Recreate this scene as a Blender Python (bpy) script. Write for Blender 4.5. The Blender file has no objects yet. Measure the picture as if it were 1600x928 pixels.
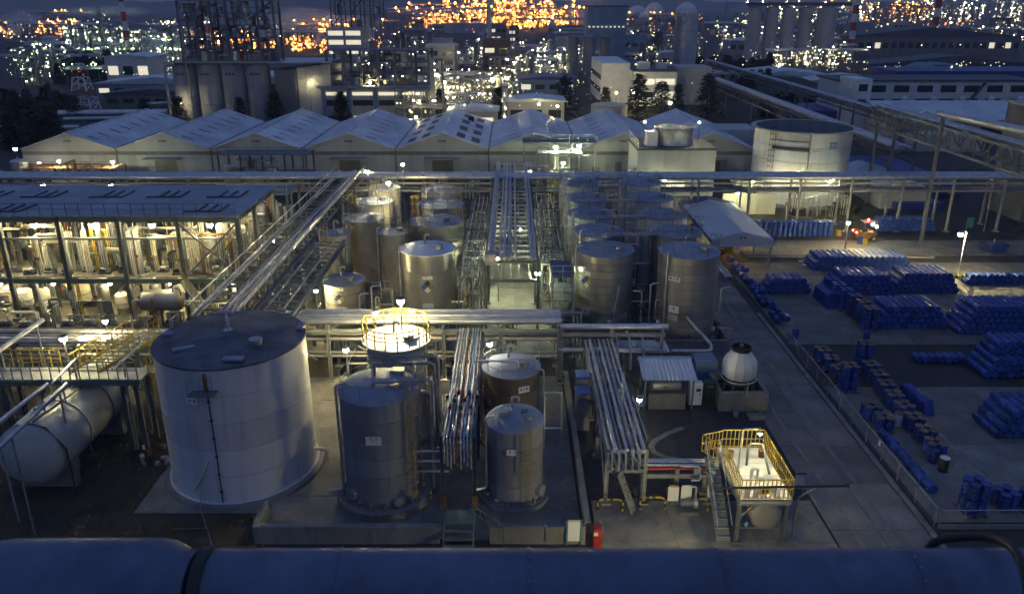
import bpy, math, random
from math import radians, sin, cos, pi, hypot, atan2
from mathutils import Vector, Matrix
R = random.Random(7)
S = bpy.context.scene
COL = S.collection
# ---------------------------------------------------------------- camera
F = 1223.0; TH = radians(19.74); HC = 25.0
cam = bpy.data.objects.new('camera', bpy.data.cameras.new('camera'))
COL.objects.link(cam); S.camera = cam
cam.location = (0, 0, HC); cam.rotation_euler = (pi/2 - TH, 0, 0)
cam.data.sensor_width = 36; cam.data.lens = F/1600*36; cam.data.shift_y = -20/1600
cam.data.clip_start = 0.2; cam.data.clip_end = 20000
cam.data.dof.use_dof = True; cam.data.dof.focus_distance = 75; cam.data.dof.aperture_fstop = 1.6
# ---------------------------------------------------------------- sky (dusk, sun just under the horizon)
W = bpy.data.worlds.new('World'); S.world = W; W.use_nodes = True
nt = W.node_tree; bg = nt.nodes['Background']
sky = nt.nodes.new('ShaderNodeTexSky'); sky.sky_type = 'NISHITA'; sky.sun_disc = False
sky.sun_elevation = radians(-1.5); sky.sun_rotation = radians(180); sky.ozone_density = 4.0; sky.air_density = 1.0; sky.dust_density = 0.6
# dusk colours of the sky without the sun: violet grey at the horizon, blue overhead
tcw = nt.nodes.new('ShaderNodeTexCoord'); sp = nt.nodes.new('ShaderNodeSeparateXYZ'); rp = nt.nodes.new('ShaderNodeValToRGB')
rp.color_ramp.elements[0].color = (.052, .056, .11, 1); rp.color_ramp.elements[1].color = (.105, .165, .33, 1)
e = rp.color_ramp.elements.new(.14); e.color = (.075, .105, .215, 1)
nt.links.new(tcw.outputs['Generated'], sp.inputs[0]); nt.links.new(sp.outputs[2], rp.inputs[0])
scl = nt.nodes.new('ShaderNodeVectorMath'); scl.operation = 'SCALE'; scl.inputs['Scale'].default_value = 1/.15; nt.links.new(rp.outputs[0], scl.inputs[0])
hs = nt.nodes.new('ShaderNodeVectorMath'); hs.operation = 'ADD'
nt.links.new(sky.outputs[0], hs.inputs[0]); nt.links.new(scl.outputs[0], hs.inputs[1]); nt.links.new(hs.outputs[0], bg.inputs[0])
bg.inputs[1].default_value = 0.15
# ---------------------------------------------------------------- exposure and render settings
V = S.view_settings; V.view_transform = 'Standard'; V.look = 'None'; V.exposure = 0.0; V.gamma = 1.0; V.use_curve_mapping = False
S.render.engine = 'CYCLES'; c = S.cycles
c.use_denoising = True; c.denoising_prefilter = 'ACCURATE'; c.use_adaptive_sampling = True; c.adaptive_threshold = .025; c.adaptive_min_samples = 16; c.use_light_tree = True; c.max_bounces = 4; c.diffuse_bounces = 2; c.glossy_bounces = 2
c.transmission_bounces = 2; c.volume_bounces = 3; c.sample_clamp_indirect = 2.0; c.caustics_reflective = False; c.caustics_refractive = False
# ---------------------------------------------------------------- pixel of the photograph -> point in the place
def ray(px, py):
    x = (px-800)/F; y = (444-py)/F
    return (x, cos(TH)+y*sin(TH), -sin(TH)+y*cos(TH))
def G(px, py, z=0.0):
    d = ray(px, py); t = (z-HC)/d[2]; return Vector((d[0]*t, d[1]*t, z))
def Yp(px, py, Y):
    d = ray(px, py); t = Y/d[1]; return Vector((d[0]*t, Y, HC+d[2]*t))
def ppm(y, z=0): return F/(y*cos(TH)+(HC-z)*sin(TH))
# ---------------------------------------------------------------- mesh builder
ORG = {}
class B:
    def __init__(s): s.v = []; s.f = []
    def add(s, vs, fs):
        n = len(s.v); s.v += [tuple(p) for p in vs]; s.f += [tuple(i+n for i in f) for f in fs]; return s
    def box(s, x0, y0, z0, x1, y1, z1):
        return s.add([(x0,y0,z0),(x1,y0,z0),(x1,y1,z0),(x0,y1,z0),(x0,y0,z1),(x1,y0,z1),(x1,y1,z1),(x0,y1,z1)],
                     [(3,2,1,0),(4,5,6,7),(0,1,5,4),(1,2,6,5),(2,3,7,6),(3,0,4,7)])
    def cb(s, x, y, z, a, b, c, rz=0):      # box by centre, turned about z
        co, si = cos(rz), sin(rz); vs = []
        for dz in (-c/2, c/2):
            for dx, dy in ((-a/2,-b/2),(a/2,-b/2),(a/2,b/2),(-a/2,b/2)):
                vs.append((x+dx*co-dy*si, y+dx*si+dy*co, z+dz))
        return s.add(vs, [(3,2,1,0),(4,5,6,7),(0,1,5,4),(1,2,6,5),(2,3,7,6),(3,0,4,7)])
    def frame(s, p, q):
        d = (Vector(q)-Vector(p)); d.normalize()
        a = Vector((0,0,1)) if abs(d.z) < .95 else Vector((1,0,0))
        u = d.cross(a).normalized(); w = u.cross(d).normalized(); return d, u, w
    def bar(s, p, q, w, h=None):            # rectangular beam
        h = h or w; d, u, k = s.frame(p, q); vs = []
        for c in (Vector(p), Vector(q)):
            for a, b in ((-1,-1),(1,-1),(1,1),(-1,1)): vs.append(c+u*a*w/2+k*b*h/2)
        return s.add(vs, [(3,2,1,0),(4,5,6,7),(0,1,5,4),(1,2,6,5),(2,3,7,6),(3,0,4,7)])
    def ibeam(s, p, q, w, h):               # H section
        d, u, k = s.frame(p, q); p = Vector(p); q = Vector(q); t = h*.14
        for o in (-1, 1): s.bar(p+k*o*(h/2-t/2), q+k*o*(h/2-t/2), w, t)
        return s.bar(p, q, w*.18, h-2*t)
    def path(s, pts, r, n=8, closed=False):
        pts = [Vector(p) for p in pts]; m = len(pts); n0 = len(s.v); pu = None
        for i, p in enumerate(pts):
            a = pts[i-1] if (i > 0 or closed) else None; b = pts[(i+1) % m] if (i < m-1 or closed) else None
            d1 = (p-a).normalized() if a is not None else None; d2 = (b-p).normalized() if b is not None else None
            t = ((d1 or d2)+(d2 or d1)); t = t.normalized() if t.length > 1e-6 else d2
            if pu is None:
                ax = Vector((0,0,1)) if abs(t.z) < .95 else Vector((1,0,0)); pu = t.cross(ax).normalized()
            u = (pu - t*pu.dot(t)).normalized(); pu = u; w = t.cross(u)
            k = 1.0
            if d1 is not None and d2 is not None: k = min(1.6, 1/max(.5, cos(d1.angle(d2)/2)))
            for j in range(n):
                an = 2*pi*j/n; s.v.append(tuple(p+(u*cos(an)+w*sin(an))*r*(k if 0 else 1)))
        for i in range(m if closed else m-1):
            for j in range(n):
                a = n0+i*n+j; b = n0+i*n+(j+1) % n; i2 = (i+1) % m
                s.f.append((a, b, n0+i2*n+(j+1) % n, n0+i2*n+j))
        if not closed:
            s.f.append(tuple(n0+j for j in reversed(range(n)))); s.f.append(tuple(n0+(m-1)*n+j for j in range(n)))
        return s
    def tube(s, p, q, r, n=8): return s.path([p, q], r, n)
    def pipe(s, pts, r, n=8, bend=3.0):     # path with rounded elbows
        pts = [Vector(p) for p in pts]; out = [pts[0]]
        for i in range(1, len(pts)-1):
            a, p, b = pts[i-1], pts[i], pts[i+1]; L = min(bend*r, (p-a).length*.45, (b-p).length*.45)
            e = p+(a-p).normalized()*L; g = p+(b-p).normalized()*L
            for k in range(5):
                t = k/4; out.append(e*(1-t)**2+p*2*t*(1-t)+g*t*t)
        out.append(pts[-1]); return s.path(out, r, n)
    def lathe(s, prof, x=0, y=0, n=32, z=0, cap=True):
        n0 = len(s.v); m = len(prof)
        for r, h in prof:
            for j in range(n):
                a = 2*pi*j/n; s.v.append((x+r*cos(a), y+r*sin(a), z+h))
        for i in range(m-1):
            for j in range(n):
                s.f.append((n0+i*n+j, n0+i*n+(j+1) % n, n0+(i+1)*n+(j+1) % n, n0+(i+1)*n+j))
        if cap:
            if prof[0][0] > 1e-4: s.f.append(tuple(n0+j for j in reversed(range(n))))
            if prof[-1][0] > 1e-4: s.f.append(tuple(n0+(m-1)*n+j for j in range(n)))
        return s
    def ring(s, x, y, z, rad, r, n=32, k=5): return s.path([(x+rad*cos(2*pi*i/n), y+rad*sin(2*pi*i/n), z) for i in range(n)], r, k, True)
    def ball(s, p, r, n=8, m=5, sz=1.0):
        return s.lathe([(max(1e-5, r*sin(pi*i/m)), -r*sz*cos(pi*i/m)) for i in range(m+1)], p[0], p[1], n, p[2], False)
    def cyl(s, p, q, r, n=24, dome=0):      # vessel along any axis with domed ends
        d, u, w = s.frame(p, q); p = Vector(p); L = (Vector(q)-p).length; prof = []
        if dome:
            prof += [(r*sin(pi/2*i/5), -dome*cos(pi/2*i/5)) for i in range(5)]
        prof += [(r, 0), (r, L)]
        if dome:
            prof += [(r*cos(pi/2*i/5), L+dome*sin(pi/2*i/5)) for i in range(1, 6)]
        n0 = len(s.v); m = len(prof)
        for rr, h in prof:
            for j in range(n):
                a = 2*pi*j/n; s.v.append(tuple(p+d*h+(u*cos(a)+w*sin(a))*max(rr, 1e-4)))
        for i in range(m-1):
            for j in range(n): s.f.append((n0+i*n+(j+1) % n, n0+i*n+j, n0+(i+1)*n+j, n0+(i+1)*n+(j+1) % n))
        s.f.append(tuple(n0+j for j in range(n))); s.f.append(tuple(n0+(m-1)*n+j for j in reversed(range(n))))
        return s
    def quad(s, *p): return s.add(p, [tuple(range(len(p)))])
    def prism(s, poly, y0, y1):             # xz outline swept along y
        n = len(poly); vs = [(x, y0, z) for x, z in poly]+[(x, y1, z) for x, z in poly]
        fs = [tuple(range(n)), tuple(reversed(range(n, 2*n)))]+[(i, n+i, n+(i+1) % n, (i+1) % n) for i in range(n)]
        return s.add(vs, fs)
    def mesh(s, m, org=(0,0,0)):
        me = bpy.data.meshes.new('m'); o = org
        me.from_pydata([(a-o[0], b-o[1], c-o[2]) for a, b, c in s.v], [], s.f)
        if m: me.materials.append(MAT[m] if isinstance(m, str) else m)
        me.polygons.foreach_set('use_smooth', [True]*len(me.polygons)); me.set_sharp_from_angle(angle=radians(38)); me.update()
        return me
    def obj(s, name, m, parent=None, label=None, kind=None):
        if parent is None:
            cx = [sum(v[i] for v in s.v)/len(s.v) for i in range(2)]; org = (cx[0], cx[1], min(v[2] for v in s.v))
            me = s.mesh(m, org); o = bpy.data.objects.new(name, me); o.location = org; COL.objects.link(o); ORG[o] = org
        else:
            me = s.mesh(m, ORG[parent]); o = bpy.data.objects.new(name, me); o.parent = parent; COL.objects.link(o); ORG[o] = ORG[parent]
        if label: o['label'] = label
        if kind: o['kind'] = kind
        return o
def tag(o, label=None, cat=None, group=None, kind=None):
    for k, v in (('label', label), ('category', cat), ('group', group), ('kind', kind)):
        if v: o[k] = v
    return o
def thing(name, label, cat, loc=(0,0,0), group=None):
    o = bpy.data.objects.new(name, None); COL.objects.link(o); o.location = loc; o.empty_display_size = .3
    ORG[o] = tuple(loc); return tag(o, label, cat, group)
def inst(name, me, loc, parent=None, rot=(0,0,0), scale=1):   # one more object on shared mesh data (loc in world)
    o = bpy.data.objects.new(name, me); COL.objects.link(o)
    if parent is not None:
        g = ORG[parent]; o.parent = parent; o.location = (loc[0]-g[0], loc[1]-g[1], loc[2]-g[2])
    else: o.location = loc
    o.rotation_euler = rot
    o.scale = (scale,)*3 if not isinstance(scale, tuple) else scale
    ORG[o] = tuple(loc); return o
def kids(o): return [k for k in bpy.data.objects if k.parent is o]
def dup(root, loc, label=None, group=None, rz=None, scale=None):
    r = root.copy(); COL.objects.link(r); r.location = loc; ORG[r] = tuple(loc)
    if rz is not None: r.rotation_euler.z = rz
    if scale is not None: r.scale = scale
    if label: r['label'] = label
    if group: r['group'] = group
    for ch in root.children:
        k = ch.copy(); COL.objects.link(k); k.parent = r; ORG[k] = ORG[r]
        for g in ch.children:
            d = g.copy(); COL.objects.link(d); d.parent = k
    return r
# ---------------------------------------------------------------- procedural materials
MAT = {}
def mat(name, col, rough=.6, metal=0.0, var=.3, scale=1.5, streak=1.0, bump=0.0, dirt=0.0, dcol=(.05,.035,.025), rnd=.12):
    m = bpy.data.materials.new(name); m.use_nodes = True; t = m.node_tree; n = t.nodes; L = t.links
    p = n['Principled BSDF']; p.inputs['Roughness'].default_value = rough; p.inputs['Metallic'].default_value = metal
    tc = n.new('ShaderNodeTexCoord'); mp = n.new('ShaderNodeMapping'); mp.inputs['Scale'].default_value = (1, 1, 1/streak)
    L.new(tc.outputs['Object'], mp.inputs[0])
    nz = n.new('ShaderNodeTexNoise'); nz.inputs['Scale'].default_value = scale; nz.inputs['Detail'].default_value = 7; nz.inputs['Roughness'].default_value = .62
    L.new(mp.outputs[0], nz.inputs[0])
    mr = n.new('ShaderNodeMapRange'); mr.inputs[1].default_value = .3; mr.inputs[2].default_value = .7
    mr.inputs[3].default_value = 1-var; mr.inputs[4].default_value = 1+var*.6; L.new(nz.outputs[0], mr.inputs[0])
    oi = n.new('ShaderNodeObjectInfo'); m2 = n.new('ShaderNodeMapRange'); m2.inputs[3].default_value = 1-rnd; m2.inputs[4].default_value = 1+rnd
    L.new(oi.outputs['Random'], m2.inputs[0])
    mu = n.new('ShaderNodeMath'); mu.operation = 'MULTIPLY'; L.new(mr.outputs[0], mu.inputs[0]); L.new(m2.outputs[0], mu.inputs[1])
    mx = n.new('ShaderNodeVectorMath'); mx.operation = 'SCALE'; mx.inputs[0].default_value = col[:3]; L.new(mu.outputs[0], mx.inputs['Scale'])
    out = mx.outputs[0]
    if dirt:
        n2 = n.new('ShaderNodeTexNoise'); n2.inputs['Scale'].default_value = scale*2.3; n2.inputs['Detail'].default_value = 9; n2.inputs['Roughness'].default_value = .7
        L.new(mp.outputs[0], n2.inputs[0]); r2 = n.new('ShaderNodeMapRange'); r2.inputs[1].default_value = .56; r2.inputs[2].default_value = .72; r2.inputs[4].default_value = dirt
        L.new(n2.outputs[0], r2.inputs[0]); mi = n.new('ShaderNodeMix'); mi.data_type = 'RGBA'; mi.inputs[7].default_value = (*dcol, 1)
        L.new(r2.outputs[0], mi.inputs[0]); L.new(out, mi.inputs[6]); out = mi.outputs[2]
    L.new(out, p.inputs['Base Color'])
    if bump:
        nb = n.new('ShaderNodeTexNoise'); nb.inputs['Scale'].default_value = scale*6; nb.inputs['Detail'].default_value = 5
        L.new(tc.outputs['Object'], nb.inputs[0]); bp = n.new('ShaderNodeBump'); bp.inputs['Strength'].default_value = bump; bp.inputs['Distance'].default_value = .05
        L.new(nb.outputs[0], bp.inputs['Height']); L.new(bp.outputs[0], p.inputs['Normal'])
    MAT[name] = m; return m
def glow(name, col, s):
    m = bpy.data.materials.new(name); m.use_nodes = True; t = m.node_tree; p = t.nodes['Principled BSDF']
    p.inputs['Base Color'].default_value = (.8,.8,.75,1); p.inputs['Emission Color'].default_value = (*col, 1); p.inputs['Emission Strength'].default_value = s
    MAT[name] = m; return m
mat('concrete', (.20,.192,.175), .85, var=.5, scale=.5, bump=.2, dirt=.75, dcol=(.055,.05,.045))
mat('slab', (.175,.17,.16), .8, var=.5, scale=.5, bump=.2, dirt=.75, dcol=(.045,.042,.04), rnd=.25)
mat('plant_floor', (.115,.11,.10), .85, var=.55, scale=.6, bump=.2, dirt=.8, dcol=(.035,.032,.03), rnd=.2)
mat('asphalt', (.035,.035,.037), .85, var=.4, scale=.3, bump=.3, dirt=.5, dcol=(.07,.065,.06))
mat('soil', (.05,.042,.028), .95, var=.5, scale=.5, bump=.8, dirt=.7, dcol=(.02,.018,.014))
mat('wall', (.20,.195,.18), .85, var=.35, scale=.6, streak=3, bump=.1, dirt=.6, dcol=(.06,.055,.05))
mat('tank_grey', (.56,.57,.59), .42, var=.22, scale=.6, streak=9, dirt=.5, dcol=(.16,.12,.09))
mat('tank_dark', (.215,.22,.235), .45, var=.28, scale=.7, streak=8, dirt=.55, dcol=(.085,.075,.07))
mat('tank_steel', (.37,.37,.36), .33, .55, var=.25, scale=.6, streak=7, dirt=.35, dcol=(.12,.12,.125))
mat('silo_grey', (.34,.35,.38), .7, var=.25, scale=.4, streak=6, dirt=.4, dcol=(.15,.15,.15))
mat('tank_stained', (.33,.315,.285), .5, .1, var=.25, scale=.5, streak=2, dirt=.9, dcol=(.05,.045,.04))
mat('roof_blue', (.24,.27,.34), .6, var=.25, scale=.6, bump=.05, dirt=.4, dcol=(.1,.1,.11))
mat('roof_dark', (.095,.10,.125), .7, var=.6, scale=.9, bump=.1, dirt=.5, dcol=(.07,.06,.06))
mat('sheet', (.60,.64,.70), .45, .15, var=.25, scale=.3, dirt=.5, dcol=(.2,.18,.16))
mat('shelter_roof', (.29,.325,.38), .55, .1, var=.25, scale=.4, dirt=.5, dcol=(.14,.13,.13))
mat('cladding', (.42,.43,.43), .6, var=.18, scale=.35, streak=5, dirt=.35, dcol=(.2,.18,.15))
mat('cladding_dark', (.16,.16,.16), .6, var=.25, scale=.5, streak=4)
mat('galv', (.52,.54,.57), .38, .75, var=.3, scale=1.4, dirt=.25, dcol=(.15,.13,.12))
mat('galv_dull', (.36,.37,.39), .5, .5, var=.35, scale=1.2, dirt=.4, dcol=(.10,.09,.08))
mat('steel', (.13,.15,.17), .55, .3, var=.35, scale=1.2, dirt=.4, dcol=(.06,.045,.035))
mat('steel_pale', (.30,.32,.33), .55, .2, var=.3, scale=1.2, dirt=.4, dcol=(.12,.09,.07))
mat('steel_green', (.14,.19,.16), .6, .1, var=.3, scale=1.2, dirt=.4, dcol=(.08,.06,.04))
mat('white', (.72,.72,.70), .5, var=.12, scale=.8, dirt=.25, dcol=(.35,.33,.3))
mat('cream', (.55,.51,.42), .6, var=.15, scale=.6, dirt=.3, dcol=(.3,.25,.2))
mat('yellow', (.38,.28,.045), .5, var=.2, scale=2, dirt=.3, dcol=(.2,.12,.03))
mat('black', (.02,.02,.022), .6, var=.3)
mat('blue_drum', (.020,.062,.28), .42, var=.3, scale=2.5, dirt=.3, dcol=(.03,.04,.08), rnd=.4)
mat('drum_lid', (.16,.11,.065), .6, var=.4, scale=4, rnd=.3)
mat('blue_tarp', (.02,.045,.24), .5, var=.3, scale=1)
mat('pale_blue', (.16,.26,.42), .5, var=.2, scale=1)
mat('front_pipe', (.085,.112,.19), .5, .1, var=.45, scale=1.6, dirt=.7, dcol=(.07,.08,.13))
mat('red', (.36,.03,.02), .5, var=.25, scale=2)
mat('rust', (.22,.10,.04), .8, var=.5, scale=1.5, dirt=.5)
mat('vessel_green', (.38,.40,.38), .45, var=.2, scale=.5, dirt=.4, dcol=(.15,.15,.13))
mat('brown', (.105,.085,.065), .6, var=.4, scale=.8, streak=4, dirt=.5)
mat('green', (.01,.045,.028), .5, var=.2)
mat('teal', (.06,.22,.20), .5, var=.2)
mat('wood', (.22,.14,.07), .8, var=.4, scale=3, rnd=.3)
mat('window_dark', (.03,.035,.045), .15, var=.1)
mat('foliage', (.028,.042,.018), .9, var=.6, scale=2, rnd=.3)
mat('foliage_dark', (.016,.026,.014), .9, var=.6, scale=2, rnd=.3)
mat('dry_grass', (.15,.13,.06), .9, var=.4, scale=1)
mat('bark', (.06,.045,.03), .9, var=.4)
mat('hill', (.035,.04,.045), 1, var=.4, scale=.01)
mat('brick', (.20,.12,.09), .85, var=.3, scale=.8)
glow('bulb_warm', (1.0,.83,.38), 520)
glow('bulb_green', (.95,1.0,.58), 480)
glow('bulb_hot', (1.0,.84,.40), 1400)
glow('bulb_small', (1.0,.92,.66), 125)
glow('bulb_orange', (1.0,.55,.20), 420)
glow('far_white', (1.0,.85,.48), 150)
glow('far_white_dim', (1.0,.86,.50), 2.2)
glow('far_green', (.80,1.0,.50), 150)
glow('far_green_dim', (.82,1.0,.52), 2.0)
glow('far_orange', (1.0,.34,.05), 70)
glow('far_orange_dim', (1.0,.34,.05), 2.6)
glow('far_red', (1.0,.06,.03), 3)
glow('window_lit', (1.0,.90,.62), .8)
glow('tail_red', (1.0,.05,.02), 40)

def membrane(name, col):
    m = bpy.data.materials.new(name); m.use_nodes = True; t = m.node_tree; n = t.nodes; p = n['Principled BSDF']; p.inputs['Base Color'].default_value = (*col, 1); p.inputs['Roughness'].default_value = .6
    nz = n.new('ShaderNodeTexNoise'); nz.inputs['Scale'].default_value = .8; nz.inputs['Detail'].default_value = 6; rp = n.new('ShaderNodeMix'); rp.data_type = 'RGBA'; rp.inputs[6].default_value = (*[c*.8 for c in col], 1); rp.inputs[7].default_value = (*col, 1)
    t.links.new(nz.outputs[0], rp.inputs[0]); t.links.new(rp.outputs[2], p.inputs['Base Color'])
    tr = n.new('ShaderNodeBsdfTranslucent'); tr.inputs[0].default_value = (*col, 1); mx = n.new('ShaderNodeMixShader'); mx.inputs[0].default_value = .3; t.links.new(p.outputs[0], mx.inputs[1]); t.links.new(tr.outputs[0], mx.inputs[2]); t.links.new(mx.outputs[0], n['Material Output'].inputs[0])
    MAT[name] = m
membrane('membrane', (.82, .84, .86))
# ================================================================ the setting
def sheet(name, m, x0, x1, y0, y1, z):
    return B().box(x0, y0, z-.3, x1, y1, z).obj(name, m, None, None, 'structure')
B().box(-6000, -200, -1, 6000, 9000, 0).obj('ground', 'asphalt', None, None, 'structure')
sheet('soil_bed', 'soil', -60, -12.9, 18, 55.5, .02)
def slabs(name, m, x0, x1, y0, y1, nx, ny, z=.06, gap=.022, keep=None):
    b = sheet(name, 'asphalt', x0, x1, y0, y1, z-.04); ORG[b] = (0, 0, 0); b.location = (0, 0, 0)
    b.data = B().box(x0, y0, z-.3, x1, y1, z-.03).mesh('asphalt')
    dx, dy = (x1-x0)/nx, (y1-y0)/ny
    me = B().box(-dx/2+gap/2, -dy/2+gap/2, -.2, dx/2-gap/2, dy/2-gap/2, 0).mesh(m)
    for i in range(nx):
        for j in range(ny):
            o = inst('slab', me, (x0+(i+.5)*dx, y0+(j+.5)*dy, z+R.uniform(-.006, .006)), b)
            o.rotation_euler = (R.uniform(-.0008, .0008), R.uniform(-.0008, .0008), 0)
slabs('tank_apron', 'concrete', -19.7, -12.7, 34.3, 50, 2, 4)
slabs('bund_floor', 'concrete', -12.69, 3.5, 32.2, 50.2, 4, 5)
slabs('loading_pavement', 'slab', 4.2, 15.9, 25, 35.4, 3, 3)
slabs('road', 'slab', 16.0, 20.8, 25, 112, 2, 22, .065)
slabs('drum_yard', 'slab', 21.6, 66, 33.5, 48.5, 9, 4, .07)
slabs('drum_yard', 'slab', 21.6, 66, 55.6, 76, 9, 5, .07)
slabs('drum_yard', 'slab', 24.5, 66, 78.5, 84, 8, 1, .05)
slabs('process_pavement', 'plant_floor', -50, -4.2, 54.5, 92, 10, 8, .05)
slabs('process_pavement', 'concrete', -4.1, 4.6, 54.5, 92, 2, 8, .055)
slabs('tank_pavement', 'plant_floor', 4.7, 15.9, 46.5, 92, 3, 9, .05)
kb = sheet('kerb', 'wall', 20.85, 21.15, 30, 62, .14)
B().box(21.15, 30, -.2, 21.6, 62, .05).obj('gutter', 'asphalt', None, None, 'structure')
sheet('kerb', 'wall', 24.5, 44, 77.6, 77.9, .15)
sheet('grass_strip', 'soil', 26, 48, 92.5, 97, .05)
# ---------------------------------------------------------------- generic builders
def posts(parent, pts, h, w, m, name='post', n=6):
    me = B().lathe([(w/2, 0), (w/2, h)], 0, 0, n).mesh(m)
    for p in pts: inst(name, me, p, parent)
def rail(parent, p, q, h=1.05, step=1.3, m='galv_dull', r=.028, name='handrail', kick=False):
    p, q = Vector(p), Vector(q); up = Vector((0, 0, h)); b = B()
    b.tube(p+up, q+up, r, 5).tube(p+up*.52, q+up*.52, r*.8, 5)
    if kick: b.bar(p+Vector((0,0,.07)), q+Vector((0,0,.07)), .02, .14)
    o = b.obj(name, m, parent); n = max(1, round((q-p).length/step))
    sub = o if parent is not None and ORG[parent] == ORG[o] and parent.parent is None else parent
    posts(sub, [p.lerp(q, i/n) for i in range(n+1)], h, r*2, m, 'rail_post', 5)
    return o
def round_rail(parent, x, y, z, rad, n=18, h=1.0, m='galv_dull', r=.025):
    b = B().ring(x, y, z+h, rad, r, 36).ring(x, y, z+h*.5, rad, r*.8, 36)
    o = b.obj('guard_rail', m, parent)
    posts(o, [(x+rad*cos(2*pi*i/n), y+rad*sin(2*pi*i/n), z-.05) for i in range(n)], h+.05, r*2, m, 'rail_post', 5)
def ladder(parent, x, y, ang, z0, z1, m='yellow', cage=True):
    ux, uy = cos(ang), sin(ang); tx, ty = -uy, ux; o = .16
    def P(t, d, z): return (x+ux*(o+d)+tx*t, y+uy*(o+d)+ty*t, z)
    b = B()
    for t in (-.22, .22): b.bar(P(t, 0, z0), P(t, 0, z1), .05, .03)
    k = z0+.2
    while k < z1: b.tube(P(-.22, 0, k), P(.22, 0, k), .014, 4); k += .3
    l = b.obj('ladder', m, parent)
    if cage:
        c = B(); k = z0+2
        while k < z1+.01:
            c.path([P(.36*sin(a), .36*(1-cos(a)), k) for a in [radians(d) for d in (-90+40, -120+20, 180, 130, 90, 50)]] if 0 else
                   [P(-.3, 0, k), P(-.34, .35, k), P(-.2, .62, k), P(.2, .62, k), P(.34, .35, k), P(.3, 0, k)], .02, 4); k += .7
        for t, d in ((-.34, .35), (-.2, .62), (.2, .62), (.34, .35)): c.bar(P(t, d, z0+2), P(t, d, z1), .035, .012)
        c.obj('cage', m, l)
def text(parent, s, loc, size, m, rx=pi/2, rz=0, name='lettering'):
    cu = bpy.data.curves.new('t', 'FONT'); cu.body = s; cu.size = size; cu.align_x = 'CENTER'; cu.align_y = 'CENTER'; cu.extrude = .004
    cu.materials.append(MAT[m]); q = bpy.data.objects.new(name, cu); o = bpy.data.objects.new(name, bpy.data.meshes.new_from_object(q)); bpy.data.objects.remove(q); COL.objects.link(o); g = ORG[parent]
    o.parent = parent; o.location = (loc[0]-g[0], loc[1]-g[1], loc[2]-g[2]); o.rotation_euler = (rx, 0, rz); return o
def plate(parent, x, y, r, ang, z, w, h, marks=0, s=None, m='white', ink='black'):
    """flat sign fixed on a curved shell, turned outward"""
    d = r+.06; cx, cy = x+cos(ang)*d, y+sin(ang)*d; rz = ang+pi/2
    o = B().cb(cx, cy, z, w, .03, h, rz).obj('sign_plate', m, parent); d2 = d+.02
    if s: text(o, s, (x+cos(ang)*d2, y+sin(ang)*d2, z+h*.12), h*.62, ink, pi/2, rz)
    tx, ty = cos(rz), sin(rz)
    for i in range(marks):
        u = (i-(marks-1)/2)*w/(marks+.8); hh = h*(.34 if i % 2 == 0 else .14)
        B().cb(x+cos(ang)*d2+tx*u, y+sin(ang)*d2+ty*u, z+h*.1, w*.12, .012, hh, rz).obj('print_mark', ink, o)
    return o
def diamond(parent, x, y, r, ang, z, a):
    """four-quadrant hazard diamond on a shell"""
    d = r+.05; rz = ang+pi/2; tx, ty = cos(rz), sin(rz); o = None
    for (u, v), m in (((0, 1), 'black'), ((-1, 0), 'blue_drum'), ((1, 0), 'yellow'), ((0, -1), 'white')):
        b = B(); P = lambda p, q, e: (x+cos(ang)*(d+e)+tx*p, y+sin(ang)*(d+e)+ty*p, z+q); cu, cv = u*a/2, v*a/2; k = a/2*.97
        q = [(cu-k, cv), (cu, cv-k), (cu+k, cv), (cu, cv+k)]
        b.add([P(*i, 0) for i in q]+[P(*i, .02) for i in q], [(0,1,2,3), (7,6,5,4)]+[(i, 4+i, 4+(i+1) % 4, (i+1) % 4) for i in range(4)])
        b.obj('hazard_quarter', m, parent)
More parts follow.
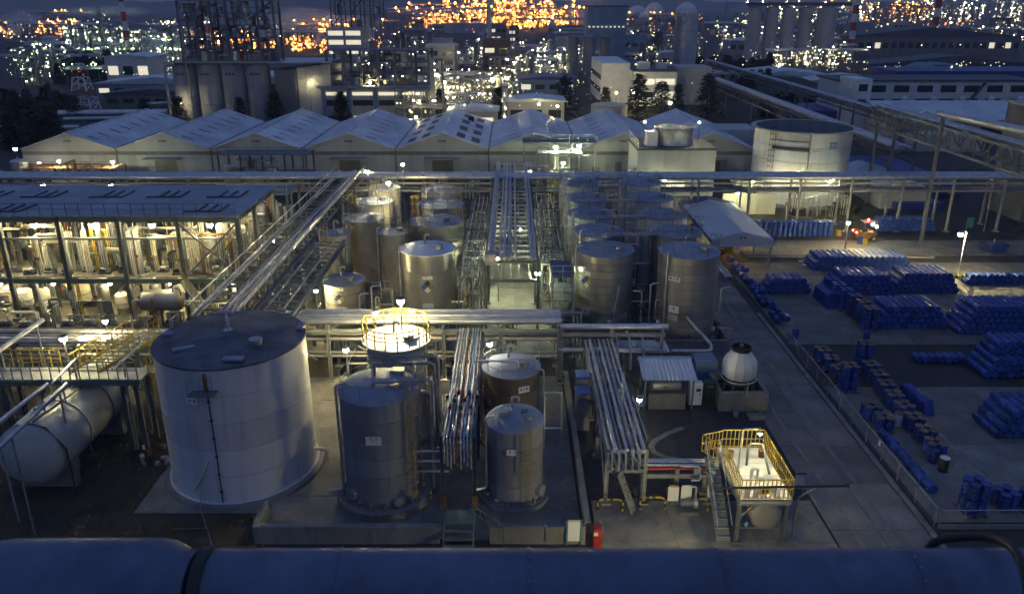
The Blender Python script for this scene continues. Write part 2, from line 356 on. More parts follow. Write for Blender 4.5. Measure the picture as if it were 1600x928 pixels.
def tank(name, label, x, y, r, h, m='tank_grey', mroof='roof_blue', roof=.35, rails=True, courses=4, lad=None, ladm='yellow', group=None,
         ped=.25, railm='galv_dull', pipes=True, vent=True, walk=None, seg=40):
    t = thing(name, label, 'tank', (x, y, 0), group)
    B().lathe([(r+.45, 0), (r+.4, ped)], x, y, seg).obj('foundation', 'wall', t)
    for i in range(courses):
        z0 = ped+(h-ped)*i/courses; z1 = ped+(h-ped)*(i+1)/courses; e = .012*(i % 2)
        B().lathe([(r-.05, z0+.002), (r-e, z0+.012), (r-e, z1-.012), (r-.05, z1-.002)], x, y, seg, 0, i == 0).obj('shell_course', m, t)
    B().lathe([(r+.04, ped+.0), (r+.16, ped+.01), (r+.16, ped+.07), (r+.02, ped+.09)], x, y, seg, 0, False).obj('base_ring', m, t)
    n = 7; prof = [(r+.05, h-.06), (r+.05, h+.03)]+[(r*cos(pi/2*i/n), h+.03+roof*sin(pi/2*i/n)) for i in range(1, n+1)]
    if roof < .5: prof = [(r+.05, h-.06), (r+.05, h+.03), (r*.66, h+.03+roof*.36), (r*.3, h+.03+roof*.75), (1e-4, h+.03+roof)]
    prof[-1] = (1e-4, prof[-1][1])
    ro = B().lathe(prof, x, y, seg, 0, False).obj('roof', mroof, t)
    b = B().lathe([(.3, h+.02), (.3, h+roof*.5+.25), (.36, h+roof*.5+.26), (.36, h+roof*.5+.34), (.001, h+roof*.5+.36)], x+r*.45, y-r*.3, 14)
    b.obj('manhole', 'galv_dull', ro)
    if vent: B().pipe([(x-.1*r, y+.15*r, h), (x-.1*r, y+.15*r, h+roof+.7), (x-.1*r+.35, y+.15*r, h+roof+.7), (x-.1*r+.35, y+.15*r, h+roof+.45)], .07, 8).obj('vent', 'galv_dull', ro)
    if rails: round_rail(t, x, y, h+.02, r-.06, max(10, int(r*5)), .95, railm, .017)
    if lad is not None: ladder(t, x+r*cos(lad), y+r*sin(lad), lad, .3, h+1, ladm)
    if pipes:
        a = radians(R.uniform(190, 235)); px, py = x+cos(a)*(r+.16), y+sin(a)*(r+.16)
        B().pipe([(x+cos(a)*r*.8, y+sin(a)*r*.8, h+roof*.4+.3), (px, py, h+roof*.4+.3), (px, py, .9), (px+cos(a)*.8, py+sin(a)*.8, .9)], .07, 8).obj('drop_pipe', 'galv', t)
        a = radians(R.uniform(300, 340)); p0 = (x+cos(a)*(r-.05), y+sin(a)*(r-.05), .85)
        B().cyl(p0, (x+cos(a)*(r+.22), y+sin(a)*(r+.22), .85), .32, 16).obj('manway', m, t)
    return t
def lamp(label, p, bulb='bulb_warm', r=.13, pole=None, arm=(0, 0), group=None, m='galv_dull', name='work_light'):
    """lamp at p: hood, bulb and, if wanted, a pole that comes down to height pole"""
    t = thing(name, label, 'lamp', (p[0]-arm[0], p[1]-arm[1], pole if pole is not None else p[2]), group); x, y, z = p
    if pole is not None:
        bx, by = x-arm[0], y-arm[1]; b = B()
        if arm != (0, 0): b.pipe([(bx, by, pole), (bx, by, z+.25), (x, y, z+.3)], .045, 8)
        else: b.lathe([(.06, pole), (.04, z+.2)], bx, by, 8)
        b.obj('pole', m, t); B().lathe([(.12, pole), (.12, pole+.03)], bx, by, 8).obj('base_plate', m, t)
    r *= 1.5
    if pole is None: B().tube((x, y, z+r*1.3), (x, y, z+.7), .02, 5).obj('hanger', 'steel', t)
    B().lathe([(r*1.12, z+r*.5), (r*1.1, z+r*.9), (r*.4, z+r*1.35), (.02, z+r*1.4)], x, y, 10).obj('hood', 'steel', t)
    B().ball((x, y, z), r, 10, 6).obj('bulb', bulb, t)
    return t
def rack_y(name, label, x0, x1, y0, y1, zs, nb, pipes, m='steel', brace=True, ground=0, beamh=.22):
    """pipe rack running away from the camera: pipes = list of (x, z, r, material)"""
    t = thing(name, label, 'pipe rack', ((x0+x1)/2, (y0+y1)/2, 0))
    for i in range(nb+1):
        y = y0+(y1-y0)*i/nb
        for x in (x0, x1): B().ibeam((x, y, ground), (x, y, max(zs)+.1), .2, .2).obj('post', m, t); B().cb(x, y, .08, .5, .5, .16).obj('footing', 'wall', t)
        for z in zs: B().ibeam((x0, y, z), (x1, y, z), .14, beamh).obj('beam', m, t)
    for x in (x0, x1):
        B().ibeam((x, y0, max(zs)-.25), (x, y1, max(zs)-.25), .12, .2).obj('stringer', m, t)
    if brace:
        for x in (x0, x1): B().bar((x, y0, .4), (x, y0+(y1-y0)/nb, max(zs)-.4), .08).obj('brace', m, t)
    for x, z, r, pm in pipes: B().tube((x, y0-.3, z), (x, y1+.3, z), r, 10).obj('pipe', pm, t)
    return t
def rack_x(name, label, x0, x1, y0, y1, zs, nb, pipes, m='steel', ends=(.3, .3)):
    t = thing(name, label, 'pipe rack', ((x0+x1)/2, (y0+y1)/2, 0))
    for i in range(nb+1):
        x = x0+(x1-x0)*i/nb
        for y in (y0, y1): B().ibeam((x, y, 0), (x, y, max(zs)+.1), .22, .22).obj('post', m, t); B().cb(x, y, .08, .55, .55, .16).obj('footing', 'wall', t)
        for z in zs: B().ibeam((x, y0, z), (x, y1, z), .14, .24).obj('beam', m, t)
    for y in (y0, y1): B().ibeam((x0, y, max(zs)-.3), (x1, y, max(zs)-.3), .12, .24).obj('stringer', m, t)
    for y, z, r, pm in pipes:
        b = B(); b.tube((x0-ends[0], y, z), (x1+ends[1], y, z), r, 10); b.obj('pipe', pm, t)
    return t
def cabinet(name, label, cat, x, y, z, a, b_, c_, m, door=True):
    t = thing(name, label, cat, (x, y, z)); B().cb(x, y, z+c_/2, a, b_, c_).obj('body', m, t)
    d = B().cb(x, y-b_/2-.012, z+c_*.5, a*.86, .024, c_*.86).obj('door', m, t)
    B().cb(x+a*.32, y-b_/2-.04, z+c_*.5, .04, .04, .18).obj('handle', 'black', d); return t
# ================================================================ things close to the camera
def hit(x, y, r, u, v):
    """where the line of sight through a pixel meets a shell: angle and height"""
    d = ray(u, v); a = d[0]**2+d[1]**2; b = -2*(d[0]*x+d[1]*y); k = x*x+y*y-r*r; q = max(0, b*b-4*a*k); t = (-b-math.sqrt(q))/(2*a)
    return atan2(d[1]*t-y, d[0]*t-x), HC+d[2]*t
# ---- pipe in front of the lens
t = thing('foreground_pipe', 'thick blue painted pipe running across the very bottom of the picture', 'pipe', (0, 4.2, 21.6))
PY, PZ, PR = 4.35, 21.215, .27
B().tube((-2.05, PY, PZ), (9, PY, PZ), PR, 40).obj('pipe', 'front_pipe', t)
B().tube((-9, PY-.02, PZ), (-2.16, PY-.02, PZ), PR+.005, 40).obj('pipe', 'front_pipe', t)
me = B().lathe([(PR+.006, -.74), (PR+.05, -.62), (PR+.07, -.5), (PR+.074, .5), (PR+.06, .6), (PR+.006, .72)], 0, 0, 48, 0, False).mesh('front_pipe')
inst('insulation_jacket', me, (-2.95, PY-.01, PZ), t, (0, pi/2, 0))
for x in (-1.2, .1, 1.4, 2.7, 4.0): B().tube((x, PY, PZ), (x+.035, PY, PZ), PR+.004, 40).obj('sheet_lap', 'front_pipe', t)
me = B().ball((0, 0, 0), .008, 6, 4).mesh('galv_dull')
for x in (-1.2, .1, 1.4, 2.7):
    for k in range(7): q = pi*(.18+.64*k/6); inst('screw', me, (x+.018, PY-cos(q)*(PR+.005), PZ+sin(q)*(PR+.005)), t)
B().tube((-2.13, PY, PZ+.006), (-2.05, PY, PZ+.006), PR+.012, 40).obj('clamp_band', 'black', t)
for x in (-7, 7): B().box(x-.1, PY-.1, 0, x+.1, PY+.1, PZ-PR-.003).obj('support_post', 'steel', t)
b = B().pipe([Yp(u, v, yy) for u, v, yy in ((1440, 872, 4.75), (1462, 843, 4.7), (1500, 838, 4.65), (1545, 838, 4.5), (1580, 850, 4.3), (1603, 890, 4.0), (1612, 960, 3.8))], .03, 10, 5)
tag(b.obj('black_hose', 'black'), 'black hose bent over the end of the blue pipe at lower right', 'hose')
# ---- the big tank
X1, Y1, R1, H1 = -15.2, 38.8, 3.92, 8.0
t = tank('storage_tank', 'biggest pale grey flat topped storage tank in front, no guard rail', X1, Y1, R1, H1, 'tank_grey', 'roof_dark', .28, False, 5, None, vent=False, pipes=False, seg=72)
for u, v, a, b_, rz in ((287, 547, 1.1, .34, .5), (365, 563, 1.0, .4, 0), (262, 524, .55, .4, .2), (470, 512, .35, .8, .1), (352, 490, .9, .3, 0), (440, 487, .6, .25, -.3)):
    p = G(u, v, H1+.1); B().cb(p.x, p.y, H1+.2, a, b_, .12, rz).obj('roof_hatch', 'roof_blue', t)
b = B()
for k in range(7): b.ring(X1-.2+.03*(k % 2), Y1+.3, H1+.38+k*.12, .07, .02, 8, 4)
b.tube((X1-.2, Y1+.3, H1+.3), (X1-.2, Y1+.3, H1+1.3), .03, 6).lathe([(.25, H1+.28), (.25, H1+.36)], X1-.2, Y1+.3, 12); b.obj('vent', 'galv', t)
a, z = hit(X1, Y1, R1, 318, 592)
pl = B(); ca, sa = cos(a), sin(a); tx, ty = -sa, ca
def PT(r_, s_, z_): return (X1+ca*r_+tx*s_, Y1+sa*r_+ty*s_, z_)
pl.bar(PT(R1+.32, -.65, H1-1.15), PT(R1+.32, .65, H1-1.15), .62, .05); fo = pl.obj('foam_platform', 'steel', t)
g = B()
for s_ in (-.62, 0, .62): g.tube(PT(R1+.6, s_, H1-1.15), PT(R1+.6, s_, H1-.05), .022, 5)
for z_ in (-.05, -.6): g.path([PT(R1, -.62, H1+z_), PT(R1+.6, -.62, H1+z_), PT(R1+.6, .62, H1+z_), PT(R1, .62, H1+z_)], .022, 5)
g.obj('platform_rail', 'steel_pale', fo)
B().tube(PT(R1+.14, .1, H1-.2), PT(R1+.14, .1, H1-1.2), .1, 10).obj('foam_chamber', 'rust', t)
B().path([PT(R1+.06, .1, H1-1.2), PT(R1+.06, .12, 4), PT(R1+.06, .1, .3)], .032, 8).obj('foam_riser', 'black', t)
for k in range(6): B().cb(*PT(R1+.08, .11, 1+k*1.05), .13, .13, .05, a).obj('pipe_clip', 'black', t)
a, z = hit(X1, Y1, R1, 301, 626); plate(t, X1, Y1, R1, a, z, .62, .32, 3)
a1, z1 = hit(X1, Y1, R1, 326, 717); a2, z2 = hit(X1, Y1, R1, 316, 745); a3, z3 = hit(X1, Y1, R1, 303, 766)
B().path([(X1+cos(q)*(R1+.08), Y1+sin(q)*(R1+.08), w) for q, w in ((a1, z1), (a2, z2), (a3, z3))], .045, 8).obj('level_arm', 'white', t)
B().path([(X1+cos(a2)*(R1+.1), Y1+sin(a2)*(R1+.1), z2), (X1+cos(a2)*(R1+.5), Y1+sin(a2)*(R1+.5), .2), (-14.6, 31.6, .1)], .02, 6).obj('hose', 'galv_dull', t)
a, z = hit(X1, Y1, R1, 490, 690); B().pipe([(X1+cos(a)*R1, Y1+sin(a)*R1, 1.1), (X1+cos(a)*(R1+.7), Y1+sin(a)*(R1+.7), 1.1), (X1+cos(a)*(R1+.7), Y1+sin(a)*(R1+.7), .25)], .09, 8).obj('outlet_pipe', 'cream', t)
# ---- the domed tank with the number plate
X2, Y2, R2, H2 = -6.85, 36.0, 2.0, 6.45
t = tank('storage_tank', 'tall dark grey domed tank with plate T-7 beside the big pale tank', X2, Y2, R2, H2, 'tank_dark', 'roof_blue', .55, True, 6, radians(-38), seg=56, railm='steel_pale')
B().lathe([(R2+.5, .04), (R2+.5, .5), (R2+.2, .52)], X2, Y2, 40).obj('plinth', 'wall', t)
me = B().box(-.05, 0, 0, .05, .22, .34).mesh('tank_dark')
for k in range(18):
    q = 2*pi*k/18; inst('anchor_bracket', me, (X2+cos(q)*R2, Y2+sin(q)*R2, .5), t, (0, 0, q-pi/2))
me = B().box(-.006, -.012, 0, .006, .012, H2-.6).mesh('tank_dark')
for k in range(14):
    q = 2*pi*k/14+.1; inst('sheet_joint', me, (X2+cos(q)*R2, Y2+sin(q)*R2, .5), t, (0, 0, q))
a, z = hit(X2, Y2, R2, 584, 688); plate(t, X2, Y2, R2, a, z, .78, .48, 0, 'T-7')
a, z = hit(X2, Y2, R2, 552, 770); B().cyl((X2+cos(a)*R2*.95, Y2+sin(a)*R2*.95, 1.1), (X2+cos(a)*(R2+.2), Y2+sin(a)*(R2+.2), 1.1), .34, 18).obj('manway', 'tank_dark', t)
B().cb(X2+.9, Y2+.75, H2+.55, .7, .5, .3).obj('valve_box', 'galv_dull', t); B().pipe([(X2+.6, Y2+1.0, H2+.3), (X2+.6, Y2+1.0, H2+1.3), (X2+3.0, Y2+1.0, H2+1.3), (X2+3.0, Y2+1.0, 3)], .09, 8).obj('overhead_pipe', 'galv_dull', t)
B().pipe([(X2-.1, Y2-.9, H2+.3), (X2-.1, Y2-.9, H2+.75), (X2+2.85, Y2-.6, H2+.75), (X2+2.85, Y2-.6, 2)], .09, 8).obj('overhead_pipe', 'galv_dull', t)
# ---- the small tank with a caged ladder
X3, Y3, R3, H3 = .15, 36.1, 1.5, 4.55
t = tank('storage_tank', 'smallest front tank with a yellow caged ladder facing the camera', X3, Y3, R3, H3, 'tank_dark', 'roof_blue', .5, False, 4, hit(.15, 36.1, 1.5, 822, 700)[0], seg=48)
a, z = hit(X3, Y3, R3, 800, 706); plate(t, X3, Y3, R3, a, z, .55, .34, 2)
me = B().box(-.04, 0, 0, .04, .18, .3).mesh('tank_dark')
for k in range(14):
    q = 2*pi*k/14; inst('anchor_bracket', me, (X3+cos(q)*R3, Y3+sin(q)*R3, .26), t, (0, 0, q-pi/2))
B().cb(X3-.6, Y3-.3, H3+.55, .5, .5, .35).obj('roof_valve', 'galv_dull', t); B().cb(X3+.5, Y3-.2, H3+.5, .35, .35, .3).obj('roof_valve', 'steel', t)
# ---- two tanks behind
X4, Y4, R4, H4 = -6.85, 42.6, 1.75, 6.3
t = tank('storage_tank', 'tank with brightly lit white top ringed by a yellow guard rail', X4, Y4, R4, H4, 'cream', 'white', .3, False, 5, radians(-20), seg=48, pipes=False)
B().lathe([(R4-.1, H4-.05), (R4+.28, H4-.04), (R4+.28, H4+.05), (R4-.1, H4+.05)], X4, Y4, 48, 0, False).obj('top_walkway', 'white', t)
round_rail(t, X4, Y4, H4+.05, R4+.22, 18, 1.1, 'yellow', .035); B().ring(X4, Y4, H4+.85, R4+.22, .03, 40).obj('guard_rail', 'yellow', t)
for k in range(5): B().ring(X4, Y4, H4-.3-k*.35, R4+.03, .02, 40).obj('hoop', 'galv_dull', t)
X5, Y5, R5, H5 = -.05, 42.2, 1.72, 4.7
t = tank('storage_tank', 'brown stained tank behind the small caged ladder tank', X5, Y5, R5, H5, 'brown', 'roof_blue', .45, True, 4, None, seg=44)
a, z = hit(X5, Y5, R5, 818, 608); plate(t, X5, Y5, R5, a, z, .7, .4, 3)
B().pipe([(X5-2.2, Y5-.8, H5+.7), (X5+.4, Y5-.8, H5+.7), (X5+.4, Y5-.8, H5+.2)], .06, 8).obj('overhead_pipe', 'galv', t)
B().pipe([(X5+1.3, Y5-.9, H5+.3), (X5+1.9, Y5-1.2, H5+.3), (X5+1.9, Y5-1.2, 3.3), (X5+2.1, Y5-1.5, 3.3)], .05, 8).obj('drop_pipe', 'galv', t)
# ---- bund wall and what stands at it
def wall(label, p, q, th, h, coping=True, m='wall', seg=3.2, name='bund_wall'):
    p, q = Vector(p), Vector(q); t = thing(name, label, 'wall', p.lerp(q, .5)); L = (q-p).length; n = max(1, round(L/seg)); d = (q-p)/L
    for i in range(n):
        a, b_ = p+d*(L*i/n+.008), p+d*(L*(i+1)/n-.008); z = Vector((0, 0, h/2)); B().bar(a+z, b_+z, th, h).obj('wall_panel', m, t)
    if coping: B().bar(p+Vector((0,0,h+.04)), q+Vector((0,0,h+.04)), th+.1, .08).obj('coping', m, t)
wall('grey concrete bund wall in front of the domed tank', (-12.65, 32, 0), (-3.55, 32, 0), .22, .95)
wall('grey concrete bund wall in front of the small tank', (-1.1, 32, 0), (3.6, 32, 0), .22, .95)
wall('long bund wall running back beside the dark duct boxes', (3.72, 32.2, 0), (3.72, 49, 0), .2, .95)
wall('bund wall stretching back from the big tank', (-12.55, 32.2, 0), (-12.55, 34, 0), .2, .95)
wall('low wall between the big tank and the domed tank at the rear', (-11.3, 47.6, 0), (-3.9, 47.6, 0), .2, 1.0, m='cream')
t = thing('steps', 'green steel steps crossing the bund wall', 'steps', (-2.3, 32, 0))
for i in range(4): B().box(-3.3, 31.2+.28*i, .28*(i+1)-.05, -1.9, 31.5+.28*i, .28*(i+1)).obj('step', 'steel_green', t)
B().box(-3.3, 32.3, 1.07, -1.9, 33.1, 1.12).obj('landing', 'steel_green', t)
for x in (-3.32, -1.88): B().bar((x, 31.2, .1), (x, 32.35, 1.1), .05, .2).obj('stringer', 'steel_green', t)
rail(t, (-1.85, 32.2, 1.1), (-.4, 31.9, .2), .9, .35, 'steel_green')
t = thing('notice_board', 'pale notice board with teal posts on the bund wall corner', 'sign', (3.0, 31.8, 0))
B().box(2.72, 31.8, .25, 3.3, 31.84, 1.35).obj('board', 'white', t)
for x in (2.66, 3.36): B().box(x-.035, 31.79, 0, x+.035, 31.86, 1.45).obj('post', 'teal', t)
B().box(2.72, 31.795, 1.36, 3.3, 31.845, 1.46).obj('header', 'cream', t)
t = thing('fire_hydrant_box', 'red fire hose box at the corner of the bund wall', 'hydrant box', (4.15, 31.75, 0))
B().cb(4.15, 31.75, .5, .42, .5, .9).obj('body', 'red', t); B().prism([(3.92, .951), (4.38, .951), (4.3, 1.15), (4.0, 1.15)], 31.48, 32.02).obj('roof', 'red', t)
B().cb(4.05, 31.48, .9, .2, .03, .18).obj('sign_plate', 'white', t); B().cb(4.15, 31.49, .45, .34, .02, .6).obj('door', 'red', t); B().cb(4.28, 31.47, .45, .03, .03, .14).obj('handle', 'black', t)
for x, lb in ((-12.2, 'thin grey conduit post at the left bund corner'), (1.65, 'thin drain pipe on the bund wall front')):
    tag(B().path([(x, 32.3, .05), (x, 31.86, 1.1), (x, 31.85, .2)] if x > 0 else [(x, 31.8, 0), (x, 31.8, 1.3)], .03, 6).obj('conduit', 'galv_dull'), lb, 'pipe')
# ---- pipe racks close by
cols = ['galv', 'galv', 'galv_dull', 'galv', 'rust', 'galv', 'pale_blue', 'galv', 'galv_dull']
pp = [(-3.45+.17*i, 4.33+(.05 if i % 2 else 0), .055+.02*(i % 3 == 0), cols[i]) for i in range(9)]+[(-3.4+.3*i, 3.2, .07, 'galv_dull') for i in range(5)]
t = rack_y('pipe_rack', 'narrow rack of bright pipes between the domed tank and the small tank', -3.6, -1.95, 34.8, 48.3, (4.2, 3.05), 3, pp, 'steel')
for x in (-3.6, -1.95): B().cb(x, 34.8, .45, .3, .3, .8).obj('post_guard', 'rust', t)
for i in range(9): B().pipe([(-3.45+.17*i, 34.6, 4.33), (-3.45+.17*i, 34.35, 4.33), (-3.45+.17*i, 34.35, 3.0-.15*(i % 3))], .055, 8).obj('drop_pipe', cols[i], t)
for k in range(3): B().pipe([(-5.0, 35.2+.15*k, 3.2-.7*k), (-3.3, 35.2+.15*k, 3.2-.7*k)], .06, 8).obj('branch_pipe', 'galv', t)
for k in range(7):   # valves on the pipes
    B().cb(-3.35+.19*k, 37.6+.8*(k % 3), 4.5, .16, .3, .2).obj('valve', 'steel' if k % 2 else 'red', t)
t = thing('goalpost_pipe', 'grey pipe bent like a goalpost over the gap beside the domed tank', 'pipe', (-4.2, 36.5, 0))
B().pipe([(-4.25, 36.4, .1), (-4.25, 36.4, 6.0), (-4.7, 36.4, 6.0)], .1, 10).obj('riser', 'galv_dull', t)
B().pipe([(-4.25, 38.6, .1), (-4.25, 38.6, 6.6), (-6.0, 38.6, 6.6)], .1, 10).obj('riser', 'galv_dull', t)
B().tube((-4.25, 36.5, 2.6), (-1.9, 36.5, 2.6), .07, 8).obj('crossbar', 'galv', t)
pp = [(5.0+.3*i, 3.38+.05*(i % 2), (.09, .13, .07, .1, .13, .08, .11)[i], ('galv_dull', 'galv', 'galv_dull', 'galv', 'galv_dull', 'galv', 'galv')[i]) for i in range(7)]
pp += [(5.1+.35*i, 2.2, .08, 'galv_dull') for i in range(5)]
t = rack_y('pipe_rack', 'wide rack of blue grey pipes leading down to the loading area', 4.95, 6.95, 35.2, 48.6, (3.2, 2.05), 3, pp, 'steel_pale')
for i in range(5): B().pipe([(5.1+.35*i, 34.9, 3.4), (5.1+.35*i, 34.5, 3.4), (5.1+.35*i, 34.5, 2.5)], .07, 8).obj('elbow', 'galv', t)
TA, TB = G(968, 738, 2.2), G(990, 799, .1); B().bar(TA, TB, .6, .06).obj('cable_tray', 'galv_dull', t)
for k in range(5): p = TA.lerp(TB, .12+.2*k)+Vector((0, 0, .06)); B().bar(p-Vector((.3, 0, 0)), p+Vector((.3, 0, 0)), .05, .03).obj('tray_rung', 'steel', t)
B().bar((7.2, 36.6, 3.0), (7.0, 40.5, 3.5), .05, .3).obj('cable_tray', 'galv', t)
pp = [(35.35, 2.05, .07, 'red'), (35.6, 2.1, .09, 'galv_dull'), (35.9, 2.1, .09, 'galv'), (36.15, 2.08, .07, 'galv')]
t = rack_x('pipe_rack', 'low pipe bridge with one red pipe at the loading area', 6.9, 10.4, 35.3, 36.2, (1.95,), 2, pp, 'steel_pale')
B().pipe([(10.3, 35.35, 2.05), (10.75, 35.35, 2.05), (10.75, 35.35, .2)], .1, 8).obj('drop_pipe', 'red', t)
B().pipe([(8.8, 35.2, 2.3), (9.8, 35.2, 2.3), (9.8, 34.8, 1.7), (9.3, 34.8, 1.7)], .06, 8).obj('branch_pipe', 'galv', t)
B().cb(9.6, 35.1, 2.1, .3, .2, .3).obj('meter', 'galv', t)
# ---- guard arches, boards
def arch(label, x, y, w, h=.75, rz=0):
    t = thing('guard_arch', label, 'barrier', (x, y, 0), 'striped guard arches'); c_, s_ = cos(rz), sin(rz)
    pts = [(-w/2, 0), (-w/2, h*.72), (-w/2+.1, h*.92), (-w/2+.25, h), (w/2-.25, h), (w/2-.1, h*.92), (w/2, h*.72), (w/2, 0)]
    P3 = [Vector((x+a*c_, y+a*s_, z+.05)) for a, z in pts]; B().path(P3, .055, 8).obj('tube', 'yellow', t)
    for i, f0, f1 in ((0, .25, .6), (1, .2, .8), (3, .05, .25), (3, .45, .65), (5, .2, .8), (6, .3, .65)):
        B().tube(P3[i].lerp(P3[i+1], f0), P3[i].lerp(P3[i+1], f1), .062, 8).obj('stripe', 'black', t)
    return t
for lb, u, v, w in (('yellow and black guard arch nearest the bund wall corner', 953, 800, 1.3), ('yellow and black guard arch right of the sloping cable tray', 1019, 797, 1.3),
                    ('yellow and black guard arch in front of the meter skid', 1087, 799, 1.25), ('yellow and black guard arch beside the loading platform leg', 1142, 790, .7)):
    p = G(u, v); arch(lb, p.x, p.y, w)
def board(label, u, v, top, m='white'):
    p = G(u, v); t = thing('sign_board', label, 'sign', p); B().cb(p.x, p.y-.02, .95, .56, .03, .85).obj('panel', m, t)
    B().cb(p.x, p.y-.04, 1.44, .5, .04, .1).obj('header', top, t)
    for s_ in (-.24, .24): B().box(p.x+s_-.025, p.y, .05, p.x+s_+.025, p.y+.05, 1.4).obj('post', 'teal', t)
board('white standing sign with lime header by the pipe bridge', 1050, 795, 'yellow'); board('plain white standing sign in the middle of the loading area', 1070, 795, 'white'); board('white standing sign next to the loading platform', 1111, 790, 'white')
board('blue standing sign with green header right of the loading platform', 1247, 775, 'green', 'pale_blue')
t = thing('meter_skid', 'small grey pump skid behind the guard arch', 'pump', (9.1, 34.4, 0))
B().cb(9.1, 34.4, .15, 1.1, .7, .2).obj('base', 'steel', t); B().cyl((8.8, 34.4, .6), (9.4, 34.4, .6), .18, 14, .08).obj('motor', 'steel', t)
B().cyl((9.42, 34.4, .6), (9.6, 34.4, .6), .26, 14).obj('casing', 'galv', t); B().pipe([(9.5, 34.4, .8), (9.5, 34.4, 1.6), (9.2, 34.4, 1.6)], .06, 8).obj('outlet', 'galv', t)
# ---- loading platform
t = thing('loading_platform', 'brightly lit loading platform caged in yellow railing on steel legs', 'platform', (12.2, 33.8, 0)); DZ = 2.75
x0, x1, y0, y1 = 10.9, 13.35, 31.7, 36.3
for i in range(9):
    ya = y0+(y1-y0)*i/9; B().box(x0, ya+.01, DZ-.05, x1, ya+(y1-y0)/9-.01, DZ).obj('deck_plank', 'white', t)
for x in (x0, x1): B().ibeam((x, y0, DZ-.2), (x, y1, DZ-.2), .14, .26).obj('beam', 'steel_pale', t)
for y in (y0, (y0+y1)/2, y1): B().ibeam((x0, y, DZ-.2), (x1, y, DZ-.2), .12, .22).obj('beam', 'steel_pale', t)
for x in (x0+.1, x1-.1):
    for y in (y0+.3, y1-.3):
        B().ibeam((x, y, .06), (x, y, DZ-.3), .18, .18).obj('leg', 'steel', t); B().cb(x, y, .09, .5, .4, .06).obj('foot_plate', 'steel', t)
for y in (y0+.3, y1-.3):
    B().bar((x0+.1, y, 1.4), (x0+1.0, y, DZ-.3), .08).obj('brace', 'steel', t); B().bar((x1-.1, y, 1.4), (x1-1.0, y, DZ-.3), .08).obj('brace', 'steel', t)
B().bar((x0+.1, y0+.3, .9), (x1-.1, y0+.3, .9), .08).obj('brace', 'steel', t)
def bars(p, q, h, n, m='yellow'):
    p, q = Vector(p), Vector(q); up = Vector((0, 0, h)); o = B().tube(p+up, q+up, .035, 6).tube(p+up*.5, q+up*.5, .025, 6).tube(p+up*.06, q+up*.06, .025, 6).obj('cage_rail', m, t)
    me = B().box(-.02, -.02, 0, .02, .02, h).mesh(m)
    for i in range(n+1): inst('cage_bar', me, p.lerp(q, i/n), o)
bars((x0, y0, DZ), (x1, y0, DZ), 1.05, 12); bars((x1, y0, DZ), (x1, y1, DZ), 1.05, 18); bars((x0+.25, y1, DZ), (x1, y1, DZ), 1.05, 10)
bars((x0, y0, DZ), (x0, y1-1.6, DZ), 1.05, 12); bars((x0-.9, y1-.4, DZ), (x0+.25, y1, DZ), 1.0, 6); bars((x0-.9, y1-.4, DZ), (x0, y1-1.7, DZ), 1.0, 6)
B().bar((x0-.5, y1-.9, DZ), (x0-.5, y0+.3, .1), .7, .06).obj('stair', 'steel', t)
for s_ in (-.86, -.14): B().tube((x0+s_, y1-.9, DZ+.95), (x0+s_, y0+.3, 1.0), .03, 6).obj('stair_rail', 'galv', t)
me = B().box(-.33, -.12, -.02, .33, .12, .02).mesh('galv_dull')
for k in range(10): f_ = (k+.5)/10; inst('stair_tread', me, (x0-.5, y1-.9+(y0+.3-y1+.9)*f_, DZ+(.1-DZ)*f_+.06), t)
B().pipe([(12.0, 34.6, DZ), (12.0, 34.6, DZ+1.25), (12.7, 34.6, DZ+1.25), (12.7, 33.2, DZ+.4)], .06, 8).obj('loading_arm', 'steel', t)
B().pipe([(11.6, 32.6, DZ), (11.6, 32.6, DZ+1.1), (11.9, 32.6, DZ+1.1), (11.9, 32.6, DZ+.2)], .08, 8).obj('loading_arm', 'white', t)
for x, y in ((12.6, 32.5), (12.3, 33.4)): B().lathe([(.28, DZ), (.28, DZ+.22), (.2, DZ+.3), (.001, DZ+.32)], x, y, 16).obj('hatch', 'white', t)
B().lathe([(.16, DZ), (.18, DZ+.4), (.001, DZ+.45)], 11.35, 35.3, 10).obj('extinguisher', 'rust', t); B().lathe([(.16, DZ), (.18, DZ+.4), (.001, DZ+.45)], 13.0, 35.4, 10).obj('extinguisher', 'rust', t)
B().cb(12.0, y0-.03, DZ+.45, .5, .03, .36).obj('sign_plate', 'yellow', t); B().cb(11.93, y0-.055, DZ+.45, .1, .01, .22).obj('print_mark', 'black', t); B().cb(12.1, y0-.055, DZ+.47, .08, .01, .16).obj('print_mark', 'black', t)
B().cyl((12.3, 31.9, 1.7), (12.3, 34.5, 1.7), .8, 24, .25).obj('drain_tank', 'cladding_dark', t)
B().tube((9.9, 31.5, DZ+.75), (16.0, 31.9, DZ+.6), .06, 8).obj('boom', 'black', t); B().ball((16.0, 31.9, DZ+.6), .1).obj('boom_tip', 'black', t)
B().bar((14.2, 31.8, DZ+.6), (13.3, 33.0, DZ-.2), .07).obj('boom_stay', 'steel', t)
B().bar((13.9, 32.3, .1), (13.9, 32.3, 2.4), .1).obj('boom_post', 'steel', t); B().bar((13.9, 32.3, 2.4), (14.5, 31.8, DZ+.6), .08).obj('boom_stay', 'steel', t)
tag(B().ball((10.95+.35, 31.65, 1.35), .13).obj('junction_box', 'pale_blue'), 'small round pale blue fitting on the platform front leg', 'fitting')
lamp('lamp shining over the loading platform deck', (12.3, 34.0, DZ+2.2), 'bulb_hot', .062, DZ, (.9, 0))
lamp('lamp low behind the blue pipe lighting the loading pavement', (7.6, 27.1, 3.0), 'bulb_hot', .108, 0.06)
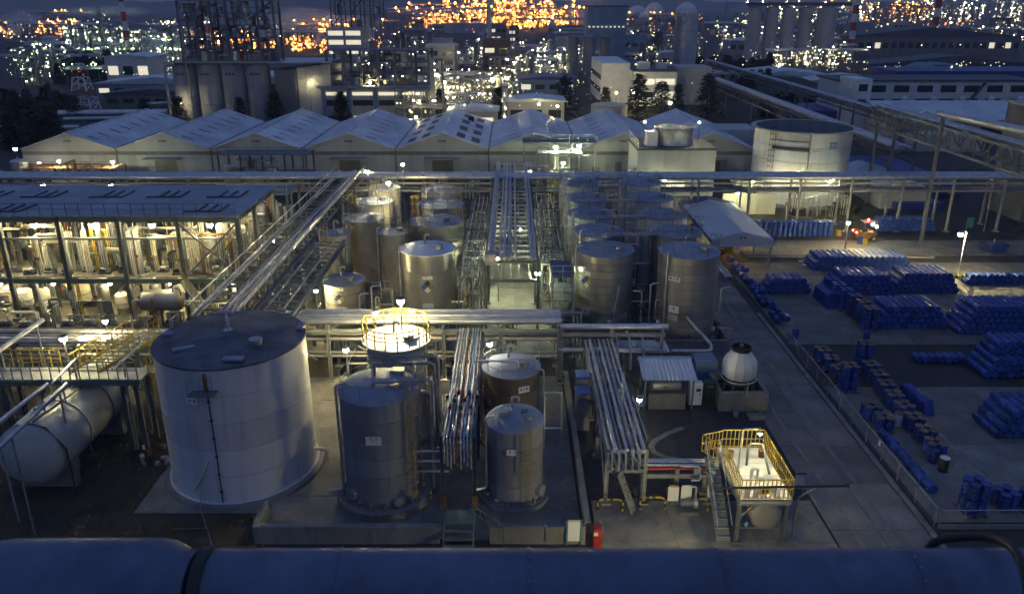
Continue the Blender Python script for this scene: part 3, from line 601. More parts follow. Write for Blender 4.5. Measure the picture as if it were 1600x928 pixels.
# ---- cooling tower, cabinets and shed
t = thing('cooling_tower', 'white bottle shaped cooling tower on a concrete basin', 'cooling tower', (15.0, 46.6, 0)); x, y = 15.0, 46.7
for a in ((13.4, 45.2, 16.6, 45.45), (13.4, 47.9, 16.6, 48.15), (13.4, 45.46, 13.65, 47.89), (16.35, 45.46, 16.6, 47.89)): B().box(a[0], a[1], 0, a[2], a[3], 1.35).obj('basin_wall', 'wall', t)
B().box(13.66, 45.46, 0, 16.34, 47.88, .9).obj('basin_floor', 'asphalt', t)
B().lathe([(1.1, 1.5), (1.1, 1.6), (1.0, 1.75)], x, y, 32).obj('tray', 'black', t); B().ring(x, y, 1.75, 1.12, .05, 32).obj('tray_ring', 'cream', t)
me = B().box(-.06, -.06, .9, .06, .06, 1.5).mesh('steel')
for k in range(8): inst('leg', me, (x+1.0*cos(k*pi/4+.2), y+1.0*sin(k*pi/4+.2), 0), t)
n = 12
for k in range(n):   # moulded shell staves
    b = B(); a0, a1 = 2*pi*k/n+.012, 2*pi*(k+1)/n-.012; pr = [(1.0, 1.85), (1.1, 2.0), (1.13, 2.5), (1.1, 2.85), (.98, 3.1), (.72, 3.45), (.6, 3.7)]
    vs = []
    for r_, z_ in pr:
        for q in (a0, (a0+a1)/2, a1): vs.append((x+r_*cos(q), y+r_*sin(q), z_))
    b.add(vs, [(i*3+j, i*3+j+1, i*3+j+4, i*3+j+3) for i in range(len(pr)-1) for j in range(2)]); b.obj('shell_stave', 'white', t)
B().lathe([(.98, 1.86), (1.08, 2.5), (1.06, 2.85), (.95, 3.08), (.7, 3.42), (.58, 3.7)], x, y, 24, 0, False).obj('shell_lining', 'galv_dull', t)
B().lathe([(.62, 3.68), (.64, 3.95), (.58, 3.95), (.56, 3.6)], x, y, 24, 0, False).obj('fan_ring', 'black', t); B().lathe([(.56, 3.7), (.001, 3.72)], x, y, 16).obj('fan_guard', 'black', t)
B().tube((x, y, 3.7), (x, y, 4.25), .13, 10).obj('motor', 'rust', t); B().pipe([(x+.2, y-1.1, 2.0), (x+.2, y-1.45, 2.0), (x+.2, y-1.45, 1.0)], .06, 6).obj('outlet', 'galv', t)
t = cabinet('control_cabinet', 'white electrical cabinet left of the cooling tower', 'cabinet', 12.05, 46.1, .1, .85, .5, 1.55, 'white'); B().cb(12.2, 45.83, 1.2, .3, .02, .2).obj('display', 'black', t)
t = cabinet('control_cabinet', 'dark green cabinet with a small pale emblem', 'cabinet', 13.0, 46.3, .1, .8, .6, 1.5, 'green')
B().lathe([(.12, -.01), (.12, .01)], 0, 0, 12).obj('print_mark', 'white', t).matrix_local = Matrix.Translation((0, -.34, .95)) @ Matrix.Rotation(pi/2, 4, 'X')
B().cb(13.0, 45.97, 1.38, .4, .01, .07).obj('print_mark', 'pale_blue', t)
t = thing('pump_shed', 'small open shed with a pale corrugated roof', 'shed', (10.1, 46.6, 0))
b = B(); n = 26
for i in range(n):
    xa, xb = 8.4+3.5*i/n, 8.4+3.5*(i+1)/n; za = .05*(i % 2); zb = .05*((i+1) % 2)
    b.add([(xa, 45.1, 2.25+za), (xb, 45.1, 2.25+zb), (xb, 47.3, 2.75+zb), (xa, 47.3, 2.75+za)], [(0, 1, 2, 3)])
b.obj('roof', 'sheet', t); B().box(8.35, 47.31, 2.6, 11.95, 47.45, 2.9).obj('ridge_cap', 'pale_blue', t)
for x in (8.6, 11.7):
    for y, z in ((45.3, 2.25), (47.1, 2.6)): B().bar((x, y, 0), (x, y, z), .1).obj('post', 'steel', t)
t = thing('chiller_tank', 'steel tank on a concrete plinth under the corrugated shed roof', 'tank', (10.1, 46.2, 0))
B().cb(10.1, 46.1, .55, 2.4, 1.3, 1.1).obj('plinth', 'wall', t); B().cyl((9.2, 46.1, 1.45), (11.0, 46.1, 1.45), .4, 20, .1).obj('shell', 'galv_dull', t); B().lathe([(.12, 1.8), (.12, 2.0)], 10.3, 46.1, 10).obj('valve', 'white', t); B().cb(10.0, 45.69, 1.5, .3, .02, .1).obj('name_plate', 'rust', t)
tag(B().cb(8.45, 45.7, .5, .6, .1, .8).obj('leaning_sign', 'pale_blue'), 'small pale panel leaning at the left of the shed plinth', 'sign')
t = thing('flat_canopy', 'flat grey sheet canopy behind the corrugated shed', 'canopy', (9.6, 50.2, 0)); B().box(7.6, 49.3, 2.3, 10.9, 51.2, 2.38).obj('roof', 'sheet', t)
for x in (7.8, 10.7):
    for y in (49.5, 51.0): B().bar((x, y, 0), (x, y, 2.3), .1).obj('post', 'steel', t)
for k in range(3): tag(B().pipe([(7.0+.9*k, 52.6, 2.0), (7.2+.9*k, 50.6, 3.3), (7.25+.9*k, 49.1, 3.0), (7.25+.9*k, 48.8, 1.2)], .09, 8).obj('bent_pipe', 'galv'), 'bent silver pipe dropping in front of the flat canopy', 'pipe', 'bent pipes by the flat canopy')
tag(B().pipe([(13.0, 54.0, 3.0), (13.9, 50.0, 2.6), (13.6, 48.9, 2.6), (10.9, 48.9, 2.6)], .12, 10).obj('elbow_pipe', 'galv'), 'fat silver pipe making an elbow left of the cooling tower', 'pipe')
tag(B().cb(13.4, 49.6, .9, 1.5, 1.6, 1.8).obj('water_tank', 'pale_blue'), 'blue box tank behind the green cabinet', 'tank')
for k, (dx, h) in enumerate(((0, 2.5), (.15, 2.9))):
    t = thing('duct_box', ('front', 'rear')[k]+' of the two tall blue grey duct boxes beside the bund wall', 'duct', (4.35+dx, 43.2+k*1.4, 0))
    B().cb(4.35+dx, 43.2+k*1.4, h/2, .85, 1.0, h).obj('casing', 'galv_dull', t); B().cb(4.35+dx, 43.2+k*1.4, h+.06, .95, 1.1, .1).obj('cap', 'pale_blue', t)
t = thing('pipe_loop', 'pale rectangular pipe frame beside the brown tank', 'pipe', (2.3, 40.5, 0)); B().path([(1.9, 40.3, 1.6), (2.9, 40.3, 1.6), (2.9, 40.9, 3.6), (1.9, 40.9, 3.6)], .07, 8, True).obj('frame', 'galv', t)
for x in (1.9, 2.9): B().tube((x, 40.3, .05), (x, 40.3, 1.6), .05, 6).obj('leg', 'galv', t)
t = thing('bucket', 'bright blue pail on the ground by the cooling tower', 'bucket', (14.4, 44.6, 0)); B().lathe([(.16, 0), (.2, .42), (.21, .44), (.18, .44), (.15, .05), (.001, .05)], 14.4, 44.6, 16).obj('body', 'pale_blue', t); B().path([(14.2, 44.6, .42), (14.2, 44.55, .55), (14.4, 44.5, .62), (14.6, 44.55, .55), (14.6, 44.6, .42)], .012, 4).obj('handle', 'galv', t)
tag(B().cb(15.6, 44.4, .1, 1.0, .6, .18).box(15.1, 44.0, 0, 16.1, 44.1, .3).obj('trough', 'wall'), 'shallow concrete trough in front of the cooling tower basin', 'trough')
lamp('small lamp at the end of the wide pipe rack', (7.75, 42.5, 2.3), 'bulb_small', .1, 0, (.0, .0))
lamp('lamp beside the brown tank and the narrow pipe rack', (-1.35, 43.4, 5.6), 'bulb_small', .11, 0)
# ---- lying vessel and walkways at lower left
t = thing('bullet_vessel', 'pale green domed pressure vessel lying at lower left', 'vessel', (-25.4, 39, 0))
B().cyl((-25.4, 35.9, 2.55), (-25.4, 43.5, 2.55), 1.75, 40, .8).obj('shell', 'vessel_green', t)
for y in (37.0, 42.5): B().box(-26.9, y-.25, 0, -23.9, y+.25, 1.5).obj('saddle', 'wall', t)
for y in (35.95, 38.6, 41.2):
    b = B(); b.path([(-25.4+1.78*cos(q), y, 2.55+1.78*sin(q)) for q in [2*pi*k/36 for k in range(36)]], .035, 5, True); b.obj('weld_strap', 'tank_dark', t)
b = B().path([(-27.1, 36.0, 3.3), (-25.4, 36.0, 4.42), (-24.4, 36.0, 4.1), (-23.5, 35.9, 2.9), (-23.4, 35.8, .1)], .05, 6); b.obj('spray_pipe', 'black', t)
B().tube((-25.0, 36.0, 4.45), (-24.2, 43.4, 4.4), .05, 6).obj('spray_pipe', 'black', t)
for k in range(4): B().tube((-25.4, 37+1.7*k, 4.25), (-25.4, 37+1.7*k, 4.75), .09, 8).obj('nozzle', 'steel', t)
t = thing('walkway', 'raised walkway with yellow railing above the lying vessel', 'walkway', (-27, 41.5, 0)); WZ = 4.75
for k in range(8): B().box(-34.0+1.6*k, 40.3, WZ-.06, -32.42+1.6*k, 41.9, WZ).obj('deck_panel', 'steel_pale', t)
for y in (40.3, 41.9): B().ibeam((-34, y, WZ-.22), (-21.3, y, WZ-.22), .14, .3).obj('beam', 'steel_green', t)
for x in (-33, -29.3, -22.4, -21.6): B().ibeam((x, 40.4, 0), (x, 40.4, WZ-.38), .2, .2).obj('post', 'steel', t); B().ibeam((x, 41.8, 0), (x, 41.8, WZ-.38), .2, .2).obj('post', 'steel', t)
rail(t, (-34, 41.9, WZ), (-26.6, 41.9, WZ), 1.1, .55, 'yellow', .035); rail(t, (-34, 40.3, WZ), (-21.4, 40.3, WZ), 1.1, .55, 'steel_green', .03)
t = thing('stair_tower', 'yellow railed stair climbing from the walkway to the pipes', 'stairs', (-24.3, 43, WZ))
for k in range(9): B().box(-25.6+.32*k, 41.2+.25*k, WZ+.1+.14*k, -24.2+.32*k, 41.5+.25*k, WZ+.14+.14*k).obj('stair_tread', 'steel_pale', t)
for dx in (-.1, 1.5):
    p, q = Vector((-25.6+dx, 41.2, WZ+.1)), Vector((-22.8+dx, 43.6, WZ+1.4)); rail(t, p, q, 1.0, .33, 'yellow', .04)
B().bar((-25.7, 41.1, WZ+.05), (-22.9, 43.5, WZ+1.3), .06, .22).obj('stringer', 'yellow', t); B().bar((-24.1, 41.1, WZ+.05), (-21.3, 43.5, WZ+1.3), .06, .22).obj('stringer', 'yellow', t)
t = thing('stair_flight', 'rusty yellow stair going down behind the big tank', 'stairs', (-20.5, 43, 0)); B().bar((-21.6, 41.8, WZ-.1), (-17.6, 44.4, 2.6), 1.2, .1).obj('stringer', 'yellow', t)
rail(t, (-21.6, 42.5, WZ), (-17.6, 45.0, 2.7), 1.0, .5, 'yellow', .035); rail(t, (-21.2, 41.2, WZ), (-17.2, 43.8, 2.7), 1.0, .5, 'yellow', .035)
for k, (u0, v0, u1, v1, z, r_, lb) in enumerate(((-60, 705, 74, 600, 5.6, .12, 'upper of the two blue grey pipes sloping over the lying vessel'), (-40, 735, 104, 600, 5.6, .12, 'lower of the two blue grey pipes sloping over the lying vessel'),
                                             (-40, 575, 66, 500, 6.2, .15, 'blue grey pipe crossing the left edge above the walkway'), (80, 600, 118, 560, 5.9, .06, 'thin pale conduit leaning on the walkway stair'), (175, 578, 220, 538, 5.8, .07, 'thin pale pipe at the stair top left of the big tank'))):
    p, q = G(u0, v0, z), G(u1, v1, z); t = thing('overhead_pipe', lb, 'pipe', p.lerp(q, .5)); B().tube(p, q, r_, 10).obj('pipe', 'galv', t)
    for f_ in (.35, .9): c_ = p.lerp(q, f_); B().tube((c_.x, c_.y, c_.z-.05), (c_.x, c_.y, .0), .05, 6).obj('prop', 'steel_pale', t)
lamp('lamp on the stair tower above the lying vessel', (-25.6, 41.0, 7.0), 'bulb_warm', .13, WZ); lamp('lamp over the stair tower railing', (-24.5, 43.6, 7.0), 'bulb_small', .1, 0)
for u, v, lb in ((130, 526, 'left one of the two lamps over the cross rack'), (163, 525, 'right one of the two lamps over the cross rack')):
    p = Yp(u, v, 49.0); lamp(lb, p, 'bulb_warm', .12, 0)
t = thing('scrap_pile', 'low heap of rubble and offcuts on the soil behind the vessel', 'rubble', (-20.6, 39.5, 0)); 
for k in range(26): B().cb(-20.6+R.gauss(0, .9), 40.6+R.gauss(0, 1.2), .12, R.uniform(.1, .5), R.uniform(.1, .4), R.uniform(.1, .35), R.uniform(0, 3)).obj('offcut', R.choice(('rust', 'wall', 'cream')), t)
for u0, v0, u1, v1, lb in ((268, 829, 330, 827, 'orange pipe lying on the soil in front of the big tank'), (350, 857, 400, 855, 'second orange pipe lying nearest the blue pipe')):
    p, q = G(u0, v0), G(u1, v1); tag(B().tube(p+Vector((0,0,.08)), q+Vector((0,0,.08)), .05, 6).obj('loose_pipe', 'rust'), lb, 'pipe')

# ---- worn paint and patches on the ground near the loading area
def strip(name, m, pts, w, z):
    b = B(); vs = []
    for i, p in enumerate(pts):
        a = Vector(pts[max(0, i-1)]); c_ = Vector(pts[min(len(pts)-1, i+1)]); d = (c_-a).normalized(); nrm = Vector((-d.y, d.x, 0))*w/2; p = Vector((p[0], p[1], z)); vs += [p-nrm, p+nrm]
    b.add(vs, [(2*i, 2*i+1, 2*i+3, 2*i+2) for i in range(len(pts)-1)]).obj(name, m, None, None, 'structure')
strip('road_marking', 'wall', [G(u, v).to_tuple() for u, v in ((1068, 668), (1045, 676), (1025, 687), (1017, 697), (1022, 706), (1040, 714), (1062, 718))], .35, .006)
for k in range(3): strip('road_marking', 'white', [G(1243+5*k, 403+6*k).to_tuple(), G(1253+5*k, 404+6*k).to_tuple()], .3, .085)
for x in (17.1, 18.9): strip('road_wear', 'wall', [(x+.12*math.sin(y*.4), y, 0) for y in range(28, 100, 2)], .22, .078)
# ================================================================ middle ground
# ---- main cross rack
pp = [(49.7, 4.45, .2, 'galv'), (50.2, 4.45, .14, 'galv_dull'), (50.6, 4.5, .22, 'galv'), (51.2, 4.45, .16, 'galv'), (51.7, 4.45, .12, 'galv_dull'),
      (49.7, 3.15, .13, 'galv_dull'), (50.1, 3.1, .1, 'rust'), (50.5, 3.15, .16, 'galv_dull'), (51.2, 3.15, .12, 'galv'), (49.6, 1.9, .1, 'galv_dull'), (50.2, 1.9, .12, 'steel_pale')]
t = rack_x('pipe_rack', 'main cross rack of large pale pipes behind the front tanks', -16.6, 3.2, 49.4, 52.0, (4.2, 2.9, 1.7), 5, pp, 'steel_pale', (1, .2))
ORD = ('first', 'second', 'third', 'fourth', 'fifth', 'sixth', 'seventh', 'eighth', 'ninth', 'tenth', 'eleventh', 'twelfth', 'thirteenth', 'fourteenth', 'fifteenth', 'sixteenth', 'seventeenth', 'eighteenth')+('far',)*20
for k in range(4):
    x = -15+4.4*k; B().bar((x, 49.35, 2.8), (x+1.5, 49.35, 1.7), .08).obj('brace', 'steel_pale', t)
pp = [(48.6, 3.4, .12, 'galv_dull'), (49.1, 3.4, .15, 'galv'), (49.7, 3.4, .1, 'galv_dull'), (50.3, 3.45, .18, 'galv_dull'), (50.9, 3.4, .1, 'rust'), (48.8, 2.35, .12, 'galv_dull'), (49.6, 2.35, .14, 'galv'), (50.4, 2.35, .1, 'galv_dull')]
t = rack_x('pipe_rack', 'lower dark rack of pipes crossing behind the walkway at left', -46, -17.2, 48.3, 51.2, (3.2, 2.2), 7, pp, 'steel', (4, .3))
for k in range(6):
    x = -44+4.2*k; B().bar((x, 48.25, 3.1), (x+1.6, 48.25, 2.2), .08).obj('brace', 'steel_pale', t)
pp = [(49.6, 4.1, .22, 'galv'), (50.3, 3.2, .18, 'galv_dull'), (50.8, 3.1, .12, 'red'), (49.5, 2.4, .2, 'galv')]
rack_x('pipe_rack', 'eastern end of the cross rack in front of the steel tanks', 3.4, 10.3, 49.4, 51.0, (3.9, 2.9), 2, pp, 'steel_pale', (.2, .4))
t = thing('bent_pipe', 'silver pipe standing behind the domed tank like a triangle', 'pipe', (-10.6, 48, 0)); B().pipe([(-11.2, 48.4, .1), (-11.2, 48.4, 1.9), (-9.0, 48.4, 1.9)], .07, 8).obj('pipe', 'galv', t); B().bar((-11.2, 48.4, 1.9), (-10.6, 48.4, 3.0), .06).obj('stay', 'galv', t)
lamp('very bright lamp above the yellow railed tank', Yp(586, 488, 47.5), 'bulb_hot', .11, 0); lamp('second lamp right of the very bright one on the cross rack', Yp(643, 485, 49.0), 'bulb_warm', .1, 0)
lamp('added lamp close above the lit white tank top', (-6.6, 43.3, 8.4), 'bulb_hot', .14, 6.3)  # extra lamp added to brighten the white roof
# ---- bridge of pipes at left
pp = [(x, 6.3, r, m) for x, r, m in ((-20.4, .1, 'galv'), (-20.05, .07, 'galv_dull'), (-18.85, .07, 'galv_dull'), (-18.5, .13, 'galv'), (-18.1, .09, 'galv_dull'), (-17.75, .11, 'galv'))]
t = rack_y('pipe_bridge', 'long pipe bridge with ladder like rungs climbing toward the warehouses', -20.7, -17.3, 46.5, 91.5, (6.0,), 6, pp, 'steel', False)
for k in range(30): y = 47.2+1.5*k; B().bar((-20.7, y, 5.75), (-17.3, y, 5.75), .12, .16).obj('rung', 'steel', t)
for x in (-20.7, -17.3): B().tube((x, 46.5, 6.9), (x, 91.5, 6.9), .05, 6).obj('side_rail', 'galv', t); posts(t, [(x, 47.2+1.5*k, 6.0) for k in range(30)], .9, .05, 'galv_dull', 'rail_post', 5)
t = thing('ladder_deck', 'broad dark ladder like deck beside the pipe bridge', 'pipe bridge', (-15.8, 55, 0))
for x in (-17.0, -14.5): B().ibeam((x, 46.5, 5.55), (x, 65, 5.55), .2, .5).obj('girder', 'steel', t)
for k in range(17): y = 47+1.1*k; B().bar((-17.0, y, 5.6), (-14.5, y, 5.6), .22, .14).obj('rung', 'steel', t)
for x in (-16.4, -15.2): B().tube((x, 46.5, 5.85), (x, 65, 5.85), .06, 8).obj('pipe', 'galv_dull', t)
for y in (47.5, 56, 64.5):
    for x in (-17.0, -14.5): B().ibeam((x, y, 0), (x, y, 5.3), .22, .22).obj('post', 'steel', t)
# ---- central rack
pp = [(x, 6.3, r, m) for x, r, m in ((-1.7, .28, 'galv_dull'), (-.95, .1, 'galv'), (-.6, .14, 'galv'), (-.2, .16, 'galv_dull'), (.3, .1, 'galv'), (1.55, .15, 'galv'), (1.85, .1, 'galv'))]
t = rack_y('pipe_rack', 'central rack of blue grey pipes between the two tank groups', -2.1, 2.05, 58.2, 96, (6.0, 4.4), 6, pp, 'steel')
for k in range(24): y = 58.8+1.55*k; B().bar((-2.1, y, 5.7), (2.05, y, 5.7), .1, .14).obj('rung', 'steel_pale', t)
for k in range(5): B().tube((-1.6+.75*k, 58, 4.6), (-1.6+.75*k, 96, 4.6), .09, 8).obj('pipe', 'galv_dull', t)
B().cb(-1.65, 58.4, 6.2, .9, .9, .9).obj('junction_box', 'galv_dull', t)
lamp('dazzling lamp right of the pale floor under the central rack', Yp(840, 427, 59.0), 'bulb_green', .13, 0)
lamp('added unseen lamp lighting the pale floor under the central rack', (-1.2, 65.0, 4.2), 'bulb_green', .2, 0); lamp('added lamp deep under the central rack', (.8, 76, 3.6), 'bulb_green', .09, 0); lamp('added lamp at the far end under the central rack', (-.9, 87, 3.6), 'bulb_warm', .09, 0)  # three lamps added to brighten the floor and pipes under the rack
# ---- tank groups
MT = []
def mid(label, u, v, w, h, m, **k):
    p = G(u, v, h); r = w/2/ppm(p.y, h); MT.append((p.x, p.y, r)); return tank('storage_tank', label, p.x, p.y, r, h, m, **k), p.x, p.y, r
lt = 'tanks of the lit western group'
q, x, y, r = mid('short tank with hazard diamond, lowest of the western tanks', 536, 437, 66, 3.4, 'tank_stained', rails=False, group=lt)
a, z = hit(x, y, r, 530, 467); diamond(q, x, y, r, a, z, .44); a, z = hit(x, y, r, 528, 452); plate(q, x, y, r, a, z, .9, .24, 3); a, z = hit(x, y, r, 534, 483); plate(q, x, y, r, a, z, .8, .3, 0)
q, x, y, r = mid('pale tank with hazard diamond and flat lid in front of the western group', 668, 388, 84, 6.2, 'tank_steel', rails=False, group=lt, mroof='sheet')
a, z = hit(x, y, r, 668, 448); diamond(q, x, y, r, a, z, .56); a, z = hit(x, y, r, 668, 434); plate(q, x, y, r, a, z, .8, .25, 2); a, z = hit(x, y, r, 669, 478); plate(q, x, y, r, a, z, .9, .45, 0)
for u, v, w, h, m, lb in ((524, 364, 46, 5.6, 'tank_stained', 'slim stained tank at the left edge of the western group'), (615, 362, 46, 5.6, 'tank_stained', 'slim stained tank left of the flat lid tank'),
                          (570, 340, 62, 6.0, 'tank_stained', 'wide stained tank with a glowing top between the slim ones'), (681, 345, 80, 6.2, 'tank_stained', 'wide tank right behind the flat lid tank'),
                          (586, 314, 56, 6.4, 'cream', 'tank with the most brightly lit top of the western group'), (688, 318, 72, 6.2, 'tank_stained', 'third tank back behind the flat lid tank'),
                          (600, 293, 50, 7.0, 'cream', 'tall cream tank at the back of the western group'), (690, 296, 64, 6.2, 'tank_stained', 'rearmost tank behind the flat lid tank')):
    q, x, y, r = mid(lb, u, v, w, h, m, group=lt, railm='rust' if u > 660 else 'steel', lad=radians(R.choice((-30, 210, 250))), seg=32)
for i, y in enumerate((59.2, 64.6, 70.4, 76.8, 83.8)):
    nm = ('first', 'second', 'third', 'fourth', 'fifth')[i]
    for x, col, h in ((7.35, 'inner', 6.7), (13.65, 'outer', 7.1)):
        r = 2.3 if i == 0 else 2.2
        q = tank('storage_tank', '%s steel tank from the front in the %s row of the eastern group' % (nm, col), x, y-(1.6 if x > 10 else 0), r, h, 'tank_steel' if i < 2 else 'tank_grey', group='tanks of the eastern group', roof=.4,
                 railm='steel', lad=radians(150 if x < 10 else 30), ladm='steel_pale', seg=44 if i == 0 else 32, courses=11 if i == 0 else 6)
        if i == 0:
            yy = y-(1.6 if x > 10 else 0)
            if x < 10:
                a, z = hit(x, yy, r, 917, 440); diamond(q, x, yy, r, a, z, .52); a, z = hit(x, yy, r, 917, 427); plate(q, x, yy, r, a, z, .8, .3, 2); a, z = hit(x, yy, r, 915, 486); plate(q, x, yy, r, a, z, .75, .6, 1)
                B().bar((x+.3, yy-r-.35, .3), (x+.9, yy-r-.3, 4.6), .1).obj('prop', 'steel_pale', q)
            else:
                a, z = hit(x, yy, r, 1054, 436); plate(q, x, yy, r, a, z, 1.0, .34, 3); a, z = hit(x, yy, r, 1053, 483); plate(q, x, yy, r, a, z, .8, .55, 1); a, z = hit(x, yy, r, 1052, 496); plate(q, x, yy, r, a, z, .8, .45, 0, m='cream')
            B().cyl((x+.3, yy-r+.1, 1.0), (x+.35, yy-r-.25, 1.0), .36, 18).obj('manway', 'tank_steel', q)
for i, y in enumerate((62, 67.6, 73.6, 80.2)):
    t = thing('catwalk', ('catwalk joining the eastern tank tops, %s from the front' % ('first', 'second', 'third', 'fourth')[i]), 'catwalk', (10.5, y, 6)); B().box(9.0, y-.4, 7.1, 12.0, y+.4, 7.2).obj('deck', 'steel_pale', t)
    rail(t, (9.0, y-.4, 7.2), (12.0, y-.4, 7.2), 1.0, 1, 'steel_pale'); rail(t, (9.0, y+.4, 7.2), (12.0, y+.4, 7.2), 1.0, 1, 'steel_pale')
    for x in (9.1, 11.9): B().bar((x, y, 0), (x, y, 7.1), .12).obj('post', 'steel', t)
wall('low bund wall along the road beside the eastern tanks', (16.45, 54.5, 0), (16.45, 88, 0), .2, .9); wall('low bund wall in front of the eastern tanks', (4.9, 54.4, 0), (16.3, 54.4, 0), .2, .9)
for lb, u, v, Y in (('lamp over the glowing tops of the western tanks', 608, 300, 80.5), ('lamp behind the western tanks near the far rack', 574, 268, 90), ('lamp with an orange post behind the western tanks', 662, 277, 88)):
    lamp(lb, Yp(u, v, Y), 'bulb_hot' if u < 640 and v > 280 else 'bulb_warm', .12, 0, m='rust')
lamp('added lamp standing between the slim tanks', (-11.9, 74.3, 8.7), 'bulb_hot', .12, 0); lamp('added lamp behind the most brightly lit tank top', (-11.6, 82.5, 8.9), 'bulb_hot', .1, 0)  # both lamps added above roof height so the tank tops look lit
lamp('added lamp inside the western group near its left edge', (-15.8, 59.2, 3.2), 'bulb_hot', .09, 0)  # extra lamp added for brightness among the western tanks
lamp('added lamp low between the central rack and eastern tanks', (2.5, 66, 3.3), 'bulb_green', .06, 0); lamp('added lamp at the rear of the eastern tanks', (2.5, 79, 3.3), 'bulb_green', .06, 0)  # two small fill lamps added beside the eastern tanks
lamp('added lamp behind the domed tank lighting the bund floor', (-10.6, 45.6, 4.2), 'bulb_warm', .11, .06)  # fill lamp added to light the bund floor
# ---- process shelter at left
t = thing('process_shelter', 'open two storey process shelter with a blue grey sheet roof', 'building', (-34, 66, 0)); FZ, RZ = 3.75, 9.0
xs = [-46.0, -41.2, -36.4, -31.6, -26.8, -22.0]
for y in (60.7, 65, 70.2):
    for x in xs: B().ibeam((x, y, 0), (x, y, RZ-.2), .34, .34).obj('column', 'steel', t); B().cb(x, y, .15, .7, .7, .3).obj('footing', 'wall', t)
for y in (60.7, 70.2):
    for z in (FZ-.25, RZ-.3): B().ibeam((xs[0], y, z), (xs[-1], y, z), .2, .4).obj('beam', 'steel_green', t)
for x in xs:
    for z in (FZ-.25, RZ-.3): B().ibeam((x, 60.9, z), (x, 70, z), .18, .34).obj('beam', 'steel', t)
B().ibeam((xs[0], 60.72, 7.1), (xs[-1], 60.72, 7.1), .12, .18).obj('beam', 'steel_pale', t)
for i in range(12): B().box(-46+2*i+.01, 60.95, FZ-.05, -44.02+2*i, 70.0, FZ).obj('floor_plate', 'concrete', t)
n = 15
for i in range(n): B().box(-50+28.2*i/n+.01, 60.4, RZ, -50+28.2*(i+1)/n-.01, 71.6, RZ+.07).obj('roof_sheet', 'shelter_roof', t)
rail(t, (-50, 60.5, RZ+.07), (-22, 60.5, RZ+.07), 1.0, 1.05, 'steel', .03)
for cx in (-46.0, -41.2, -35.2, -30.2, -25.0):
    for y0_ in (66.6, 61.6):
        if y0_ < 62 and -40 < cx < -26: continue
        b = B().box(cx-1.6, y0_, RZ+.08, cx+1.2, y0_+.16, RZ+.18)
        for k in range(3): b.box(cx-.6+k*.9, y0_+.17, RZ+.08, cx-.45+k*.9, y0_+2.4, RZ+.18)
        b.obj('roof_frame', 'roof_dark', t)
for (xa, xb, za, zb) in ((-26.8, -22, FZ, RZ-.5),):
    B().bar((xa, 60.6, za), (xb, 60.6, zb), .14).obj('brace', 'steel', t); B().bar((xa, 60.55, zb), (xb, 60.55, za), .14).obj('brace', 'steel', t)
B().bar((-26.8, 60.3, FZ), (-24.0, 58.6, .3), .8, .1).obj('stair', 'steel', t); rail(t, (-26.8, 60.0, FZ), (-24.0, 58.2, .3), .9, .5, 'yellow')
# equipment standing in the shelter
PM = ['galv', 'galv', 'cream', 'galv_dull', 'yellow', 'cream', 'white', 'steel_pale', 'galv', 'steel', 'galv_dull', 'rust', 'steel', 'white']
PW = {'galv': 'silver', 'cream': 'cream', 'galv_dull': 'dull grey', 'yellow': 'yellow', 'rust': 'rusty', 'white': 'white', 'steel_pale': 'pale grey', 'steel': 'dark grey'}
OD = ('first', 'second', 'third', 'fourth', 'fifth', 'sixth', 'seventh', 'eighth', 'ninth', 'tenth')
USED = {}
def prun(grp, lb, x0, x1, y0, y1, z0, z1, rmax=.085):
    x, y = R.uniform(x0, x1), R.uniform(y0, y1); h = R.uniform(z0+.8, z1); r = R.uniform(.03, rmax*.85); k = R.random(); m = R.choice(PM); X0 = x
    if k < .45: x2 = min(x1, max(x0, x+R.choice((-1, 1))*R.uniform(.6, 3.2))); e = R.choice((z0+.02, z0+.02, h+.3, h-.6)); pts = [(x, y, z0+.02), (x, y, h), (x2, y, h), (x2, y, e)]; w = 'arched' if e < h-1 else 'kinked'
    elif k < .7: y2 = min(y1, max(y0, y+R.uniform(-2, 2))); pts = [(x, y, z0+.02), (x, y, h), (x, y2, h), (x, y2, z0+.02)]; w = 'looped'
    elif k < .78: pts = [(x0, y, h), (x1, y, h)] if x1-x0 < 8 else [(x, y, z0), (x, y, h), (min(x1, x+5), y, h), (min(x1, x+5), y, z0)]; w = 'long level'
    elif k < .88: pts = [(x, y, z0+.02), (x, y, h), (x+.5, y, h), (x+.5, y, h-.7), (x+1.2, y, h-.7), (x+1.2, y, z0+.02)]; w = 'stepped'
    else: pts = [(x, y, z0+.02), (x, y, z1)]; w = 'straight upright'
    n = R.choice((1, 2, 3, 3)) if x1-x0 > 3 else 1; key = (lb, m, w, n); USED[key] = USED.get(key, 0)+1
    s = '%s %s %s %s, %s of its look' % (PW[m], w, ('single pipe', 'pipe pair', 'triple pipe')[n-1], lb, OD[USED[key]-1]) if 0 else '%s %s %s %s' % (PW[m], w, ('pipe', 'pipe pair', 'pipe trio')[n-1], lb)
    t = thing('process_pipe', s, 'pipe', (x, y, z0), grp)
    for i in range(n): B().pipe([(a+i*r*4.5, b-i*r*3.2, c_+(i*r*2.5 if 0 < j < len(pts)-1 else 0)) for j, (a, b, c_) in enumerate(pts)], r, 6, 2.5).obj('pipe', m, t)
    if R.random() < .6: B().cb(x, y, z0+(h-z0)*.45, r*4, r*4, r*3).obj('valve', R.choice(('steel', 'steel', 'galv_dull', 'yellow', 'red')), t)
    if R.random() < .5: B().lathe([(r*2, -.04), (r*2, .04)], x, y, 10, z0+(h-z0)*.7).obj('flange', 'galv_dull', t)
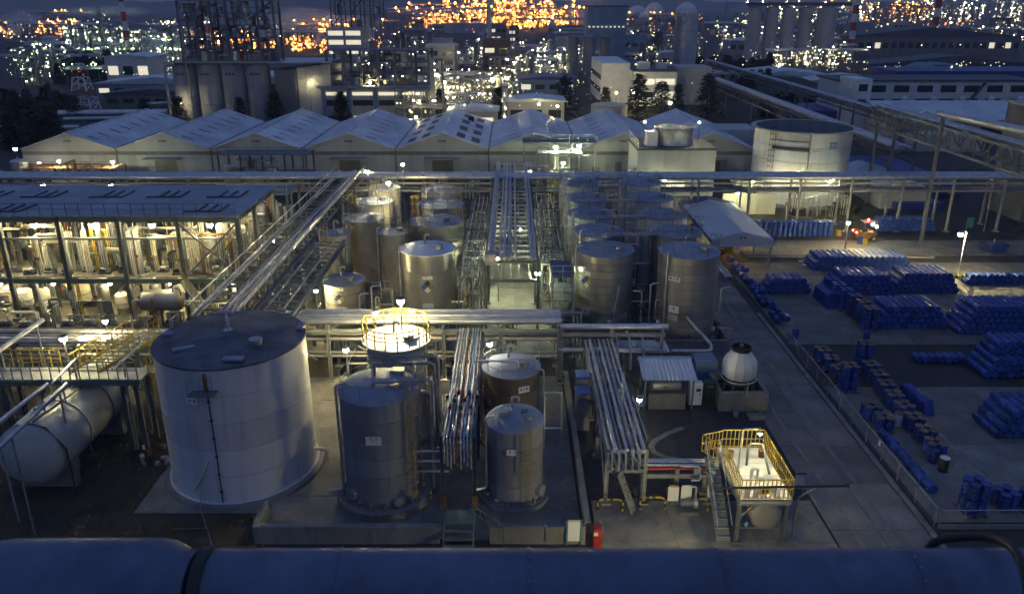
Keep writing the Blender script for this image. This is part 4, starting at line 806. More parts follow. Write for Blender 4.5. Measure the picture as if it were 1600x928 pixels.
def vessel(grp, lb, x, y, z, r, h, m):
    t = thing('process_vessel', lb, 'vessel', (x, y, z), grp)
    B().lathe([(.08, .35), (r*.7, .42), (r, .6), (r, h-.2), (r*.7, h-.04), (.1, h)], x, y, 20, z).obj('shell', m, t)
    for k in range(3): a = k*2.1; B().bar((x+cos(a)*r*.85, y+sin(a)*r*.85, z), (x+cos(a)*r*.85, y+sin(a)*r*.85, z+.7), .07).obj('leg', 'steel', t)
    B().tube((x, y, z+h-.02), (x, y, z+h+.3), .07, 8).obj('nozzle', 'galv', t); B().lathe([(r+.02, h*.5), (r+.02, h*.5+.05)], x, y, 20, z).obj('band', 'steel', t)
def pump(grp, lb, x, y, z, m):
    t = thing('process_pump', lb, 'pump', (x, y, z), grp); B().cb(x, y, z+.08, .9, .45, .15).obj('base', 'steel', t)
    B().cyl((x-.35, y, z+.36), (x+.1, y, z+.36), .17, 12, .04).obj('motor', m, t); B().lathe([(.2, .16), (.24, .3), (.2, .5)], x+.3, y, 12, z).obj('casing', 'galv', t); B().tube((x+.3, y, z+.5), (x+.3, y, z+1.0), .06, 8).obj('outlet', 'galv', t)
up, lo = 'equipment on the upper floor of the shelter', 'equipment on the ground floor of the shelter'
for k in range(5):
    for j in range(24): prun('upper floor pipes', 'on the upper floor of the shelter, %s bay' % OD[k], -45.8+4.8*k, -41.4+4.8*k, 61.3, 69.5, FZ, RZ-.8)
for k in range(5):
    for j in range(13): prun('ground floor pipes', 'on the ground floor of the shelter, %s bay' % OD[k], -45.8+4.8*k, -41.4+4.8*k, 58.6, 66, .05, FZ-.5)
for k in range(15): vessel(up, '%s upright vessel from the left on the upper floor' % ORD[k], -44.5+1.45*k+R.uniform(-.3, .3), R.uniform(63.2, 69), FZ, R.uniform(.3, .65), R.uniform(1.4, 3.2), R.choice(('galv', 'cream', 'tank_steel', 'galv_dull')))
for k in range(12): vessel(lo, '%s upright vessel from the left on the ground floor' % ORD[k], -44.5+1.45*k+R.uniform(-.3, .3), R.uniform(61.5, 65), .05, R.uniform(.4, .8), R.uniform(1.6, 3.0), R.choice(('galv', 'cream', 'tank_steel', 'white')))
for k in range(14): pump(up, '%s small pump from the left on the upper floor edge' % ORD[k], -44.8+1.55*k, 61.6+R.uniform(0, .8), FZ, R.choice(('pale_blue', 'galv_dull', 'steel', 'green')))
for k in range(12): pump(lo, '%s small pump from the left before the ground floor' % ORD[k], -45+1.7*k, 59.2+R.uniform(0, .6), .05, R.choice(('pale_blue', 'galv_dull', 'steel', 'red')))
t = thing('separator_drum', 'grey horizontal separator drum by the shelter stair', 'vessel', (-28.6, 60.4, 0)); B().cyl((-30.0, 60.0, 2.1), (-27.3, 60.0, 2.1), .85, 28, .3).obj('shell', 'tank_steel', t)
for x in (-29.5, -27.8): B().box(x-.12, 59.4, .05, x+.12, 60.6, 1.45).obj('saddle', 'steel', t)
B().pipe([(-27.6, 60, 2.9), (-27.6, 60, 3.3), (-27.0, 60, 3.3)], .08, 8).obj('nozzle', 'white', t)
t = thing('small_stair', 'yellow stair slanting up inside the upper floor', 'stairs', (-25.2, 64.5, FZ))
for k in range(9): B().box(-25.7+.2*k, 64, FZ+.25+.27*k, -25.4+.2*k, 65.2, FZ+.29+.27*k).obj('stair_tread', 'yellow', t)
for y in (64, 65.2): B().bar((-25.8, y, FZ+.05), (-23.8, y, FZ+2.7), .06, .2).obj('stringer', 'yellow', t)
for k, x in enumerate((-43.3, -38.9, -34.2, -29.3, -24.6)):
    od = ('first', 'second', 'third', 'fourth', 'fifth')[k]
    lamp('%s lamp from the left under the front of the shelter roof' % od, (x, 61.6, 8.0), 'bulb_warm', .15)
    lamp('%s added lamp from the left deep under the shelter roof' % od, (x+1.6, 66.6, 8.0), 'bulb_warm', .10)  # this row and the next two are added to brighten the shelter
    lamp('%s added lamp from the left under the upper floor' % od, (x+.8, 61.2, 3.1), 'bulb_warm', .10)
    lamp('%s added lamp from the left deep under the upper floor' % od, (x-.6, 63.7, 3.0), 'bulb_warm', .1)
# ---- second, darker open frame right of the shelter
t = thing('equipment_frame', 'dark open steel frame between the shelter and the warehouses', 'structure', (-24.5, 80, 0))
for x in (-28.5, -25.2, -21.9):
    for y in (74.5, 79): B().ibeam((x, y, 0), (x, y, 7.6), .22, .22).obj('column', 'steel', t)
for z in (3.6, 7.5):
    B().box(-28.6, 74.4, z-.06, -21.8, 79.1, z).obj('deck', 'steel_green', t); rail(t, (-28.6, 74.4, z), (-21.8, 74.4, z), 1.0, 1.1, 'steel_pale')
for k in range(22): prun('pipes of the dark frame', 'inside the dark open frame', -28.3, -22, 74.8, 78.7, R.choice((.05, 3.62)), R.choice((3.0, 7.2)))
for k in range(5): vessel('vessels of the dark frame', '%s upright vessel from the left inside the dark open frame' % ORD[k], -28+1.4*k, R.uniform(75.5, 78), R.choice((.05, 3.62)), .5, 2.4, 'galv_dull')
lamp('lamp inside the dark open frame', (-25, 74.8, 6.6), 'bulb_small', .14); lamp('lamp on the ground floor of the dark open frame', (-23.5, 74.6, 2.8), 'bulb_small', .14)
# ---- pipes and gear on the floor between the tanks
for k in range(36): prun('pipes by the central rack', 'standing beside the central rack', *R.choice(((-4.0, -2.3), (2.4, 4.6))), 57.5, 88, .06, R.choice((2.0, 4.0, 5.6)), .09)
for k in range(24): prun('pipes between the western tanks', 'between the western tanks', *R.choice(((-17, -15.6), (-11.7, -9.6), (-5, -4))), 56, 84, .06, R.choice((2.2, 4.5)), .09)
for k in range(10): pump('pumps by the central rack', '%s small pump from the front beside the central rack' % ORD[k], R.choice((-3.2, 3.3)), 57+2.8*k, .06, R.choice(('pale_blue', 'green', 'galv_dull')))
for k in range(12): prun('pipes behind the cross rack', 'just behind the cross rack', -16, 5, 53, 56.5, .06, 3.6, .09)
t = thing('platform_frame', 'multi level steel frame left of the first eastern tank', 'structure', (3.8, 58.5, 0))
for x in (3.1, 4.6):
    for y in (56, 60): B().ibeam((x, y, 0), (x, y, 5.6), .14, .14).obj('column', 'steel_pale', t)
for z in (1.9, 3.6, 5.5): B().box(3.0, 55.9, z-.05, 4.7, 60.1, z).obj('deck', 'steel', t); rail(t, (3.0, 55.9, z), (4.7, 55.9, z), .9, .8, 'galv')
def open_frame(lb, x0, x1, y0, y1, h, nz, npipe, m='steel'):
    t = thing('pipe_gantry', lb, 'structure', ((x0+x1)/2, (y0+y1)/2, 0))
    for x in (x0, x1):
        for y in (y0, (y0+y1)/2, y1): B().bar((x, y, 0), (x, y, h), .13).obj('column', m, t)
    for k in range(1, nz+1):
        z = h*k/nz
        for y in (y0, (y0+y1)/2, y1): B().bar((x0, y, z), (x1, y, z), .1).obj('beam', m, t)
        for x in (x0, x1): B().bar((x, y0, z), (x, y1, z), .1).obj('beam', m, t)
        rail(t, (x0, y0, z), (x1, y0, z), .9, .9, 'galv_dull', .016)
        for j in range(4): x = x0+.25+(x1-x0-.5)*j/3; B().tube((x, y0-.3, z+.12), (x, y1+.3, z+.12), R.uniform(.03, .07), 6).obj('pipe', R.choice(('galv', 'galv_dull', 'steel_pale')), t)
    for k in range(npipe):
        x, y = R.uniform(x0, x1), R.uniform(y0, y1); z = R.uniform(0, h*.6); e = z+R.uniform(.8, 2.4); r = R.uniform(.03, .08); mm = R.choice(('galv', 'galv_dull', 'galv_dull', 'steel', 'cream', 'rust'))
        B().pipe([(x, y, z), (x, y, e), (x+R.uniform(-.9, .9), y, e), ] if R.random() < .5 else [(x, y, z), (x, y, e), (x, y+R.uniform(-1.5, 1.5), e)], r, 6).obj('pipe', mm, t)
        if k % 3 == 0: B().cb(x, y, (z+e)/2, .22, .22, .22).obj('valve', R.choice(('steel', 'galv_dull', 'rust')), t)
    return t
for k, y in enumerate((58.5, 65.5, 72.5, 79.5)):
    open_frame('cluttered pipe frame left of the central rack, %s from the front' % ORD[k], -4.25, -2.45, y, y+5.6, 4.6, 3, 22); open_frame('cluttered pipe frame right of the central rack, %s from the front' % ORD[k], 2.45, 4.5, y+2.6 if k == 0 else y, y+5.6, 4.8, 3, 22)
for k, y in enumerate((62.0, 67.6, 73.6, 80.2)):
    t = thing('branch_line', '%s level branch line from the front between the eastern tanks' % ORD[k], 'pipe', (9, y, 0), 'branch lines between the eastern tanks')
    for j, z in enumerate((1.2, 2.6, 4.4)): B().tube((4.6, y+.25*j, z), (16, y+.25*j, z), .07, 7).obj('pipe', ('galv', 'galv_dull', 'galv')[j], t)
    for x in (5, 10.5, 15.8): B().bar((x, y+.2, 0), (x, y+.2, 4.5), .1).obj('post', 'steel', t)
for k, (x, y) in enumerate(((4.9, 57.6), (10.2, 57.5), (10.6, 56.2), (11.2, 57.0), (16.1, 56.5), (-9.5, 58.2), (-11.4, 59.5), (-12.2, 58.6))):
    t = thing('riser_pipe', 'bent silver riser at the foot of a tank, %s from a count across' % ORD[k] if 0 else '%s of the bent silver risers at the tank feet' % ORD[k], 'pipe', (x, y, 0), 'risers at the tank feet')
    h = R.uniform(2.5, 5.5); B().pipe([(x, y, .05), (x, y, h), (x+R.choice((-.7, .7)), y+.2, h)], .07, 8).obj('riser', 'galv', t); B().pipe([(x, y-.05, 1.1), (x+1.2, y-.05, 1.1), (x+1.2, y-.05, .1)], .06, 8).obj('branch', 'galv_dull', t); B().cb(x, y, 1.5, .25, .25, .25).obj('valve', 'steel', t)
# ---- far cross rack
pp = [(88.0, 6.3, .26, 'galv'), (88.7, 6.25, .16, 'galv_dull'), (89.3, 6.3, .24, 'galv'), (90.0, 6.25, .18, 'galv_dull'), (90.6, 6.3, .14, 'galv'), (88.2, 4.7, .14, 'galv_dull'), (89.6, 4.7, .18, 'galv_dull')]
rack_x('pipe_rack', 'long far rack of pipes crossing the whole site before the warehouses', -66, 62, 87.7, 90.9, (6.0, 4.5), 22, pp, 'steel_pale', (2, 20))
t = thing('railed_walkway', 'railed walkway at upper left before the warehouses', 'walkway', (-55, 84, 5)); B().box(-74, 83.3, 5.1, -40, 84.6, 5.2).obj('deck', 'steel_pale', t); rail(t, (-74, 83.3, 5.2), (-40, 83.3, 5.2), 1.0, 1.4, 'steel_pale'); rail(t, (-74, 84.6, 5.2), (-40, 84.6, 5.2), 1.0, 1.4, 'steel_pale')
for k in range(7): B().bar((-73+5.4*k, 84, 0), (-73+5.4*k, 84, 5.1), .18).obj('post', 'steel', t)
for lb, u, v, Y in (('lamp on the far rack beside the pale cooling building', 912, 273, 92), ('lamp on the far rack behind the blue canopy', 1175, 285, 92), ('lamp on the far rack in front of the open topped tank', 1297, 285, 92), ('lamp at left above the shelter roof on a post', 67, 290, 82), ('lamp above the middle of the shelter roof', 173, 290, 83),
                    ('dim lamp on the far rack left of the cooling building', 857, 276, 91), ('dim lamp at the foot of the central rack far end', 828, 268, 93)):
    lamp(lb, Yp(u, v, Y), 'bulb_green' if u > 900 else 'bulb_small', .13, 0)
# ================================================================ drum yard at right
DR, DH = .27, .82
def drum_mesh(m='blue_drum', n=14):
    r = DR; return B().lathe([(r, 0), (r, .02), (r*.97, .04), (r*.97, .27), (r, .285), (r*.97, .3), (r*.97, .53), (r, .545), (r*.97, .56), (r*.97, DH-.04), (r, DH-.02), (r, DH), (r*.92, DH), (r*.91, DH-.025), (.001, DH-.025)], 0, 0, n, 0, True).mesh(m)
DM = drum_mesh(); DW = drum_mesh('white'); LID = B().lathe([(DR*.98, 0), (DR*.98, .03), (.001, .035)], 0, 0, 14).mesh('drum_lid')
ORD = ('first', 'second', 'third', 'fourth', 'fifth', 'sixth', 'seventh', 'eighth', 'ninth', 'tenth', 'eleventh', 'twelfth', 'thirteenth', 'fourteenth', 'fifteenth', 'sixteenth', 'seventeenth', 'eighteenth')+('far',)*20
DRUMS = []   # (x, y, z, lying, label, group, lid)
def stack(lb, x0, y0, n, tiers, rows, step=0, slope=True, g=None):
    """drums lying with their ends to the camera, packed in a trapezoid; only those that show"""
    p = DR*2.03; hz = p*.866
    for rw in range(rows):
        T = tiers-(step if rw == 0 else 0)
        for tr in range(T):
            m = n-tr if slope else n-(tr % 2)
            for i in range(m):
                top = tr >= T-1 or tr >= T-(2 if rw == 0 and step else 1); edge = i == 0 or i == m-1; front = rw == 0 or (step and rw == 1 and tr >= tiers-step-1)
                if not (top or edge or front): continue
                DRUMS.append((x0+DR+p*(i+tr*.5 if slope else i+.5*(tr % 2)), y0+rw*(DH+.05), DR+tr*hz+.075, True, 'drum %s from left, %s, %s, %s' % (ORD[i], ('bottom tier', 'second tier', 'third tier', 'fourth tier', 'fifth tier')[tr] if tr < T-1 or T == 1 else 'top tier', ('front row', 'middle row', 'rear row')[rw], lb), g, False))
stack('the wide trapezoid stack at mid right', 29.4, 58.7, 11, 4, 3, g='drums of the wide trapezoid stack')
stack('the long stack at the right edge', 35.6, 57.5, 15, 5, 3, g='drums of the long stack')
stack('the big stepped stack at the right edge', 33.3, 49.8, 11, 5, 3, 2, g='drums of the stepped stack')
stack('the sloping stack at the lower right edge', 29.3, 41.6, 8, 4, 3, g='drums of the lower right stack')
stack('the single short row before the stepped stack', 29.7, 52.3, 7, 1, 1, g='drums of the short row')
stack('the stack left of the tall yard lamp', 34.7, 66.9, 11, 4, 3, g='drums of the stack by the lamp')
stack('the stack with its left end in the light', 28.9, 66.4, 11, 4, 3, g='drums of the middle stack')
stack('the rear stack behind the two lit ones', 29.6, 73.3, 18, 3, 3, g='drums of the rear stack')
stack('the low row right of the tall yard lamp', 42.6, 69.2, 24, 2, 1, g='drums of the low row')
stack('the stack left of the lamp stacks near the canopy', 22.9, 66.8, 8, 3, 2, g='drums near the canopy')
stack('the far pile behind the forklift', 42.0, 87.5, 13, 3, 2, g='drums of the far pile')
PAL = []
def pallet(x, y, rz, lb):
    t = thing('pallet', lb, 'pallet', (x, y, .07), 'wooden pallets in the drum yard')
    if 'boards' not in MAT:
        b = B()
        for k in range(6): b.box(-.58, -.58+k*.205, .1, .58, -.44+k*.205, .13)
        MAT['boards'] = b.mesh('wood'); b = B()
        for k in (-.5, 0, .5): b.box(k-.05, -.58, 0, k+.05, .58, .1)
        MAT['bearers'] = b.mesh('wood')
    for nm in ('boards', 'bearers'): o = inst(nm, MAT[nm], (x, y, .07), t)
    t.rotation_euler.z = rz
def quad_(x, y, tiers, lb, g, lid=True, rz=0.0, keep=4):
    pallet(x, y, rz, 'wooden pallet under drums '+lb)
    for tr in range(tiers):
        for i, (a, b) in enumerate(((-1, -1), (1, -1), (-1, 1), (1, 1))):
            if i >= keep: continue
            dx, dy = a*.285, b*.285
            DRUMS.append((x+dx*cos(rz)-dy*sin(rz), y+dx*sin(rz)+dy*cos(rz), .21+tr*(DH+.1), False, '%s%s drum %s' % (('front left', 'front right', 'rear left', 'rear right')[i], '' if tiers == 1 else (' lower', ' upper')[tr], lb), g, lid and tr == tiers-1))
        if tr: 
            pass
for k in range(9): quad_(25.5-.1*k+R.uniform(-.1, .1), 51.8-1.5*k, 2 if k == 0 else 1, 'of pallet %s in the middle line from behind' % ORD[k], 'the middle line of drums', True, R.uniform(-.2, .2))
for k in range(6): quad_(28.6+R.uniform(-.1, .1)+.08*k, 66.0-1.45*k, 2, 'of pallet %s in the double line below the lit stacks' % ORD[k], 'the double line of drums', k > 1, R.uniform(-.1, .1))
for k, y in enumerate((52.8, 51.3, 49.7, 48.1, 44.2, 42.8)): quad_(23.0+R.uniform(-.15, .15), y, 1+(k in (3,)), 'of pallet %s along the yard fence from behind' % ORD[k], 'the fence line of drums', True, R.uniform(-.2, .2))
quad_(23.9, 34.4, 2, 'of the double stacked four nearest the camera', 'the near double stack', False, .1); quad_(25.9, 34.9, 1, 'of the low group at the lower right corner', 'the corner group', False, .2)
quad_(27.2, 34.7, 1, 'of the group at the very right edge of the corner', 'the edge group', False, -.1)
for k in range(17): 
    for tr in range(2): DRUMS.append((26.9+.57*k, 85.6, .1+tr*(DH+.06), False, '%s %s drum from left in the long row behind the canopy' % (ORD[k], ('lower', 'upper')[tr]), 'the long double row', False))
    DRUMS.append((26.9+.57*k, 86.2, .1+DH+.06, False, '%s drum from left of the hind row behind the canopy' % ORD[k], 'the long double row', False))
for k in range(8): DRUMS.append((22.6+.1*(k % 2), 41.2-.75*k, DR+.08, True, '%s blue drum lying loose along the lower fence, from behind' % ORD[k], 'loose drums along the fence', False))
for k in range(26): DRUMS.append((21.9+.45*(k % 2)+.3*R.random(), 74.5-.62*k, DR+.1+(.45 if k % 5 == 0 else 0), True, 'blue drum %d back in the untidy line along the road' % (26-k) if 0 else 'blue drum lying in the untidy line along the road', 'drums along the road', False))
DRUMS.append((24.3, 39.1, .08, False, 'blue drum standing alone at the end of the middle line', 'lone drum', False)); DRUMS.append((27.7, 56.2, .08, False, 'single blue drum standing before the wide trapezoid stack', 'single drum', False)); DRUMS.append((22.4, 56.9, .08, False, 'single blue drum standing by the fence corner', 'corner drum', False))
DRUMS.append((38.3, 82.6, .06, False, 'single blue drum standing beside the small lamp post', 'drum by the small lamp', False))
DRUMS.sort(key=lambda d: -1/((d[0])**2+d[1]**2+400))
for i, (x, y, z, ly, lb, g, lid) in enumerate(DRUMS[:300]):
    t = inst('drum', DM, (x, y, z), None, (-pi/2, R.uniform(0, 6), 0) if ly else (0, 0, R.uniform(0, 6))); tag(t, lb, 'drum', g)
    if lid: l = bpy.data.objects.new('lid', LID); COL.objects.link(l); l.parent = t; l.location = (0, 0, DH-.02)
b = B(); base = [tuple(v.co) for v in DM.vertices]; fs = [tuple(p.vertices) for p in DM.polygons]
for x, y, z, ly, lb, g, lid in DRUMS[300:]:
    a = R.uniform(0, 6); c_, s_ = cos(a), sin(a); vs = []
    for vx, vy, vz in base:
        vx, vy = vx*c_-vy*s_, vx*s_+vy*c_; vs.append((x+vx, y+vz, z-vy) if ly else (x+vx, y+vy, z+vz))
    b.add(vs, fs)
o = b.obj('distant_drums', 'blue_drum', None, 'more blue drums in the stacks farther back in the yard', 'stuff')
t = thing('drum', 'white drum standing out in the middle line of blue drums', 'drum', (25.05, 43.5, .2)); inst('body', DW, (24.2, 43.3, .08), t); inst('lid', LID, (24.2, 43.3, .09+DH), t)
t = thing('drum', 'black drum with a pale lid at the end of the middle line', 'drum', (24.5, 38.4, .1)); inst('body', drum_mesh('black'), (24.4, 38.2, .08), t); inst('lid', B().lathe([(DR, 0), (DR, .03), (.001, .03)], 0, 0, 14).mesh('white'), (24.4, 38.2, .09+DH), t)
for k, (x, y, a, b_, h, rz, lb) in enumerate(((27.9, 64.8, 1.4, 3.4, 1.3, .05, 'blue tarpaulin over the head of the double line'), (26.6, 46.0, .7, 3.2, 1.0, .12, 'blue tarpaulin along the middle line of drums'))):
    n = 8; vs = []; 
    for i in range(n+1):
        for j in range(7):
            e = (-a/2, -a/2*.93, -a*.25, 0, a*.25, a/2*.93, a/2)[j]; hh = (0, h*.86, h*.97, h, h*.97, h*.86, 0)[j]; yy = -b_/2+b_*i/n
            vs.append((x+e*cos(rz)-yy*sin(rz)+R.uniform(-.04, .04), y+e*sin(rz)+yy*cos(rz), .08+hh*(1 if 0 < i < n else .0)+(R.uniform(-.05, .05) if hh else 0)))
    tag(B().add(vs, [(i*7+j, i*7+j+1, i*7+j+8, i*7+j+7) for i in range(n) for j in range(6)]).obj('tarpaulin', 'blue_tarp'), lb, 'tarpaulin')
# ---- yard fence
t = thing('yard_fence', 'long wire fence with a pale top rail between the road and the drum yard', 'fence', (21.35, 44, 0))
B().tube((21.38, 33.2, 1.15), (21.38, 55.6, 1.15), .03, 6).obj('top_rail', 'galv', t)
for k in range(12): B().tube((21.38, 33.2+2.03*k, .05), (21.38, 33.2+2.03*k, 1.25), .035, 6).obj('post', 'galv_dull', t)
b = B()
for k in range(8): b.tube((21.38, 33.2, .16+.12*k), (21.38, 55.6, .16+.12*k), .006, 3)
for k in range(112): b.tube((21.38, 33.2+.2*k, .12), (21.38, 33.2+.2*k, 1.1), .006, 3)
b.obj('wire_mesh', 'galv_dull', t, None, 'stuff')
for k in (3, 6, 10): B().cb(21.36, 33.2+2.03*k+.4, .95, .04, .22, .3).obj('tag_plate', 'white', t)
t = thing('yard_fence', 'short wire fence across the lower end of the drum yard', 'fence', (26, 33.2, 0)); B().tube((21.5, 33.1, 1.1), (34, 33.1, 1.1), .025, 6).obj('top_rail', 'galv_dull', t); posts(t, [(21.6+2.4*k, 33.1, .05) for k in range(6)], 1.1, .06, 'galv_dull'); B().box(21.5, 33.05, .0, 34, 33.15, .25).obj('kickboard', 'wall', t)
# ---- yard lamps, canopy, forklift, odds and ends
p = Yp(1503, 370, 71.2); lamp('tall yard lamp post standing among the drum stacks', (42.4, 71.2, 4.45), 'bulb_hot', .15, .07, (-.5, 0), name='street_lamp', m='white'); B()
B().cb(41.9+1.0, 71.2, .2, 1.6, .5, .25)
t = thing('lamp_island', 'low yellow and black kerb at the foot of the tall yard lamp', 'kerb', (42.8, 71.2, 0)); B().cb(42.8, 71.3, .2, 1.9, .4, .26).obj('block', 'yellow', t); 
for k in range(3): B().cb(42.2+.6*k, 71.3, .2, .22, .41, .27).obj('stripe', 'black', t)
lamp('small lamp post in the yard behind the rear drum stack', (35.2, 79.2, 3.4), 'bulb_hot', .12, .06, name='street_lamp'); lamp('unlit looking lamp post by the far rack at right', (55.0, 88, 5.6), 'bulb_small', .04, 0, name='street_lamp')
t = thing('canopy_shed', 'blue and white gable roofed canopy beside the yard', 'shed', (22.9, 83, 0)); x0, x1, y0, y1 = 19.9, 25.7, 74.4, 90.0; zc, zr = 3.0, 3.75
for k in range(8):
    ya, yb = y0+(y1-y0)*k/8+.012, y0+(y1-y0)*(k+1)/8-.012
    for xa, xb in ((x0-.25, (x0+x1)/2), (x1+.25, (x0+x1)/2)): B().add([(xa, ya, zc), (xb, ya, zr), (xb, yb, zr), (xa, yb, zc), (xa, ya, zc-.06), (xb, ya, zr-.06), (xb, yb, zr-.06), (xa, yb, zc-.06)], [(0,1,2,3), (7,6,5,4), (0,4,5,1), (1,5,6,2), (2,6,7,3), (3,7,4,0)]).obj('roof_sheet', 'membrane' if k < 7 else 'blue_tarp', t)
B().prism([(x0-.2, zc-.02), ((x0+x1)/2, zr-.08), (x1+.2, zc-.02), (x1+.2, zc-.75), (x0-.2, zc-.75)], y0-.1, y0-.03).obj('gable_panel', 'membrane', t)
for s_ in (x0-.25, x1+.25): B().box(s_-.05, y0, zc-.3, s_+.05, y1, zc+.02).obj('eave_trim', 'blue_tarp', t)
for x in (x0, x1):
    for k in range(4): B().bar((x, y0+.1+5.1*k, 0), (x, y0+.1+5.1*k, zc-.07), .16).obj('post', 'steel_pale', t)
for k in range(2): B().cb((x0+x1)/2-.2+.4*k, y0-.13, zr-.55, .25, .03, .12).obj('print_mark', 'black', t)
for k in range(5): B().bar((x0-.3, 86+1.1*k, .8), (x0-.3, 86.5+1.1*k, 2.9), .1).obj('side_louvre', 'steel_pale', t)
lamp('orange tinted lamp inside the canopy shed', (23.2, 80.0, 2.2), 'bulb_orange', .11); lamp('lamp at the back of the canopy shed', (22.3, 86.5, 2.3), 'bulb_warm', .12)
t = thing('filling_station', 'drum filling machine with yellow and blue parts inside the canopy', 'machine', (23.0, 79, 0)); B().cb(22.6, 80, .6, 1.6, 1.0, 1.1).obj('cabinet', 'yellow', t); B().cb(23.9, 79.6, .9, .5, .8, 1.7).obj('column', 'white', t); B().cb(23.0, 79.2, 1.5, 1.8, .2, .25).obj('arm', 'blue_drum', t); B().cb(22.0, 79.0, .35, .7, .7, .6).obj('hopper', 'rust', t)
t = thing('roller_conveyor', 'roller conveyor leading out of the canopy along the road', 'conveyor', (20.6, 76, 0))
for dx in (0, .7): B().bar((20.2+dx, 70, .55), (20.2+dx, 80, .55), .06, .16).obj('side_beam', 'galv', t)
me = B().tube((-.33, 0, 0), (.33, 0, 0), .05, 8).mesh('galv')
for k in range(32): inst('roller', me, (20.55, 70.2+.3*k, .6), t)
for k in range(5): B().bar((20.2, 70.3+2.3*k, 0), (20.2, 70.3+2.3*k, .5), .07).obj('leg', 'steel', t); B().bar((20.9, 70.3+2.3*k, 0), (20.9, 70.3+2.3*k, .5), .07).obj('leg', 'steel', t)
t = thing('forklift', 'orange forklift with bright headlights driving before the far drum row', 'forklift', (39.8, 86.8, 0)); fx, fy = 39.5, 84.0
B().cb(fx, fy, .75, 1.5, 1.1, .7).obj('body', 'rust', t); B().cb(fx-1.0, fy, .85, .6, 1.05, .85).obj('counterweight', 'rust', t)
for dx in (-.6, .55):
    for dy in (-.5, .5): B().tube((fx+dx, fy+dy, 1.0), (fx+dx*.85, fy+dy, 2.2), .045, 6).obj('cab_post', 'black', t)
B().cb(fx-.02, fy, 2.24, 1.3, 1.15, .07).obj('overhead_guard', 'white', t); B().cb(fx-.3, fy, 1.25, .5, .6, .3).obj('seat', 'black', t)
for dy in (-.3, .3): B().bar((fx+1.0, fy+dy, .1), (fx+1.0, fy+dy, 2.4), .1, .16).obj('mast', 'black', t); B().bar((fx+1.05, fy+dy, .2), (fx+2.1, fy+dy, .2), .1, .06).obj('fork', 'steel', t)
for dx, r_ in ((.6, .36), (-.9, .28)):
    for dy in (-.55, .55): w = B().tube((fx+dx, fy+dy-.12, r_+.06), (fx+dx, fy+dy+.12, r_+.06), r_, 16).obj('wheel', 'black', t); B().tube((fx+dx, fy+dy-.14, r_+.06), (fx+dx, fy+dy+.14, r_+.06), r_*.5, 12).obj('rim', 'yellow', w)
for dy in (-.45, .45): B().ball((fx+.8, fy+dy, 1.75), .13).obj('headlight', 'bulb_small', t); B().ball((fx-1.32, fy+dy, 1.1), .12).obj('tail_light', 'tail_red', t)
B().lathe([(.1, 2.28), (.1, 2.5), (.001, 2.55)], fx, fy, 10).obj('beacon', 'tail_red', t)
for u, v, lb in ((1310, 369, 'yellow guard block left of the forklift'), (1350, 383, 'yellow guard block below the forklift')): p = G(u, v); t = thing('guard_block', lb, 'barrier', p); B().cb(p.x, p.y, .35, .5, .4, .6).obj('block', 'yellow', t); B().cb(p.x, p.y, .68, .3, .3, .08).obj('cap', 'yellow', t)
p = G(1513, 362); t = thing('notice_board', 'green notice board standing alone by the far yard edge', 'sign', p); B().cb(p.x, p.y, 1.1, .8, .06, 1.2).obj('panel', 'teal', t); B().bar((p.x-.3, p.y+.06, 0), (p.x-.3, p.y+.06, 1.7), .06).obj('post', 'steel', t); B().bar((p.x+.3, p.y+.06, 0), (p.x+.3, p.y+.06, 1.7), .06).obj('post', 'steel', t)
p = G(1557, 395); t = thing('skip_box', 'blue metal skip left alone at the right of the yard', 'skip', p); B().prism([(p.x-.7, .05), (p.x+.6, .05), (p.x+.9, 1.0), (p.x-.9, 1.0)], p.y-.5, p.y+.5).obj('body', 'blue_drum', t); B().tube((p.x-.5, p.y, 1.0), (p.x-.5, p.y, 1.5), .04, 6).obj('lifting_post', 'galv', t)
